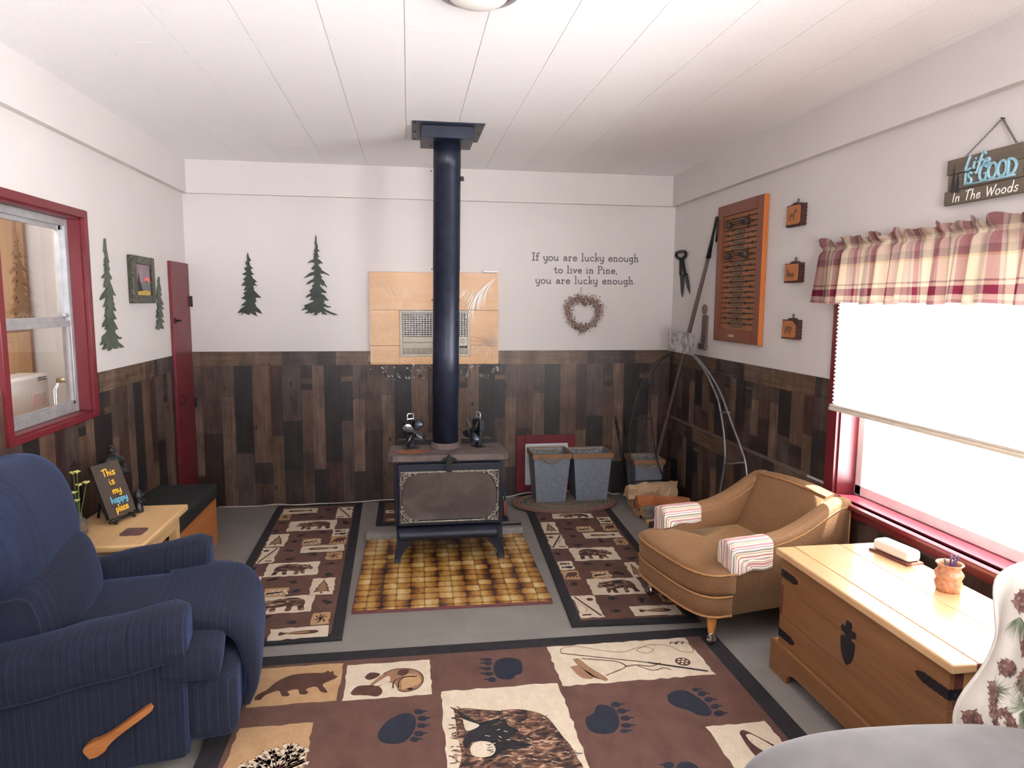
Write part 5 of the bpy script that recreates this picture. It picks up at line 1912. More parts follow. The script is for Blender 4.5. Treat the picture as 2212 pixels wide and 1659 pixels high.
for i, p in enumerate(((800, 165), (1085, 115), (1015, 195), (1270, 255), (560, 260), (500, 355), (790, 395), (1020, 360), (700, 470), (655, 570), (925, 605), (635, 665), (240, 780), (1125, 710), (1085, 830), (450, 895), (700, 925), (740, 1015), (1060, 1140), (370, 1320), (690, 1375))):
    x, y = fl(*p)
    R.paw(x, y, (i * 1.7) % (2 * PI), .042, i % 3 == 0, K_)
R.done('rug_pile', rl)

# right runner
rr = thing('runner_rug', 'lodge runner rug lying right of the hearth pad, under the gold armchair front leg', 'rug', (2.828, -1.235, 0), math.radians(-3.0), 'lodge pattern runner rugs')
R, fl = baked(rr, 1130, 1060, 5.53, None, None, 0)
R.base((-.330, -1.14, .330, 1.14), .055, 0, 0)
for kind, a, b_, fp in (('bear', (335, 280), (845, 325), 0), ('fish', (870, 320), (1080, 390), 0), ('tree', (195, 380), (440, 505), 0), ('rod', (240, 530), (540, 690), 1), ('leaf', (625, 430), (850, 490), 0),
                        ('tbear', (925, 405), (1140, 475), 0), ('strip', (710, 505), (1190, 560), 0), ('antler', (1065, 580), (1265, 645), 0), ('bear', (545, 690), (1170, 825), 1),
                        ('fish', (390, 850), (625, 945), 0), ('tbear', (450, 965), (700, 1060), 0), ('leaf', (800, 965), (1065, 1045), 0), ('tree', (1200, 860), (1470, 1030), 0),
                        ('bear', (750, 1060), (1480, 1230), 0), ('rod', (570, 1260), (970, 1510), 0), ('strip', (1270, 1385), (1900, 1480), 1), ('antler', (1600, 1230), (1830, 1330), 0)):
    xa, ya = fl(*a)
    xb, yb_ = fl(*b_)
    xa, xb = max(xa, -.268), min(xb, .268)
    motif(R, kind, xa, yb_, xb, ya, bool(fp))
for i, p in enumerate(((240, 340), (755, 350), (555, 385), (530, 460), (600, 550), (680, 650), (930, 600), (1230, 695), (420, 760), (1305, 805), (750, 870), (1010, 895), (1150, 990), (615, 1110), (1050, 1285), (1420, 1310), (1130, 1440))):
    x, y = fl(*p)
    R.paw(x, y, (i * 1.7 + 1) % (2 * PI), .042, i % 3 == 0, K_)
for cx, y in ((-.1, .98), (.15, .8)):
    R.paw(cx, y, 1.0, .042, False, K_)
R.done('rug_pile', rr)

# small rug behind the stove
rs = thing('small_rug', 'small lodge rug with black border lying behind the wood stove', 'rug', (1.885, -.40, 0))
R = Rug(.010)
R.base((-.485, -.245, .485, .355), .05, 0, 0)
motif(R, 'strip', -.42, .03, -.30, .10)
motif(R, 'leaf', -.41, -.17, -.33, -.11)
motif(R, 'bear', -.2, -.1, .2, .15)
motif(R, 'rod', .28, -.15, .42, .2)
R.paw(-.36, -.05, .4, .04, False, K_)
R.done('rug_pile', rs)

# big rug
rb = thing('area_rug', 'large lodge area rug with bear, fish and paw print panels in front', 'rug', (2.0, -3.235, 0))
R = Rug(.012)
R.t = .012
X, Y = 2.0, -3.235
R.base((.900 - X, -4.01 - Y, 3.108 - X, -2.462 - Y), .085, 0, 0)


def L2(x0, y0, x1, y1):
    return x0 - X, y0 - Y, x1 - X, y1 - Y


x0, y0, x1, y1 = L2(.998, -2.862, 1.349, -2.570)
R.panel(x0, y0, x1, y1, T_, .004)
R.fig(WBEAR, x0 + .015, y0 + .01, x1 - .012, y1 - .02, D_, 1)
x0, y0, x1, y1 = L2(1.370, -2.868, 1.729, -2.592)
R.panel(x0, y0, x1, y1, C_, .004)
w, h = x1 - x0, y1 - y0
BASS = [(.22, .10), (.26, .30), (.34, .48), (.44, .66), (.56, .76), (.72, .76), (.84, .68), (.90, .52), (.90, .32), (.82, .16), (.70, .10), (.62, .16), (.58, .34), (.50, .40), (.42, .34), (.36, .22), (.32, .10)]
R.fig(BASS, x0, y0, x1, y1, L__, 1)
R.fig([(.30, .30), (.40, .46), (.50, .58), (.52, .44), (.44, .36)], x0, y0, x1, y1, C_, 2)
R.fig([(.66, .18), (.86, .30), (.86, .52), (.74, .60), (.66, .48)], x0, y0, x1, y1, T_, 2)
R.fig([(.08, .18), (.14, .34), (.26, .36), (.40, .30), (.44, .14), (.38, .04), (.26, .10), (.12, .12)], x0, y0, x1, y1, D_, 2)
R.fig([(.22, .60), (.28, .72), (.40, .66), (.34, .54), (.26, .52)], x0, y0, x1, y1, D_, 2)
R.fig([(.60, .62), (.64, .74), (.74, .72), (.72, .60), (.66, .56)], x0, y0, x1, y1, D_, 3)
for c_, r_ in (((.72, .36), .10), ((.70, .36), .14)):
    R.line([(x0 + w * (c_[0] - r_), y0 + h * .22), (x0 + w * (c_[0] - r_ * .9), y0 + h * .42), (x0 + w * (c_[0]), y0 + h * .52), (x0 + w * (c_[0] + r_), y0 + h * .5)], .003, D_, 3)
R.line([(x0 + w * a, y0 + h * b) for a, b in ((.62, .16), (.72, .11), (.84, .18), (.90, .34), (.90, .52), (.84, .67), (.72, .76), (.56, .76), (.44, .66))], .003, D_, 2)
R.ell(x0 + w * .755, y0 + h * .17, .012, .007, 0, K_, 3)
x0, y0, x1, y1 = L2(1.765, -3.66, 2.256, -2.855)
R.panel(x0, y0, x1, y1, C_, .005)
w, h = x1 - x0, y1 - y0
def g1(x, y):
    p = at(420 + x / 3.16, 1360 + y / 3.16, z=.013)
    return p.x - X, p.y - Y


def g2(x, y):
    p = at(1080 + x / 3.16, 1360 + y / 3.16, z=.013)
    return p.x - X, p.y - Y


def smooth(P):
    return [(p.x, p.y) for p in spline(list(P) + [P[0]], 3)][:-1]


def inside(x, y, P):
    r = False
    for i in range(len(P)):
        (xa, ya), (xb, yb) = P[i], P[i - 1]
        if (ya > y) != (yb > y) and x < (xb - xa) * (y - ya) / (yb - ya) + xa:
            r = not r
    return r


body = [g1(*p) for p in ((1770, 548), (1850, 538), (1960, 548), (2080, 556))] + [g2(*p) for p in ((20, 552), (120, 545), (250, 565), (330, 608), (390, 680), (432, 735), (488, 800), (530, 880), (566, 935))]
bx1, by1 = body[-1]
body += [(bx1 - .01, by1 - .08), (bx1 - .08, by1 - .14), (bx1 - .22, by1 - .14), (bx1 - .36, by1 - .12)] + [g1(*p) for p in ((1790, 1010), (1812, 930), (1822, 850), (1806, 770), (1790, 700), (1782, 620))]
R.poly(smooth(body), F_, 1)
dark = [g1(*p) for p in ((1790, 552), (1850, 585), (1940, 640), (2040, 618))] + [g2(*p) for p in ((20, 600), (60, 660), (130, 690), (60, 745), (150, 770), (230, 790), (120, 820), (20, 830), (-40, 880), (-110, 890))] + [g1(*p) for p in ((1990, 880), (2040, 820), (1990, 760), (1900, 770), (1850, 820), (1830, 770), (1870, 700), (1900, 660), (1830, 610))]
R.poly(dark, K_, 2)
R.poly(smooth([g1(*p) for p in ((1832, 614), (1880, 632), (1946, 656), (1905, 684), (1858, 694), (1840, 660))]), C_, 3)
R.poly(smooth([g1(*p) for p in ((1880, 820), (1905, 780), (1960, 766), (2030, 780), (2056, 822), (2030, 862), (1960, 876), (1900, 862))]), C_, 3)
rn = random.Random(2)
for k in range(46):
    xx, yy = g1(rn.uniform(1770, 1830), rn.uniform(530, 940))
    R.line([(xx, yy), (xx - rn.uniform(.008, .026), yy + rn.uniform(-.012, .016))], .0022, rn.choice((D_, L__)), 2, False)
for k in range(150):
    xx, yy = g1(rn.uniform(1980, 2640), rn.uniform(590, 930))
    if inside(xx, yy, body):
        R.line([(xx, yy), (xx + rn.uniform(.008, .026), yy + rn.uniform(-.014, .012))], .0017, rn.choice((L__, K_, D_, D_, K_, C_)), 3, False)


def paw_at(f, pad, toes, cdir):
    R.poly(smooth([f(*p) for p in pad]), N_, 0)
    for tx, ty, rx, ry in toes:
        R.poly([f(tx + rx * math.cos(t), ty + ry * math.sin(t)) for t in (-2 * PI * i / 14 for i in range(14))], N_, 0)
        R.poly([f(tx + cdir * (rx + 10) + 16 * math.cos(t), ty + 5 * math.sin(t) - 3) for t in (-2 * PI * i / 8 for i in range(8))], N_, 0)


paw_at(g1, ((2040, 270), (2055, 220), (2110, 195), (2180, 195), (2225, 215), (2240, 260), (2230, 300), (2195, 310), (2170, 335), (2110, 340), (2060, 320)), ((2000, 205, 32, 11), (2005, 231, 30, 13), (1998, 266, 28, 13), (2010, 302, 32, 13), (2030, 342, 30, 17)), -1)
paw_at(g1, ((1252, 705), (1300, 640), (1370, 592), (1440, 570), (1500, 590), (1512, 650), (1480, 720), (1420, 770), (1330, 780), (1262, 755)), ((1532, 561, 34, 18), (1556, 606, 34, 17), (1550, 656, 32, 17), (1532, 710, 34, 19), (1502, 750, 30, 18)), 1)
paw_at(g2, ((588, 600), (640, 570), (662, 520), (720, 515), (780, 540), (810, 600), (810, 660), (770, 705), (690, 712), (620, 692), (585, 640)), ((790, 512, 36, 18), (832, 556, 34, 18), (856, 604, 34, 18), (862, 655, 36, 16), (850, 692, 30, 14)), 1)
paw_at(g2, ((1143, 450), (1190, 420), (1260, 415), (1330, 450), (1400, 500), (1446, 560), (1420, 590), (1350, 582), (1290, 552), (1200, 526), (1150, 490)), ((1335, 410, 24, 14), (1378, 438, 28, 18), (1425, 478, 30, 18), (1468, 525, 30, 18), (1496, 572, 38, 20)), 1)
paw_at(g2, ((1200, 945), (1230, 908), (1290, 905), (1345, 932), (1372, 990), (1300, 1045), (1220, 1015)), ((1150, 925, 38, 22), (1122, 968, 32, 18), (1130, 1010, 32, 18)), -1)
x0, y0, x1, y1 = L2(2.272, -2.884, 2.948, -2.552)
R.panel(x0, y0, x1, y1, C_, .005)
w, h = x1 - x0, y1 - y0


def q(a, b):
    return x0 + w * a, y0 + h * b


R.line([q(.08, .80), q(.35, .60), q(.62, .40), q(.97, .08)], .0035, D_, 1)
R.line([q(.62, .40), q(.97, .08)], .0055, K_, 2, False)
R.line([q(*p) for p in ((.08, .80), (.10, .93), (.22, .95), (.36, .80), (.5, .72), (.64, .82), (.72, .74), (.66, .64), (.60, .74), (.72, .86), (.84, .80), (.90, .62), (.98, .60), (.99, .8), (.96, .88))], .0025, L__, 1)
for dx in (.0, .05):
    R.line([q(.86 + dx, .84), q(.88 + dx, .90), q(.90 + dx, .83), q(.91 + dx, .90)], .003, D_, 1)
R.ell(*q(.855, .36), .034, .034, 0, D_, 1)
for k in range(6):
    R.ell(x0 + w * .855 + .020 * math.cos(k * PI / 3), y0 + h * .36 + .020 * math.sin(k * PI / 3), .006, .006, 0, C_, 2)
R.ell(*q(.855, .36), .008, .008, 0, C_, 2)
R.fig([(.14, .62), (.18, .62), (.22, .40), (.28, .18), (.30, .06), (.27, .05), (.22, .20), (.16, .44)], x0, y0, x1, y1, L__, 2)
R.fig([(.20, .46), (.26, .16), (.30, .06), (.22, .14), (.17, .40)], x0, y0, x1, y1, D_, 1)
R.fig([(.10, .44), (.18, .44), (.22, .14), (.14, .16)], x0, y0, x1, y1, L__, 1)
R.line([q(*p) for p in ((.20, .62), (.30, .56), (.42, .48), (.46, .34), (.36, .22), (.30, .16))], .0025, D_, 2)
R.line([q(*p) for p in ((.46, .34), (.54, .36), (.62, .30), (.70, .36))], .0028, D_, 2)
R.line([q(*p) for p in ((.54, .34), (.62, .20), (.70, .24), (.74, .18))], .0025, D_, 2)
x0, y0, x1, y1 = L2(2.75, -3.62, 2.990, -3.232)
R.panel(x0, y0, x1, y1, C_, .005)
R.fig([(.45, .86), (.55, .90), (.72, .76), (.92, .52), (.9, .2), (.7, .1), (.5, .3), (.42, .6)], x0, y0, x1, y1, D_, 1)
R.fig([(.52, .82), (.62, .82), (.80, .62), (.78, .5), (.62, .56), (.52, .7)], x0, y0, x1, y1, C_, 2)
R.fig([(.55, .5), (.78, .42), (.8, .2), (.68, .16), (.56, .3)], x0, y0, x1, y1, L__, 2)
x0, y0, x1, y1 = L2(1.005, -3.46, 1.276, -3.000)
R.panel(x0, y0, x1, y1, T_, .005)
w, h = x1 - x0, y1 - y0
for ang, ln in ((2.9, .14), (2.4, .12), (1.9, .13), (1.4, .15), (1.0, .14), (.5, .10), (3.4, .10)):
    bx_, by_ = x0 + .68 * w, y0 + .42 * h
    ex, ey = bx_ + ln * math.cos(ang), by_ + ln * math.sin(ang)
    R.line([(bx_, by_), ((bx_ + ex) / 2 + .006, (by_ + ey) / 2), (ex, ey)], .011, C_, 1)
    R.line([(bx_, by_), ((bx_ + ex) / 2 + .006, (by_ + ey) / 2), (ex, ey)], .0025, D_, 2)
    for f_ in (.4, .6, .8):
        mx_, my_ = bx_ + (ex - bx_) * f_, by_ + (ey - by_) * f_
        for sgn in (-1, 1):
            a2_ = ang + sgn * .8
            R.line([(mx_, my_), (mx_ + .034 * math.cos(a2_), my_ + .034 * math.sin(a2_))], .008, C_, 1, False)
            R.line([(mx_ + .034 * math.cos(a2_), my_ + .034 * math.sin(a2_)), (mx_ + .038 * math.cos(a2_), my_ + .038 * math.sin(a2_))], .005, D_, 2, False)
R.line([(x0 + .68 * w, y0 + .42 * h), (x0 + .8 * w, y0 + .1 * h)], .006, C_, 1, False)
R.paw(1.50 - X, -3.46 - Y, 2.2, .13)
R.done('rug_pile', rb)

# braided oval rug
g = N('braided_wool')
gc = g.sep()
rr_ = g.math('SQRT', g.math('ADD', g.math('POWER', g.math('DIVIDE', gc[0], .42), 2.0), g.math('POWER', g.math('DIVIDE', gc[1], .27), 2.0)))
ringc = g.ramp(rr_, [(0, (128, 112, 100)), (.25, (104, 110, 98)), (.42, (138, 120, 104)), (.55, (126, 112, 100)), (.68, (108, 108, 98)), (.80, (128, 116, 100)), (.88, (146, 96, 84)), (.96, (120, 84, 78))], 'CONSTANT')
vv = g.n('ShaderNodeTexVoronoi')
vv.inputs['Scale'].default_value = 55
g.l(g.co(), vv.inputs['Vector'])
cc_ = g.mix(.30, ringc, g.ramp(vv.outputs['Distance'], [(.1, (168, 150, 134)), (.5, (92, 74, 68))]))
m_braid = g.set(cc_, .95)
mb = MB()
for k in range(11):
    f_ = 1 - k / 11.0
    mb.tube([(2.872 + .41 * f_ * math.cos(a), -.283 + .262 * f_ * math.sin(a), .019 - .0005 * k) for a in (2 * PI * i / 64 for i in range(64))], .0135 * 1.35, 6, 0, False, True, (Vector((0, 0, 1)), .55))
mb.loft([[Vector((2.872 + .40 * math.cos(a), -.283 + .25 * math.sin(a), z)) for a in (2 * PI * i / 48 for i in range(48))] for z in (.013, .018)], 0, False)
mb.build('braided_rug', m_braid, None, LB('oval braided wool rug under the two tall galvanised bins', 'rug'), recalc=False)

# ------------------------------------------------------------------ galvanised bins
m_zinc = M('galvanised_sheet', (122, 130, 144), (136, 144, 158), 40, rough=.55, metal=.3, bump=.04)
m_zinci = M('galvanised_inside', (118, 124, 132), (146, 152, 158), 40, rough=.5, metal=.4)
m_rim = WOOD('bin_rim_wood', (128, 92, 66), (148, 110, 80), 'x', 5, .55)
m_rope = M('jute_rope', (132, 106, 76), (160, 132, 98), 120, rough=.9, bump=.3)
m_rivet = M('rivet_bright', (236, 236, 236), None, 10, rough=.3, metal=.5)


def binn(cx, cy, wb, db, wt, dt, h, label, front=True, z0=0.0):
    t = thing('galvanised_bin', label, 'bin', (cx, cy, z0), 0, 'wood rimmed galvanised bins')

    def ring(w, d, z):
        return [Vector((cx - w / 2, cy - d / 2, z)), Vector((cx + w / 2, cy - d / 2, z)), Vector((cx + w / 2, cy + d / 2, z)), Vector((cx - w / 2, cy + d / 2, z))]
    mb = MB()
    zt = z0 + h
    mb.loft([ring(wb, db, z0), ring(wt - .02, dt - .02, zt - .006)], 0, False, False)
    mb.add(ring(wb, db, z0), [(0, 3, 2, 1)])
    mb.loft([ring(wt - .026, dt - .026, zt - .006), ring(wb - .006, db - .006, z0 + .008)], 1, False, False)
    mb.add(ring(wb - .006, db - .006, z0 + .008), [(0, 1, 2, 3)], 1)
    mb.build('body', [m_zinc, m_zinci], t, recalc=False)
    mb = MB()
    rh = .040
    mb.bx(cx - wt / 2, cx + wt / 2, cy - dt / 2, cy - dt / 2 + .012, zt - rh, zt, 0, .002, 1).bx(cx - wt / 2, cx + wt / 2, cy + dt / 2 - .012, cy + dt / 2, zt - rh, zt, 0, .002, 1)
    mb.bx(cx - wt / 2, cx - wt / 2 + .012, cy - dt / 2 + .012, cy + dt / 2 - .012, zt - rh, zt, 0, .002, 1).bx(cx + wt / 2 - .012, cx + wt / 2, cy - dt / 2 + .012, cy + dt / 2 - .012, zt - rh, zt, 0, .002, 1)
    mb.build('wooden_rim', m_rim, t)
    sides = [(-1, front), (1, True)]
    for s, on in sides:
        if not on:
            continue
        y = cy + s * (dt / 2 + .007)
        if s == 1:
            y = cy + dt / 2 - .019
        pts = spline([(cx - wt * .30, y + .008, zt - .012), (cx - wt * .29, y, zt - .02), (cx - wt * .16, y - .004, zt - .052), (cx, y - .004, zt - .070), (cx + wt * .16, y - .004, zt - .052), (cx + wt * .29, y, zt - .02), (cx + wt * .30, y + .008, zt - .012)])
        if s == 1:
            pts = [Vector((p.x, p.y, zt - .018 + (p.z - zt + .012) * .15)) for p in pts]
        MB().tube(pts, .0055, 8).build('rope_handle', m_rope, t)
    mb = MB()
    for dx in (-.09, .02, .1):
        mb.lathe([(.005, 0), (.004, -.003), (.001, -.004)], (cx + dx, cy + dt / 2 - .013, zt - rh + .002), 8, 0, True, (0, 1, 0))
    mb.build('rivet', m_rivet, t)


binn(2.764, -.165, .236, .225, .318, .295, .398, 'left tall galvanised bin with wooden rim and hanging rope handle, on the oval rug', True, .022)
binn(3.098, -.160, .252, .225, .335, .295, .392, 'right tall galvanised bin with plain wooden rim, on the oval rug', False, .022)
binn(3.555, -.215, .190, .20, .262, .275, .360, 'small galvanised bin with rope handle behind the firewood in the corner', True)

# fireplace tools standing in the small bin
def tool(p0, p1, label, kind):
    p0, p1 = Vector(p0), Vector(p1)
    t = thing('fireplace_tool', label, 'fireplace tool', p0, 0, 'fireplace tools in the small bin')
    d = (p1 - p0)
    L = d.length
    d.normalize()
    side = d.orthogonal().normalized()
    s2 = d.cross(side)
    MB().tube([p0, p0 + d * (L * .72)], .0055, 8).build('shaft', m_black, t)
    mb = MB()
    for ph in (0, 2.1, 4.2):
        mb.tube([p0 + d * (L * (.72 + .16 * i / 16)) + (side * math.cos(ph + i * .6) + s2 * math.sin(ph + i * .6)) * (.010 * math.sin(PI * i / 16) + .003) for i in range(17)], .0035, 6)
    mb.tube([p0 + d * (L * .88), p0 + d * (L * .91), p0 + d * (L * .95), p1], [.008, .011, .008, .003], 8)
    mb.build('twisted_handle', m_black, t)


tool((3.455, -.13, .03), (3.318, -.15, .69), 'black twisted poker handle in the small bin, the one nearer the tall bins', 0)
tool((3.475, -.14, .03), (3.392, -.16, .69), 'black twisted poker handle in the small bin, the one nearer the corner', 1)

# firewood
m_barkl = M('grey_bark', (84, 76, 72), (128, 120, 114), 30, rough=.9, bump=.6, bsc=40)
m_barkd = M('brown_bark', (62, 46, 42), (92, 72, 66), 30, rough=.9, bump=.6, bsc=40)
m_splitp = WOOD('pale_split_wood', (176, 146, 112), (204, 178, 146), 'x', 5, .8, None, 2, .3)
m_splito = WOOD('orange_split_wood', (168, 98, 58), (190, 120, 76), 'x', 5, .8, None, 2, .3)
m_end = M('yellow_log_end', (150, 122, 82), (176, 148, 104), 50, rough=.85)
WOODS = [m_splitp, m_splito, m_barkl, m_barkd, m_end]


def log(c, L, prof, fm, yaw, label, seed, amp=.010, mats=None):
    """split log along x: prof = [(y, z, material of the face to the next corner)]"""
    rn = random.Random(seed)
    n = 14
    m = len(prof)
    rot = Matrix.Rotation(yaw, 3, 'Z')
    c = Vector(c)
    sub = []
    for i, (y, z, mi) in enumerate(prof):
        y2, z2, _ = prof[(i + 1) % m]
        for k in range(3):
            sub.append((y + (y2 - y) * k / 3, z + (z2 - z) * k / 3, mi))
    zmin = min(p[1] for p in prof)
    rings = []
    for j in range(n + 1):
        x = -L / 2 + L * j / n
        r = []
        for i, (y, z, mi) in enumerate(sub):
            q = mnoise.noise(Vector((x * 9 + seed * 7, y * 30, z * 30)))
            q2 = mnoise.noise(Vector((x * 30 + seed * 3, y * 60, z * 60 + 5)))
            bend = amp * .8 * math.sin(x * 7 + seed)
            sc = 1 + (q * amp + q2 * amp * .5) / .05
            xx = x + (.012 * q if j in (0, n) else 0)
            zz = max(zmin, z * sc + bend * (1 if z > zmin + .01 else 0))
            r.append(c + rot @ Vector((xx, y * sc, zz)))
        rings.append(r)
    mb = MB()
    M_ = len(sub)
    for j in range(n):
        for i in range(M_):
            k = (i + 1) % M_
            mb.add([rings[j][i], rings[j][k], rings[j + 1][k], rings[j + 1][i]], [(0, 1, 2, 3)], sub[i][2], False)
    mb.add(rings[0], [tuple(range(M_ - 1, -1, -1))], fm)
    mb.add(rings[-1], [tuple(range(M_))], fm)
    mb.build('firewood_log', WOODS, None, LB(label, 'log', 'split firewood logs by the armchair'))


log((3.525, -.46, .095), .40, [(-.062, .0, 0), (-.050, .115, 0), (.02, .085, 0), (.06, .0, 2)], 0, .02, 'pale split log topmost at the back of the firewood pile', 1, .012)
log((3.545, -.46, .0), .36, [(-.07, 0, 3), (-.07, .092, 3), (.07, .092, 3), (.07, 0, 3)], 4, .02, 'brown barked log lying under the pale topmost log', 2, .006)
log((3.56, -.635, .062), .40, [(-.062, 0, 1), (-.055, .035, 1), (.0, .085, 1), (.06, .055, 1), (.06, 0, 3)], 1, -.02, 'rough orange split log in the middle of the firewood pile', 3, .012)
log((3.545, -.64, .0), .38, [(-.07, 0, 3), (-.075, .055, 3), (.07, .058, 3), (.07, 0, 3)], 4, .0, 'brown barked log lying under the orange split log', 4, .005)
log((3.52, -.80, .045), .36, [(-.05, 0, 2), (-.045, .045, 2), (.0, .085, 2), (.055, .05, 2), (.055, 0, 2)], 4, .03, 'grey barked log with a yellow end, in front of the orange log', 5, .006)
log((3.53, -.835, .0), .36, [(-.06, 0, 0), (-.055, .040, 0), (.07, .043, 0), (.07, 0, 0)], 4, .03, 'pale split log on the floor under the grey barked log', 6, .004)
log((3.52, -.965, .0), .34, [(-.05, 0, 3), (-.045, .03, 3), (-.01, .060, 3), (.045, .045, 2), (.05, 0, 3)], 3, .02, 'small dark barked log on the floor, front one of the pile', 7, .006)

# cord along the back wall and the rod on the floor
m_cord = M('off_white_cord', (196, 188, 180), (210, 204, 196), 20, rough=.5)
pts = [at(x, y, z=.006) for x, y in ((473, 1095), (530, 1094), (560, 1093), (600, 1092.5), (640, 1094), (690, 1091), (750, 1086), (820, 1083))]
pts = [Vector((p.x, min(p.y, -.018), .006)) for p in pts]
pts += [Vector((x, -.02 - .01 * math.sin(x * 9), .006)) for x in (1.6, 1.9, 2.2)]
pts = [Vector((p.x, p.y, .016 if 1.30 < p.x < 2.45 else (.018 if .6 < p.x < 1.3 and p.y < -.05 else .006))) for p in pts]
pts += [Vector((2.44, -.03, .006)), Vector((2.6, -.016, .03)), Vector((2.8, -.014, .032)), Vector((3.05, -.012, .031)), Vector((3.25, -.03, .03)), Vector((3.34, -.06, .006)), Vector((3.40, -.05, .006))]
MB().tube(spline(pts, 4), .0045, 6).build('power_cord', m_cord, None, LB('thin off white cord running along the foot of the back wall', 'cord'))
p0, p1 = at(1086, 1134, z=.008), at(1122, 1131.5, z=.008)
mb = MB()
mb.tube([p0, p1], .007, 8)
mb.tube([p1, p1 + Vector((.012, .0, 0))], .009, 8)
mb.build('floor_poker', m_black, None, LB('short black iron rod lying on the floor right of the stove', 'rod'))

# ------------------------------------------------------------------ storage bench
bn = thing('storage_bench', 'low orange wood storage bench with black cushioned top along the left wall', 'bench', (.185, -1.25, 0))
m_owood = WOOD('orange_bench_wood', (164, 98, 48), (184, 116, 62), 'y', 2.5, .45)
m_blk = M('black_fabric', (16, 16, 18), (26, 26, 28), 120, rough=.9)
MB().bx(.010, .372, -1.68, -.84, 0, .31, 0, .004).build('box', m_owood, bn)
MB().bx(.006, .385, -1.69, -.83, .31, .405, 0, .020, 4).build('cushion', m_blk, bn)

# ------------------------------------------------------------------ pine side table
m_tpine = WOOD('pale_table_pine', (210, 170, 118), (226, 190, 140), 'y', 2.2, .4, (160, 108, 64), 2.4)
tb = thing('side_table', 'pale pine side table between the blue recliner and the black topped bench', 'table', (.25, -2.05, 0))
TZ = .52
MB().bx(.045, .468, -2.352, -1.715, TZ - .034, TZ, 0, .010, 3).build('table_top', m_tpine, tb)
mb = MB().bx(.09, .43, -2.33, -2.308, .42, TZ - .034).bx(.09, .43, -1.785, -1.763, .42, TZ - .034).bx(.085, .105, -2.33, -1.77, .42, TZ - .034).bx(.415, .435, -2.33, -1.77, .42, TZ - .034)
mb.build('apron', m_tpine, tb)
for x in (.105, .412):
    for y in (-2.32, -1.785):
        MB().bx(x - .022, x + .022, y - .022, y + .022, 0, TZ - .034, 0, .003).build('leg', m_tpine, tb)
MB().bx(.09, .43, -2.33, -1.77, .12, .14, 0, .003).build('shelf', m_tpine, tb)

# on the table: vase
vx, vy = .125, -2.165
vs_ = thing('bottle_vase', 'small clear glass bottle vase on the pine table beside the recliner', 'vase', (vx, vy, TZ))
m_bottle = N('smoky_bottle_glass').set((206, 206, 202), 0.05, 0.0, Transmission_Weight=0.85, IOR=1.25, Alpha=0.6)
MB().lathe([(.002, 0), (.030, .0), (.034, .006), (.034, .052), (.028, .068), (.014, .082), (.012, .108), (.016, .112), (.013, .112), (.010, .106), (.010, .084), (.024, .066), (.030, .05), (.030, .008), (.002, .006)], (vx, vy, TZ), 20).build('bottle', m_bottle, vs_)
fl_ = thing('yellow_flowers', 'pale yellow flowers standing in the glass bottle vase', 'flowers', (vx, vy, TZ + .02))
m_stem = M('green_stem', (78, 92, 44), (100, 116, 58), 30, rough=.6)
m_petal = M('pale_yellow_petal', (216, 210, 108), (230, 226, 150), 40, rough=.6)
rn = random.Random(8)
for i, (dx, dy, dz) in enumerate(((.004, .0, .155), (-.008, .01, .19), (.012, .012, .225), (-.006, .006, .285), (.014, .0, .29), (.030, .045, .228))):
    e = Vector((vx + dx - .01, vy + dy, TZ + dz))
    MB().tube(spline([(vx, vy, TZ + .02), (vx + .2 * dx, vy + .2 * dy, TZ + .10), tuple(e)]), .0018, 6).build('stem', m_stem, fl_)
    mb = MB()
    for k in range(6):
        a = k * PI / 3 + rn.random()
        d = Vector((math.cos(a), math.sin(a) * .8, .35 + .3 * rn.random())).normalized()
        q = d.cross(Vector((0, 0, 1))).normalized()
        u_ = q.cross(d)
        L = .022
        mb.add([e, e + d * L * .5 + q * .010 + u_ * .003, e + d * L + u_ * .002, e + d * L * .5 - q * .010 + u_ * .003, e + d * L * .55 + u_ * .009],
               [(0, 1, 4), (1, 2, 4), (2, 3, 4), (3, 0, 4), (0, 3, 2, 1)], 0, True)
    mb.sup(e + Vector((0, 0, .004)), (.010, .010, .010), 1, 1, 8, 6)
    mb.build('blossom', m_petal, fl_)

# easel and sign
Bl, Br = Vector((.205, -2.055, TZ + .028)), Vector((.262, -1.885, TZ + .028))
e1 = (Br - Bl).normalized()
nh = e1.cross(Vector((0, 0, 1))).normalized()
if nh.x < 0:
    nh = -nh
up = (Vector((0, 0, 1)) * .945 - nh * .33).normalized()
ea = thing('easel_stand', 'small black easel holding the chalkboard sign on the pine table', 'easel', (.22, -1.97, TZ))
mb = MB()
for s in (.16, .84):
    b0 = Bl.lerp(Br, s) - nh * .006
    mb.tube([b0 + nh * .03 - Vector((0, 0, .026)), b0 - up * .0 - nh * .012, b0 + up * .22 - nh * .024], .007, 6)
b0 = Bl.lerp(Br, .5)
mb.tube([b0 + up * .19 - nh * .030, b0 - nh * .135 - Vector((0, 0, .023))], .006, 6)
mb.build('legs', m_black, ea)
mb = MB()
mb.tube([Bl - e1 * .008 + nh * .010 - up * .008, Br + e1 * .008 + nh * .010 - up * .008], .007, 6)
mb.tube([Bl.lerp(Br, .16) - nh * .026 + up * .17, Bl.lerp(Br, .84) - nh * .026 + up * .17], .005, 6)
mb.build('ledge', m_black, ea)
sn = thing('painted_sign', 'brown painted board sign about a happy place, leaning on the black easel', 'sign', (.22, -1.97, TZ + .03))
EP = plane(Bl, e1, up)
BW_, BH_ = (Br - Bl).length, .268
BH_ = .272
if (EP(0, 0, 1) - EP(0, 0, 0)).dot(nh) < 0:
    EPo = EP
    EP = lambda a, b, c=0.0: EPo(a, b, -c)
mb = MB()
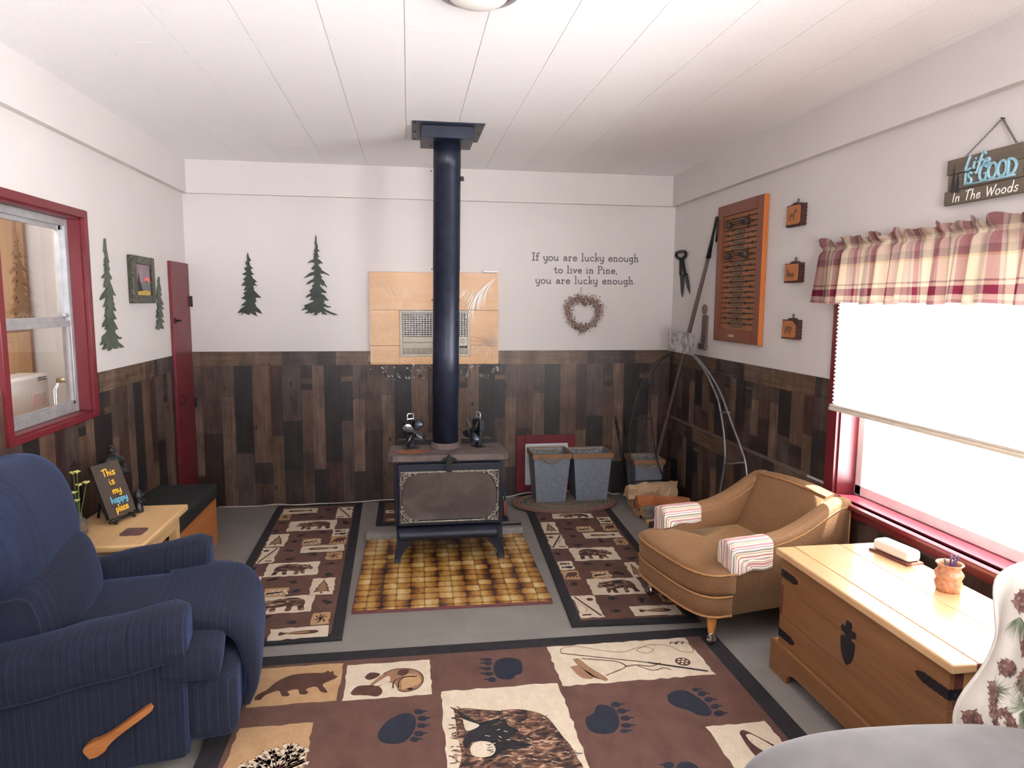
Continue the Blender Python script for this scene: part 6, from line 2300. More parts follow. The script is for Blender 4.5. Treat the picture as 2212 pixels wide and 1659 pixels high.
mb.prism([(0, 0), (BW_, 0), (BW_, BH_), (0, BH_)], EP, .020, 0, 1, -.012)
m_sb = M('dark_taupe_paint', (68, 58, 52), (78, 66, 60), 20, rough=.7)
m_sbe = M('black_canvas_edge', (24, 20, 20), (34, 30, 30), 20, rough=.7)
mb.build('board', [m_sb, m_sbe], sn)
m_yel = M('yellow_chalk_paint', (224, 176, 40), (238, 192, 56), 40, rough=.6)
m_blu = M('blue_chalk_paint', (92, 176, 212), (116, 194, 224), 40, rough=.6)
for txt, y, x, w in (('This', .205, .30, .44), ('is', .160, .42, .20), ('my', .112, .42, .32), ('place', .022, .32, .46)):
    words(sn, 'yellow_word', m_yel, txt, EP, x * BW_, y, .036, .0036, '!', .0016, .05, w * BW_, .0085)
words(sn, 'blue_word', m_blu, 'happy', EP, .26 * BW_, .068, .034, .0036, '!', .0016, .05, .60 * BW_, .0085)

# lantern
lx, ly = .125, -1.775
ln = thing('lantern', 'black metal candle lantern with glass body behind the painted sign', 'lantern', (lx, ly, TZ))
m_lant = M('dark_lantern_metal', (38, 40, 42), (58, 60, 62), 30, rough=.35, metal=.6)
s_ = 1.06
MB().lathe([(.058, 0), (.062, .006), (.060, .016), (.050, .022), (.002, .022)], (lx, ly, TZ), 24).build('base', m_lant, ln)
MB().lathe([(.050, .022), (.054, .06), (.054, .14), (.050, .175), (.048, .175), (.052, .14), (.052, .06), (.048, .022)], (lx, ly, TZ), 24).build('glass_cylinder', m_jar, ln)
mb = MB()
mb.lathe([(.054, .172), (.058, .176), (.078, .196), (.080, .202), (.064, .212), (.048, .250), (.050, .256), (.060, .262), (.058, .268), (.036, .286), (.018, .298), (.012, .302), (.020, .308), (.022, .318), (.008, .324), (.008, .332), (.012, .338), (.002, .344)], (lx, ly, TZ), 24)
mb.build('roof', m_lant, ln)
mb = MB()
for k in range(10):
    a = k * PI / 5
    c_, s__ = math.cos(a), math.sin(a)
    r_ = .0575
    mb.box((lx + c_ * r_, ly + s__ * r_, TZ + .230), (.004, .006, .024), 0, 0, Matrix.Rotation(a, 3, 'Z') @ Matrix.Rotation(-.38, 3, 'Y'))
mb.build('vent_slots', m_dark, ln)
mb = MB()
mb.lathe([(.002, 0), (.028, 0), (.028, .07), (.002, .072)], (lx, ly, TZ + .022), 16)
mb.build('candle', M('grey_candle', (120, 112, 108), (134, 126, 120), 10, rough=.6), ln)

# bear figurine and coaster
fg = thing('figurine', 'small black figurine standing beside the painted sign on the pine table', 'figurine', (.262, -1.835, TZ))
mb = MB()
c_ = Vector((.262, -1.835, TZ))
mb.lathe([(.002, 0), (.022, 0), (.023, .006), (.021, .036), (.016, .044), (.019, .060), (.024, .078), (.024, .092), (.018, .106), (.010, .114), (.002, .118)], c_, 16)
for s in (-1, 1):
    mb.sup(c_ + Vector((0, s * .013, .114)), (.010, .010, .012), 1, 1, 8, 6)
    mb.tube([c_ + Vector((.006, s * .02, .070)), c_ + Vector((.018, s * .020, .055)), c_ + Vector((.024, s * .012, .064))], .006, 8)
mb.sup(c_ + Vector((.022, 0, .090)), (.020, .016, .014), 1, 1, 8, 6)
mb.build('body', M('black_resin', (22, 22, 24), (32, 32, 36), 40, rough=.35), fg)
cc = at(290, 1150, z=TZ)
mb = MB()
rr0 = [( -.050, -.048), (.046, -.050), (.050, .046), (-.048, .050)]
P_ = []
for i in range(4):
    a, b_ = Vector(rr0[i]), Vector(rr0[(i + 1) % 4])
    P_ += [tuple(a.lerp(b_, .1)), tuple(a.lerp(b_, .9))]
mb.prism([(cc.x + a, cc.y + b_) for a, b_ in P_], lambda a, b, c: Vector((a, b, c)), .007, 0, None, TZ)
mb.build('coaster', M('slate_red_coaster', (86, 56, 56), (116, 86, 84), 40, rough=.7), None, LB('square reddish slate coaster lying on the pine side table', 'coaster'))

# ------------------------------------------------------------------ blue recliner
def stripe_fabric(name, axis, dark, mid, light, freq=46.0, rough=.95, vec_rot=(0, 0, 0)):
    g = N(name)
    v = g.sep(g.mapping((1, 1, 1), None, vec_rot))
    a = v['xyz'.index(axis)]
    t = g.math('MULTIPLY', a, freq)
    cmb = g.n('ShaderNodeCombineXYZ')
    g.l(g.math('MULTIPLY', t, 2.2), cmb.inputs[0])
    n1 = g.n('ShaderNodeTexNoise')
    n1.inputs['Scale'].default_value = 1.0
    n1.inputs['Detail'].default_value = 2
    g.l(cmb.outputs[0], n1.inputs['Vector'])
    c = g.ramp(n1.outputs['Fac'], [(.38, dark), (.48, mid), (.66, mid)])
    fine = g.ramp(g.math('FRACT', t), [(0, (0, 0, 0)), (.86, (0, 0, 0)), (.93, (255, 255, 255)), (1, (0, 0, 0))])
    c = g.mix(g.mix(.45, (0, 0, 0), fine), c, light)
    fz = g.noise((30, 30, 30), det=4)
    c = g.mix(.35, c, g.ramp(fz, [(.35, dark), (.65, mid)]))
    h = g.math('ADD', g.math('MULTIPLY', n1.outputs['Fac'], .8), g.math('MULTIPLY', g.noise((300, 300, 300), det=2), .5))
    g.bump(h, .35, .004)
    g.set(c, rough, 0.0, Sheen_Weight=.3, Sheen_Roughness=.3)
    g.b.inputs['Sheen Tint'].default_value = lin((120, 150, 220))
    return g.mat


BD_, BM_, BLt = (7, 9, 19), (19, 26, 49), (66, 74, 96)
m_bx = stripe_fabric('blue_corded_fabric_x', 'x', BD_, BM_, BLt)
m_by = stripe_fabric('blue_corded_fabric_y', 'y', BD_, BM_, BLt)
m_bxy = stripe_fabric('blue_corded_fabric_corner', 'x', BD_, BM_, BLt, 46, .95, (0, 0, PI / 4))
m_bplain = stripe_fabric('blue_brushed_fabric', 'y', (17, 24, 45), (27, 38, 66), (31, 42, 70), 30)
m_lever = WOOD('lever_wood', (150, 92, 46), (172, 110, 60), 'x', 6, .35)
rec = thing('recliner', 'blue striped fabric recliner with wooden side lever by the red window', 'recliner', (.78, -2.776, 0), math.radians(9.3))


def roundsec(w, h, e=.45, n=28):
    def pw(v):
        return math.copysign(abs(v) ** e, v)
    return [(w / 2 * pw(math.cos(2 * PI * k / n)), h / 2 * pw(math.sin(2 * PI * k / n))) for k in range(n)]


mb = MB()
mb.bx(-.70, .03, -.425, -.30, .035, .47, 0, .018, 3)
mb.bx(-.70, .03, .30, .425, .035, .47, 0, .018, 3)
mb.bx(-.70, -.60, -.42, .42, .04, .55, 0, .03, 3)
mb.bx(-.65, .0, -.31, .31, .06, .30, 0, .01, 2)
mb.build('body', m_bx, rec, local=True)
for s in (-1, 1):
    mb = MB()
    rings = []
    for i in range(19):
        t = i / 18
        u = -.70 + .745 * t
        zt_ = .455 + .115 * min(1, t * 1.05) ** .9
        k = 1.0
        if t > .93:
            k = math.sqrt(max(.05, 1 - ((t - .93) / .075) ** 2))
        if t < .06:
            k = .75 + .25 * t / .06
        w_, h_ = .205 * (.86 + .14 * k), .185 * (.72 + .28 * k)
        rings.append([Vector((u + .004 * math.sin(a * 9), s * .365 + a, zt_ - .0925 + b_ - .003 * math.sin(t * 19) )) for a, b_ in roundsec(w_, h_, .62)])
    mb.loft(rings, 0, True)
    arm = mb.build('arm', m_bx, rec, local=True)
    mb = MB()
    mb.loft([[Vector((u, s * .365 + a, .475 + b_)) for a, b_ in roundsec(w_, h_, .55)] for u, w_, h_ in ((.03, .175, .15), (.046, .165, .14), (.052, .13, .11))], 0, True)
    mb.bx(.02, .042, s * .365 - .062, s * .365 + .062, .05, .44, 0, .012, 3)
    mb.build('arm_front', m_bplain, arm, local=True)
# seat, front roll and leg rest
mb = MB()
mb.sup((-.22, 0, .37), (.66, .56, .20), .35, .3, 32, 16)
mb.build('seat_cushion', m_by, rec, local=True)
prof = [(-.10, .470), (.06, .478), (.16, .470), (.225, .43), (.262, .36), (.275, .26), (.265, .17), (.235, .105)]
P_ = spline([(a, b_, 0) for a, b_ in prof], 4)
rings = []
for i, p in enumerate(P_):
    t = i / (len(P_) - 1)
    d = (P_[min(i + 1, len(P_) - 1)] - P_[max(i - 1, 0)]).normalized()
    nrm = Vector((-d.y, d.x, 0))
    thk = .085 * (.5 + .5 * math.sin(PI * min(1, .15 + t * .85)))
    r = []
    for a, b_ in roundsec(.585 + .02 * math.sin(PI * t), thk, .42, 40):
        bul = -.010 * math.exp(-((abs(a) - .14) / .02) ** 2) if 0 else 0
        q = p + nrm * (b_ - thk / 2 + bul)
        r.append(Vector((q.x, .018 + a, q.y)))
    rings.append(r)
mb = MB().loft(rings, 0, True)
mb.build('leg_rest_pad', m_bx, rec, local=True)
mb = MB()
mb.tube([Vector((r[30].x, r[30].y + .0, r[30].z)) for r in rings], .006, 6)
mb.build('piping', m_bplain, rec, local=True)
for s in (-1, 1):
    mb = MB()
    mb.sup((.055, s * .345, .375), (.20, .20, .115), .35, .3, 28, 14, 0, Matrix.Rotation(.12, 3, 'Y'))
    mb.build('front_wing', m_bx, rec, local=True)
mb = MB()
mb.bx(.02, .20, -.415, .415, .075, .325, 0, .045, 5)
mb.build('leg_rest', m_bxy, rec, local=True)
# back: lumbar pad and head pad
mb = MB()
mb.bx(-.725, -.58, -.33, .33, .30, .96, 0, .05, 4)
mb.build('back_frame', m_bplain, rec, local=True)


def lum(p):
    return (p.x + .02 * math.cos(p.y * 6), p.y, p.z)


mb = MB().sup((-.50, 0, .535), (.30, .64, .33), .62, .5, 40, 20, 0, Matrix.Rotation(-.22, 3, 'Y'), lum)
mb.build('lumbar_pad', m_by, rec, local=True)


def headp(p):
    k = (p.z + .25) / .5
    return (p.x * (1 - .12 * max(0, k - .5)), p.y * (1 - .18 * max(0, k - .45) ** 1.2), p.z)


mb = MB().sup((-.585, 0, .785), (.33, .70, .50), .72, .55, 44, 24, 0, Matrix.Rotation(-.20, 3, 'Y'), headp)
mb.build('head_pad', m_bplain, rec, local=True)
# lever
RL = plane((0, -.4275, 0), (1, 0, 0), (0, 0, 1))
p0_, p1_ = at(207, 1605, y=-3.22), at(325, 1518, y=-3.19)
Mi_ = MW[rec.name].inverted()
a_, b_ = Mi_ @ p0_, Mi_ @ p1_
mb = MB()
d_ = Vector((b_.x - a_.x, b_.z - a_.z, 0))
L_v = d_.length
ang_ = math.atan2(d_.y, d_.x)
shp = [(-.022, -.016), (0, -.026), (.03, -.022), (.08, -.012), (L_v, -.010), (L_v + .012, 0), (L_v, .010), (.08, .012), (.03, .020), (0, .026), (-.020, .018)]
shp = [(a_.x + x * math.cos(ang_) - y * math.sin(ang_), a_.z + x * math.sin(ang_) + y * math.cos(ang_)) for x, y in shp]
mb.prism([(p.x, p.y) for p in spline([(x, y, 0) for x, y in shp + [shp[0]]], 4)][:-1], RL, .022, 0, None, .006)
mb.lathe([(.030, 0), (.030, .012), (.022, .020)], RL(a_.x + .01, a_.z, -.004), 16, 0, True, RL(0, 0, 1) - RL(0, 0, 0))
mb.build('wooden_lever', m_lever, rec, local=True)
mb = MB()
for u in (-.62, -.05):
    for s in (-1, 1):
        mb.lathe([(.022, 0), (.022, .02), (.018, .045)], (u, s * .33, 0), 12)
mb.build('foot', m_black, rec, local=True)

# ------------------------------------------------------------------ gold armchair
def gold_mat():
    g = N('gold_tweed_fabric')
    f = g.noise((420, 420, 420), det=2)
    c = g.ramp(f, [(.32, (82, 52, 31)), (.5, (118, 82, 52)), (.68, (154, 116, 78))])
    c = g.mix(.25, c, g.ramp(g.noise((5, 5, 5), det=2), [(.3, (98, 63, 37)), (.7, (126, 88, 55))]))
    g.bump(f, .25, .002)
    g.set(c, .8, 0.0, Sheen_Weight=.25)
    g.b.inputs['Sheen Tint'].default_value = lin((230, 190, 140))
    return g.mat


m_gold = gold_mat()
m_welt = M('gold_piping', (150, 104, 62), (176, 130, 84), 120, rough=.8)
m_leg = WOOD('honey_leg_wood', (186, 124, 58), (206, 146, 78), 'z', 6, .3)
m_chrome = M('chrome_caster', (190, 188, 184), (206, 204, 200), 10, rough=.12, metal=1.0)
chr_ = thing('armchair', 'low gold tweed armchair with tapered legs and caster feet by the bright window', 'armchair', (3.33, -2.27, 0), math.radians(191))


def bowfront(xb, half, xf, xc, n=14):
    """plan outline, front bowed: from back left round the front to back right"""
    pts = [(xb, -half + .015), (xb + .2, -half)]
    f = []
    for i in range(n + 1):
        a = -PI / 2 + PI * i / n
        s = math.sin(a)
        f.append((xc + (xf - xc) * max(0, math.cos(a)) ** .55, (half + .012) * math.copysign(abs(s) ** .62, s)))
    pts += f
    pts += [(xb + .2, half), (xb, half - .015)]
    return pts


sk = bowfront(-.40, .328, .440, .27)
sk = [(x, y if x > .262 else math.copysign(min(abs(y), .318), y)) for x, y in sk]
sk = sk[:2] + [(.262, -.318)] + sk[2:-2] + [(.262, .318)] + sk[-2:]
mb = MB()
mb.loft([[Vector((x * k, y * k, z)) for x, y in sk] for z, k in ((.158, .975), (.164, .995), (.20, 1.0), (.252, 1.0), (.258, .985))], 0, True)
mb.build('skirt', m_gold, chr_, local=True)
mb = MB()
for z in (.160, .254):
    mb.tube([(x, y, z) for x, y in sk[3:-3]], .0058, 6)
mb.build('piping', m_welt, chr_, local=True)
# T cushion
tc = bowfront(-.20, .330, .445, .255)
tc = [(x, y if x > .24 else math.copysign(min(abs(y), .238), y)) for x, y in tc]
tc = [(-.20, -.238)] + [(.235, -.238)] + [p for p in tc if p[0] > .24] + [(.235, .238), (-.20, .238)]
mb = MB()
def tcr(k, z, crown=0):
    return [Vector((.12 + (x - .12) * k, y * k, z + crown)) for x, y in tc]
mb.loft([tcr(.95, .258), tcr(.99, .266), tcr(1.0, .285), tcr(1.0, .355), tcr(.985, .370), tcr(.93, .380), tcr(.75, .390), tcr(.4, .396), tcr(.1, .397)], 0, True)
mb.build('seat_cushion', m_gold, chr_, local=True)
mb = MB()
mb.tube([p + Vector((0, 0, 0)) for p in tcr(1.002, .360)][1:-1], .0056, 6)
mb.build('piping', m_welt, chr_, local=True)
# arms
armtop = [(-.42, .655), (-.36, .655), (-.30, .628), (-.22, .585), (-.14, .548), (-.05, .520), (.05, .505), (.16, .500), (.24, .496), (.268, .485), (.278, .465)]
for s in (-1, 1):
    mb = MB()
    rings = []
    for x, zt_ in armtop:
        yi, yo = .240 - .0 * x, .332
        if x < -.2:
            yi = .240 + .012 * ((-.2 - x) / .2)
        n = 8
        r = [Vector((x, s * yi, .158)), Vector((x, s * yi, zt_ - .05))]
        for k in range(n + 1):
            a = PI - PI * k / n
            r.append(Vector((x, s * ((yi + yo) / 2 + (yo - yi) / 2 * math.copysign(abs(math.cos(a)) ** .7, math.cos(a))), zt_ - .035 + .035 * math.sin(a) ** .7)))
        r += [Vector((x, s * yo, zt_ - .05)), Vector((x, s * yo, .158))]
        rings.append(r)
    mb.loft(rings, 0, True)
    arm = mb.build('arm', m_gold, chr_, local=True)
    mb = MB()
    mb.tube([(x, s * .331, z - .040) for x, z in armtop], .0035, 6)
    mb.tube([(x, s * .243, z - .040) for x, z in armtop[2:]], .0035, 6)
    mb.tube([(-.415, s * .331, z) for z in (.63, .4, .17)], .005, 6)
    mb.build('piping', m_welt, arm, local=True)
# back
mb = MB()
rings = []
for i in range(15):
    y = -.255 + .51 * i / 14
    cz = .665 + .012 * math.cos(y / .255 * PI / 2)
    xo = -.012 * (1 - (y / .255) ** 2)
    pr = [(-.425, .17), (-.425 + xo, .40), (-.42 + xo, cz - .03), (-.405 + xo, cz - .006), (-.375 + xo, cz), (-.338, cz - .010), (-.318, cz - .035), (-.27, .53), (-.215, .42), (-.18, .36), (-.17, .26), (-.20, .17)]
    rings.append([Vector((a, y, b_)) for a, b_ in pr])
mb.loft(rings, 0, True)
mb.build('backrest', m_gold, chr_, local=True)
mb = MB()
mb.tube([(r[5].x + .004, r[5].y, r[5].z - .001) for r in rings], .005, 6)
mb.tube([(-.335, s, .645) for s in (-.252,)] + [(r[5].x, r[5].y, r[5].z) for r in rings[:1]], .005, 6)
for s in (0, -1):
    mb.tube([(p.x + .002, p.y + (.004 if s == 0 else -.004), p.z) for p in rings[s][6:11]], .004, 6)
mb.build('piping', m_welt, chr_, local=True)
for x, y, dz_ in ((.345, .292, .0135), (.325, -.285, .0135), (-.33, .26, 0), (-.33, -.26, 0)):
    mb = MB().lathe([(.024, .165), (.024, .150), (.021, .11), (.016, .072), (.015, .066)], (x, y, 0), 16)
    lg = mb.build('leg', m_leg, chr_, local=True)
    mb = MB().lathe([(.014, .072), (.017, .066), (.016, .060), (.020, .050), (.024, .038), (.024, .028), (.019, .020), (.008, .018)], (x, y, 0), 18)
    mb.build('caster', m_chrome, lg, local=True)
    mb = MB().lathe([(.006, -.012), (.016, -.011), (.0175, 0), (.016, .011), (.006, .012)], (x + .006, y, .0175 + dz_), 16, 0, True, (0, 1, 0))
    mb.build('caster_wheel', m_black, lg, local=True)


def striped_linen():
    g = N('striped_linen')
    v = g.sep(g.co('UV'))
    PK, CRM, GRY, RD, OC = (196, 132, 132), (232, 224, 214), (150, 142, 132), (150, 84, 88), (190, 160, 122)
    seq = [(0, PK), (.10, CRM), (.16, RD), (.19, CRM), (.27, GRY), (.36, CRM), (.40, OC), (.46, CRM), (.54, RD), (.57, PK), (.62, CRM), (.70, GRY), (.77, CRM), (.81, RD), (.84, CRM), (.92, OC), (.97, CRM)]
    c = g.ramp(g.math('FRACT', v[0]), seq, 'CONSTANT')
    g.bump(g.noise((300, 300, 300), det=2), .15)
    return g.set(c, .85)


m_linen = striped_linen()


def arm_cover(s, label):
    """striped cover draped over the front end of one arm; s = side in the chair's frame"""
    t = thing('arm_cover', label, 'arm cover', (3.33, -2.27, 0), math.radians(191), 'striped armchair arm covers')
    yi, yo, zt_ = .240 - .005, .332 + .005, .504
    xb, xf = .050, .284
    path = [(yi, .405), (yi, .44), (yi + .002, zt_ - .022), (yi + .016, zt_ - .003), (.286, zt_ + .003), (yo - .016, zt_ - .003), (yo - .002, zt_ - .022), (yo, .44), (yo + .002, .40), (yo + .004, .355)]
    P = spline([(a, b, 0) for a, b in path], 4)
    cum = [0]
    for i in range(1, len(P)):
        cum.append(cum[-1] + (P[i] - P[i - 1]).length)
    mid = min(range(len(P)), key=lambda i: abs(P[i].x - .286) + (0 if P[i].y > .49 else 1))
    mb = MB()
    nx = 10
    vs, uv = [], []
    for j in range(nx + 1):
        x = xb + (xf - xb) * j / nx
        for i, p in enumerate(P):
            drop = (-.012 * (1 - j / nx) if p.y < .42 else 0) + (.006 * math.sin(j * .9) if p.y < .42 else 0)
            end = .0
            vs.append(Vector((x - (.01 if j == nx and .03 else 0) * 0, s * (p.x + .002 * math.sin(j * 1.3 + i * .3)), p.y - drop - (.004 if j == nx else 0))))
            # stripes mitre where the side meets the front corner
            along = abs(cum[i] - cum[mid]) - .05
            acr = (xf - x)
            uv.append((max(0.0, min(along, acr + .02) if along > .0 else along + 1) / .10 if along > 0 else (along + .05) / .10, 0))
    n = len(P)
    fs = [(j * n + i, j * n + i + 1, (j + 1) * n + i + 1, (j + 1) * n + i) for j in range(nx) for i in range(n - 1)]
    mb.add(vs, fs, 0, True, None, uv)
    # front flap
    vs, uv = [], []
    na, nb = 12, 8
    for j in range(nb + 1):
        for i in range(na + 1):
            y = yi + (yo - yi) * i / na
            z0 = zt_ - .001 - .02 * abs(2 * i / na - 1) ** 4
            z = z0 - (z0 - (.372 - .012 * i / na)) * j / nb
            x = xf + .003 * math.sin(i * .8 + j * .4) + (.002 if j else 0)
            vs.append(Vector((x, s * y, z)))
            uv.append(((.05 + (y - .286) * 1.0) / .10 + .3, 0))
    fs = [(j * (na + 1) + i, j * (na + 1) + i + 1, (j + 1) * (na + 1) + i + 1, (j + 1) * (na + 1) + i) for j in range(nb) for i in range(na)]
    mb.add(vs, fs, 0, True, None, uv)
    mb.build('cover_cloth', m_linen, t, local=True, recalc=True, solid=.003)


arm_cover(1, 'striped pink and cream cover on the armchair arm nearest the wooden chest')
arm_cover(-1, 'striped pink and cream cover on the armchair arm nearest the firewood')

# ------------------------------------------------------------------ pine chest
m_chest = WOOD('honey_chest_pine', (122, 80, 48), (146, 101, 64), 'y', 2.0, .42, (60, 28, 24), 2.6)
m_lid = WOOD('glare_pale_lid_pine', (212, 168, 120), (226, 186, 138), 'y', 2.0, .32, (150, 84, 50), 2.0, .02, Coat_Weight=1.0, Coat_Roughness=.12, Coat_IOR=1.6)  # lid colour lightened to carry the window glare lying on it
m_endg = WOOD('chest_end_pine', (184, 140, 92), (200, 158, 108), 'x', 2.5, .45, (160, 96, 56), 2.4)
m_dove = M('dark_joint_wood', (92, 48, 44), (112, 62, 54), 30, rough=.5)
m_strap = M('black_iron_strap', (30, 28, 36), (44, 42, 50), 40, rough=.45, metal=.4, bump=.15)
ch = thing('pine_chest', 'large honey pine chest with black iron straps under the bright window', 'chest', (3.47, -3.34, 0))
mb = MB()
cx0, cx1, cy0, cy1 = 3.245, 3.700, -3.805, -2.865
zz = [.130, .262, .394, .524]
for i in range(3):
    mb.bx(cx0, cx0 + .02, cy0, cy1, zz[i] + .0008, zz[i + 1] - .0008, 0, .0012, 1)
    mb.bx(cx0 + .02, cx1, cy0, cy0 + .02, zz[i] + .0008, zz[i + 1] - .0008, 1, .0012, 1)
    mb.bx(cx0 + .02, cx1, cy1 - .02, cy1, zz[i] + .0008, zz[i + 1] - .0008, 1, .0012, 1)
mb.bx(cx1 - .02, cx1, cy0 + .02, cy1 - .02, zz[0], zz[3], 0)
mb.bx(cx0 + .01, cx1 - .01, cy0 + .01, cy1 - .01, .12, .14, 0)
for z0, z1 in ((.394, .522), (.14, .30)):
    mb.bx(cx0 + .0195, cx0 + .046, cy0 - .0012, cy0 + .001, z0 + .0, z1, 2)
mb.bx(cx0 - .0012, cx0 + .001, cy0, cy0 + .022, .14, .27, 2)
mb.bx(cx0 - .0012, cx0 + .001, cy1 - .02, cy1, .27, .40, 2)
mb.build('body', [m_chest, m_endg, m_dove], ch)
mb = MB()
lx0, lx1, ly0, ly1 = 3.222, 3.722, -3.836, -2.842
mb.bx(lx0, lx0 + .088, ly0, ly1, .525, .556, 0, .007, 3)
mb.bx(lx0 + .0895, lx0 + .30, ly0 + .0, ly1, .525, .556, 0, .0015, 1)
mb.bx(lx0 + .3015, lx1, ly0, ly1, .525, .556, 0, .004, 2)
mb.bx(lx0 + .084, lx0 + .094, ly0 - .0008, ly0 + .01, .527, .5545, 1)
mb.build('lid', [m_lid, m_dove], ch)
fp = plane((3.224, 0, 0), (0, -1, 0), (0, 0, 1))
mb = MB()
A = [(2.840, 0), (2.975, 0), (2.982, .030), (2.998, .048), (3.02, .056), (3.05, .060)]
B2 = [(3.62, .060), (3.65, .056), (3.672, .048), (3.690, .030), (3.697, 0), (3.832, 0)]
mb.prism(A + B2 + [(3.832, .140), (2.840, .140)], fp, .018, 0, None, -.018)
mb.bx(3.224, 3.24, -3.83, -2.842, .1395, .146, 0, .003)
mb.bx(3.242, 3.72, -3.832, -3.814, 0, .142, 1, .003).bx(3.242, 3.72, -2.860, -2.842, 0, .142, 1, .003).bx(3.702, 3.72, -3.814, -2.86, 0, .142)
mb.build('plinth', [m_chest, m_endg], ch)
FP = plane((3.245, 0, 0), (0, -1, 0), (0, 0, 1))
NP = plane((0, -3.805, 0), (1, 0, 0), (0, 0, 1))
def strap(pl, a0, a1, z, hh, dr, nm='strap'):
    tip = a1
    mb = MB()
    n = 10
    w = a1 - a0
    top_ = [(a0 + w * .78 * i / n, z + hh + (.002 if i % 2 else 0)) for i in range(n + 1)]
    bot_ = [(a0 + w * .78 * i / n, z - hh - (.002 if i % 2 else 0)) for i in range(n + 1)]
    poly = bot_ + [(a0 + w * .93, z - hh * .55), (a1, z), (a0 + w * .93, z + hh * .55)] + top_[::-1]
    if w < 0:
        poly = poly[::-1]
    mb.prism(poly, pl, .0025, 0, None, .0002)
    for f_ in (.2, .65):
        mb.lathe([(.005, 0), (.0045, .002), (.001, .003)], pl(a0 + w * f_, z, .0025), 8, 0, True, pl(0, 0, 1) - pl(0, 0, 0))
    mb.build(nm, m_strap, ch)


strap(FP, 2.866, 2.992, .452, .0155, 1)
strap(FP, 2.866, 2.990, .184, .0155, 1)
strap(FP, 3.806, 3.668, .443, .0155, -1)
strap(FP, 3.806, 3.668, .180, .0155, -1)
strap(NP, 3.2425, 3.350, .443, .0155, 1)
strap(NP, 3.2425, 3.350, .180, .0155, 1)
# heart shaped lock plate
ax = 3.332
sp_ = [(0, -.082), (.02, -.066), (.034, -.04), (.040, -.01), (.040, .012), (.032, .022), (.022, .017), (.017, .026), (.023, .034), (.036, .036), (.044, .048), (.036, .060), (.022, .060), (.013, .050), (.016, .068), (.012, .086)]
poly = [(ax + a, .362 + b) for a, b in sp_] + [(ax - a, .362 + b) for a, b in sp_[:0:-1]]
mb = MB()
mb.prism(poly, FP, .003, 0, None, .0002)
mb.build('lock_plate', m_strap, ch)
MB().bx(3.238, 3.2425, -ax - .002, -ax + .002, .330, .352).build('keyhole', m_dark, ch)

# on the chest: white box, jar, pens
wb_ = thing('white_lidded_box', 'white lidded box on a brown base at the window side of the chest lid', 'box', (3.665, -3.02, .556))
rz_ = Matrix.Rotation(.14, 3, 'Z')
MB().box((3.662, -3.02, .561), (.085, .20, .010), 0, .002, rz_).build('base', m_dove, wb_)
mb = MB().box((3.664, -3.02, .590), (.072, .185, .048), 0, .016, rz_, 4)
mb.build('lid', M('white_glazed_ceramic', (226, 222, 218), (234, 230, 226), 6, rough=.3), wb_)
jx, jy = 3.622, -3.352
jr = thing('ceramic_jar', 'ribbed terracotta coloured pottery jar standing on the chest lid', 'jar', (jx, jy, .556))
m_jarc = M('speckled_terracotta', (168, 112, 84), (204, 152, 120), 60, rough=.45, bump=.5, bsc=50)
mb = MB().lathe([(.002, 0), (.036, 0), (.040, .006), (.043, .018), (.047, .030), (.043, .040), (.041, .046), (.046, .056), (.049, .066), (.044, .074), (.038, .082), (.037, .090), (.042, .098), (.047, .103), (.045, .106), (.038, .101), (.034, .092), (.038, .06), (.036, .012), (.002, .010)], (jx, jy, .556), 28)
mb.build('jar_body', m_jarc, jr)
pm = [M('purple_pen', (92, 72, 120), None, 10, rough=.3), M('grey_pen', (92, 92, 96), None, 10, rough=.3), M('dark_violet_pen', (70, 54, 96), None, 10, rough=.3)]
for i, (dx, dy, hh) in enumerate(((.010, .008, .135), (-.014, .006, .122), (.016, -.012, .140), (.002, -.016, .128), (.022, .002, .132))):
    p0_, p1_ = Vector((jx - dx * .8, jy - dy * .8, .570)), Vector((jx + dx * 1.3, jy + dy * 1.3, .556 + hh))
    mb = MB().tube([p0_, p0_.lerp(p1_, .9), p1_], [.004, .004, .002], 8)
    mb.build('pen', pm[i % 3], None, LB('one of the dark pens standing in the terracotta jar on the chest', 'pen', 'pens in the jar'))

# ------------------------------------------------------------------ grey sofa with pinecone throw
m_greyf = M('grey_microfibre', (92, 89, 90), (106, 103, 104), 8, rough=.95, bump=.05, bsc=200, Sheen_Weight=.3)
sf = thing('sofa', 'grey microfibre sofa arm in the front right corner of the view', 'sofa', (2.95, -4.9, 0))


def armf(p):
    k = 1 - .10 * (p.x / .5) ** 2
    return (p.x, p.y, p.z * k + (.015 * math.cos(p.x * 3)))


mb = MB().sup((2.76, -4.36, .550), (.88, .36, .245), .75, .55, 48, 24, 0, Matrix.Rotation(.05, 3, 'Y'), armf)
mb.build('arm_pad', m_greyf, sf)
mb = MB().bx(2.42, 3.45, -4.50, -4.20, 0, .52, 0, .03, 3)
mb.build('arm', m_greyf, sf)
mb = MB().bx(2.46, 3.45, -5.35, -4.50, 0, .32, 0, .03, 3)
mb.build('base', m_greyf, sf)
mb = MB().bx(2.40, 3.10, -5.32, -4.51, .32, .47, 0, .05, 4)
mb.build('seat_cushion', m_greyf, sf)
bprof = [(3.15, .40), (3.15, .55), (3.155, .72), (3.165, .84), (3.19, .895), (3.25, .915), (3.32, .90), (3.37, .83), (3.40, .60), (3.41, .30), (3.20, .28)]
mb = MB()
rings = []
for y, k in ((-4.115, .86), (-4.125, .94), (-4.16, 1.0), (-4.6, 1.0), (-5.28, 1.0), (-5.34, .96)):
    rings.append([Vector((3.25 + (x - 3.25) * k, y, .55 + (z - .55) * k)) for x, z in bprof])
mb.loft(rings, 0, True)
mb.build('backrest', m_greyf, sf)

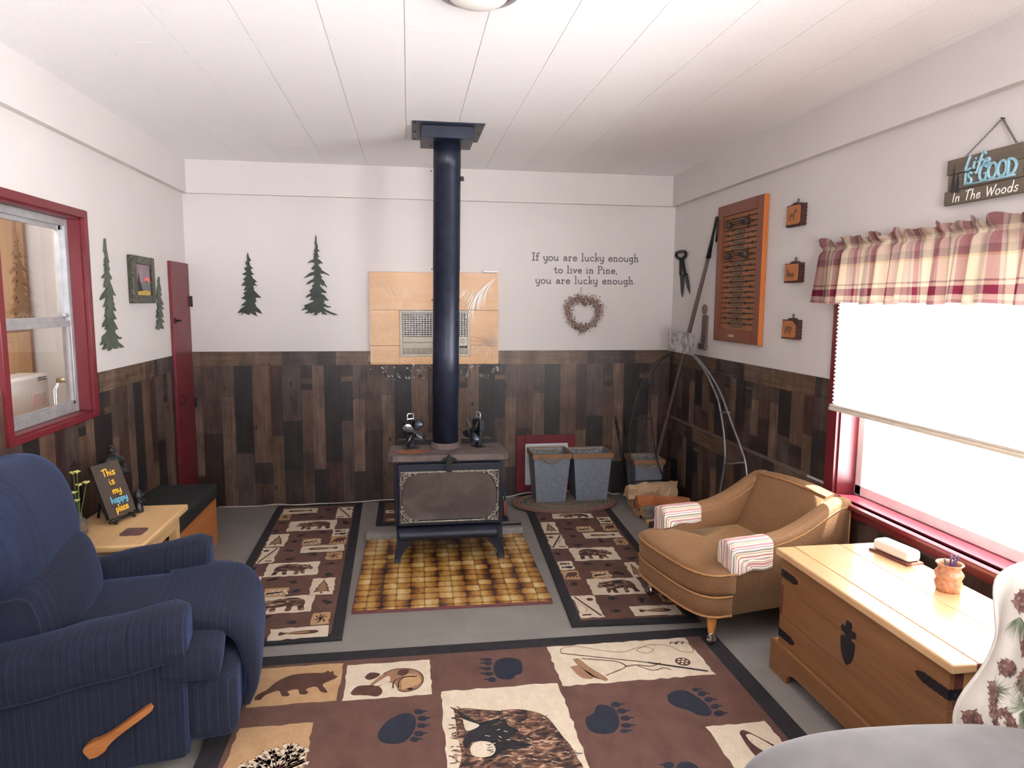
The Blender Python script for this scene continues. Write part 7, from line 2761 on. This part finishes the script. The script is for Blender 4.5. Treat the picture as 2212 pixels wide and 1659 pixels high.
# the throw
tprof = [(3.055, .34), (3.060, .45), (3.072, .55), (3.098, .66), (3.112, .77), (3.120, .85), (3.145, .915), (3.20, .945), (3.27, .955), (3.34, .94), (3.40, .88), (3.43, .78), (3.45, .60)]
TPv = spline([(a, b_, 0) for a, b_ in tprof], 4)


def tsurf(y, v):
    """v along the profile in samples; y along the sofa"""
    i = max(0, min(len(TPv) - 2, int(v)))
    p = TPv[i].lerp(TPv[i + 1], v - i)
    x, z = p.x, p.y
    fold = .010 * math.sin(y * 34 + z * 7) + .016 * mnoise.noise(Vector((y * 6, z * 6, 2.0)))
    e = max(0.0, y + 4.115)
    k = max(0.0, 1 - v / 26.0)
    x += -abs(fold) * .7 + (e / .11) ** 2 * .05 * max(0.0, 1 - v / 30)
    z += -.03 * (e / .11) ** 2 * min(1, v / 26.0)
    yy = y + .035 * math.sin(z * 13 + 1.0) * min(1, e / .11 + .2) - .03 * max(0, .6 - z)
    return Vector((x, yy, z))


def vz(z):
    for i in range(len(TPv) - 1):
        if TPv[i].y <= z <= TPv[i + 1].y:
            return i + (z - TPv[i].y) / max(1e-6, TPv[i + 1].y - TPv[i].y)
    return 20


g = N('cream_throw_cloth')
m_throw = g.set(g.ramp(g.noise((8, 8, 8), det=3), [(.3, (222, 214, 204)), (.7, (236, 230, 222))]), .9)
g.bump(g.noise((240, 240, 240), det=2), .1)
m_cone = M('pinecone_brown_print', (92, 62, 66), (140, 104, 94), 60, rough=.9)
m_cone2 = M('pinecone_tan_print', (136, 108, 96), (156, 128, 112), 60, rough=.9)
m_ndl = M('needle_green_print', (120, 132, 106), (156, 166, 140), 40, rough=.9)
m_ndl2 = M('needle_grey_print', (150, 156, 150), (176, 180, 174), 40, rough=.9)
mb = MB()
ny, nv = 60, len(TPv) - 1
vs = []
for j in range(nv + 1):
    for i in range(ny + 1):
        vs.append(tsurf(-4.045 - 1.0 * (i / ny) ** 1.3, float(j)))
mb.add(vs, [(j * (ny + 1) + i, j * (ny + 1) + i + 1, (j + 1) * (ny + 1) + i + 1, (j + 1) * (ny + 1) + i) for j in range(nv) for i in range(ny)], 0, True)
hem = [tsurf(-4.045, float(j)) for j in range(nv + 1)]
mb.tube(hem, .006, 6)
mb.tube([tsurf(-4.045 - 1.0 * (i / ny) ** 1.3, 0.0) for i in range(ny + 1)], .007, 6)


def patch(pts, mi, off):
    """flat printed shape on the throw, pts in (y, z)"""
    c = [sum(p[0] for p in pts) / len(pts), sum(p[1] for p in pts) / len(pts)]
    P = []
    for y, z in [tuple(c)] + list(pts):
        v = vz(min(max(z, .35), .95))
        y = min(y, -4.050)
        a = tsurf(y, v)
        du = tsurf(y - .004, v) - a
        dv = tsurf(y, v + .2) - a
        nr = du.cross(dv).normalized()
        if nr.x > 0:
            nr = -nr
        P.append(a + nr * off)
    n = len(pts)
    mb.add(P, [(0, 1 + i, 1 + (i + 1) % n) for i in range(n)], mi, True)


rn = random.Random(21)


def cone(y, z, L, wd, ang):
    ca, sa = math.cos(ang), math.sin(ang)
    def R(a, b):
        return (y + a * ca - b * sa, z + a * sa + b * ca)
    patch([R(L / 2 * math.cos(t), wd / 2 * math.sin(t) * (1 + .25 * math.cos(t))) for t in (2 * PI * i / 14 for i in range(14))], 1, .0022)
    rows = max(4, int(L / .014))
    for i in range(rows):
        a = -L / 2 + L * (i + .5) / rows
        hw = wd / 2 * math.sqrt(max(0.05, 1 - (2 * a / L) ** 2))
        m = max(2, int(hw * 2 / .013))
        for k in range(m):
            b = -hw + 2 * hw * (k + .5 + .5 * (i % 2) - .25) / m
            s = .0055
            patch([R(a - s, b), R(a, b - s * .8), R(a + s * 1.1, b), R(a, b + s * .8)], 2, .0034)
        for sg in (-1, 1):
            patch([R(a - .004, sg * hw * .8), R(a + .008, sg * (hw + .006)), R(a + .006, sg * hw * .8)], 1, .0026)


def needles(y, z, n, L, a0, a1, mi):
    for k in range(n):
        a = a0 + (a1 - a0) * (k + rn.random()) / n
        l = L * rn.uniform(.7, 1.1)
        d = (math.cos(a), math.sin(a))
        w = .0014
        patch([(y - d[1] * w, z + d[0] * w), (y + d[0] * l, z + d[1] * l), (y + d[1] * w, z - d[0] * w)], mi, .0014)


def tq(px, py):
    p = at(px, py, x=3.07)
    return p.y, p.z


for px, py, L, wd, ang in ((2178, 1296, .085, .050, -.9), (2196, 1346, .05, .03, .9), (2205, 1405, .09, .055, -.4), (2148, 1442, .055, .04, -.5), (2135, 1512, .09, .022, 1.05), (2116, 1575, .075, .058, .8), (2185, 1600, .14, .06, .9), (2205, 1470, .10, .06, -1.0), (2160, 1640, .09, .06, .5)):
    y, z = tq(px, py)
    cone(y, z, L, wd, ang)
for px, py, n, L, a0, a1, mi in ((2208, 1270, 18, .07, 3.6, 5.2, 4), (2165, 1335, 22, .07, 3.8, 5.6, 3), (2195, 1455, 26, .09, 3.4, 5.4, 3), (2205, 1440, 20, .08, 1.6, 3.6, 3), (2128, 1495, 18, .06, 1.4, 3.8, 3), (2150, 1600, 18, .08, 3.8, 5.4, 4), (2190, 1545, 26, .09, 2.0, 4.4, 3), (2195, 1530, 18, .08, -1, 1, 3)):
    y, z = tq(px, py)
    needles(y, z, n, L, a0, a1, mi)
for k in range(10):
    cone(-4.35 - .55 * rn.random(), .45 + .45 * rn.random(), .09, .055, rn.random() * 3)
mb.build('pinecone_throw', [m_throw, m_cone, m_cone2, m_ndl, m_ndl2], None, LB('cream pinecone print throw draped over the sofa back beside the chest', 'throw'), recalc=False)
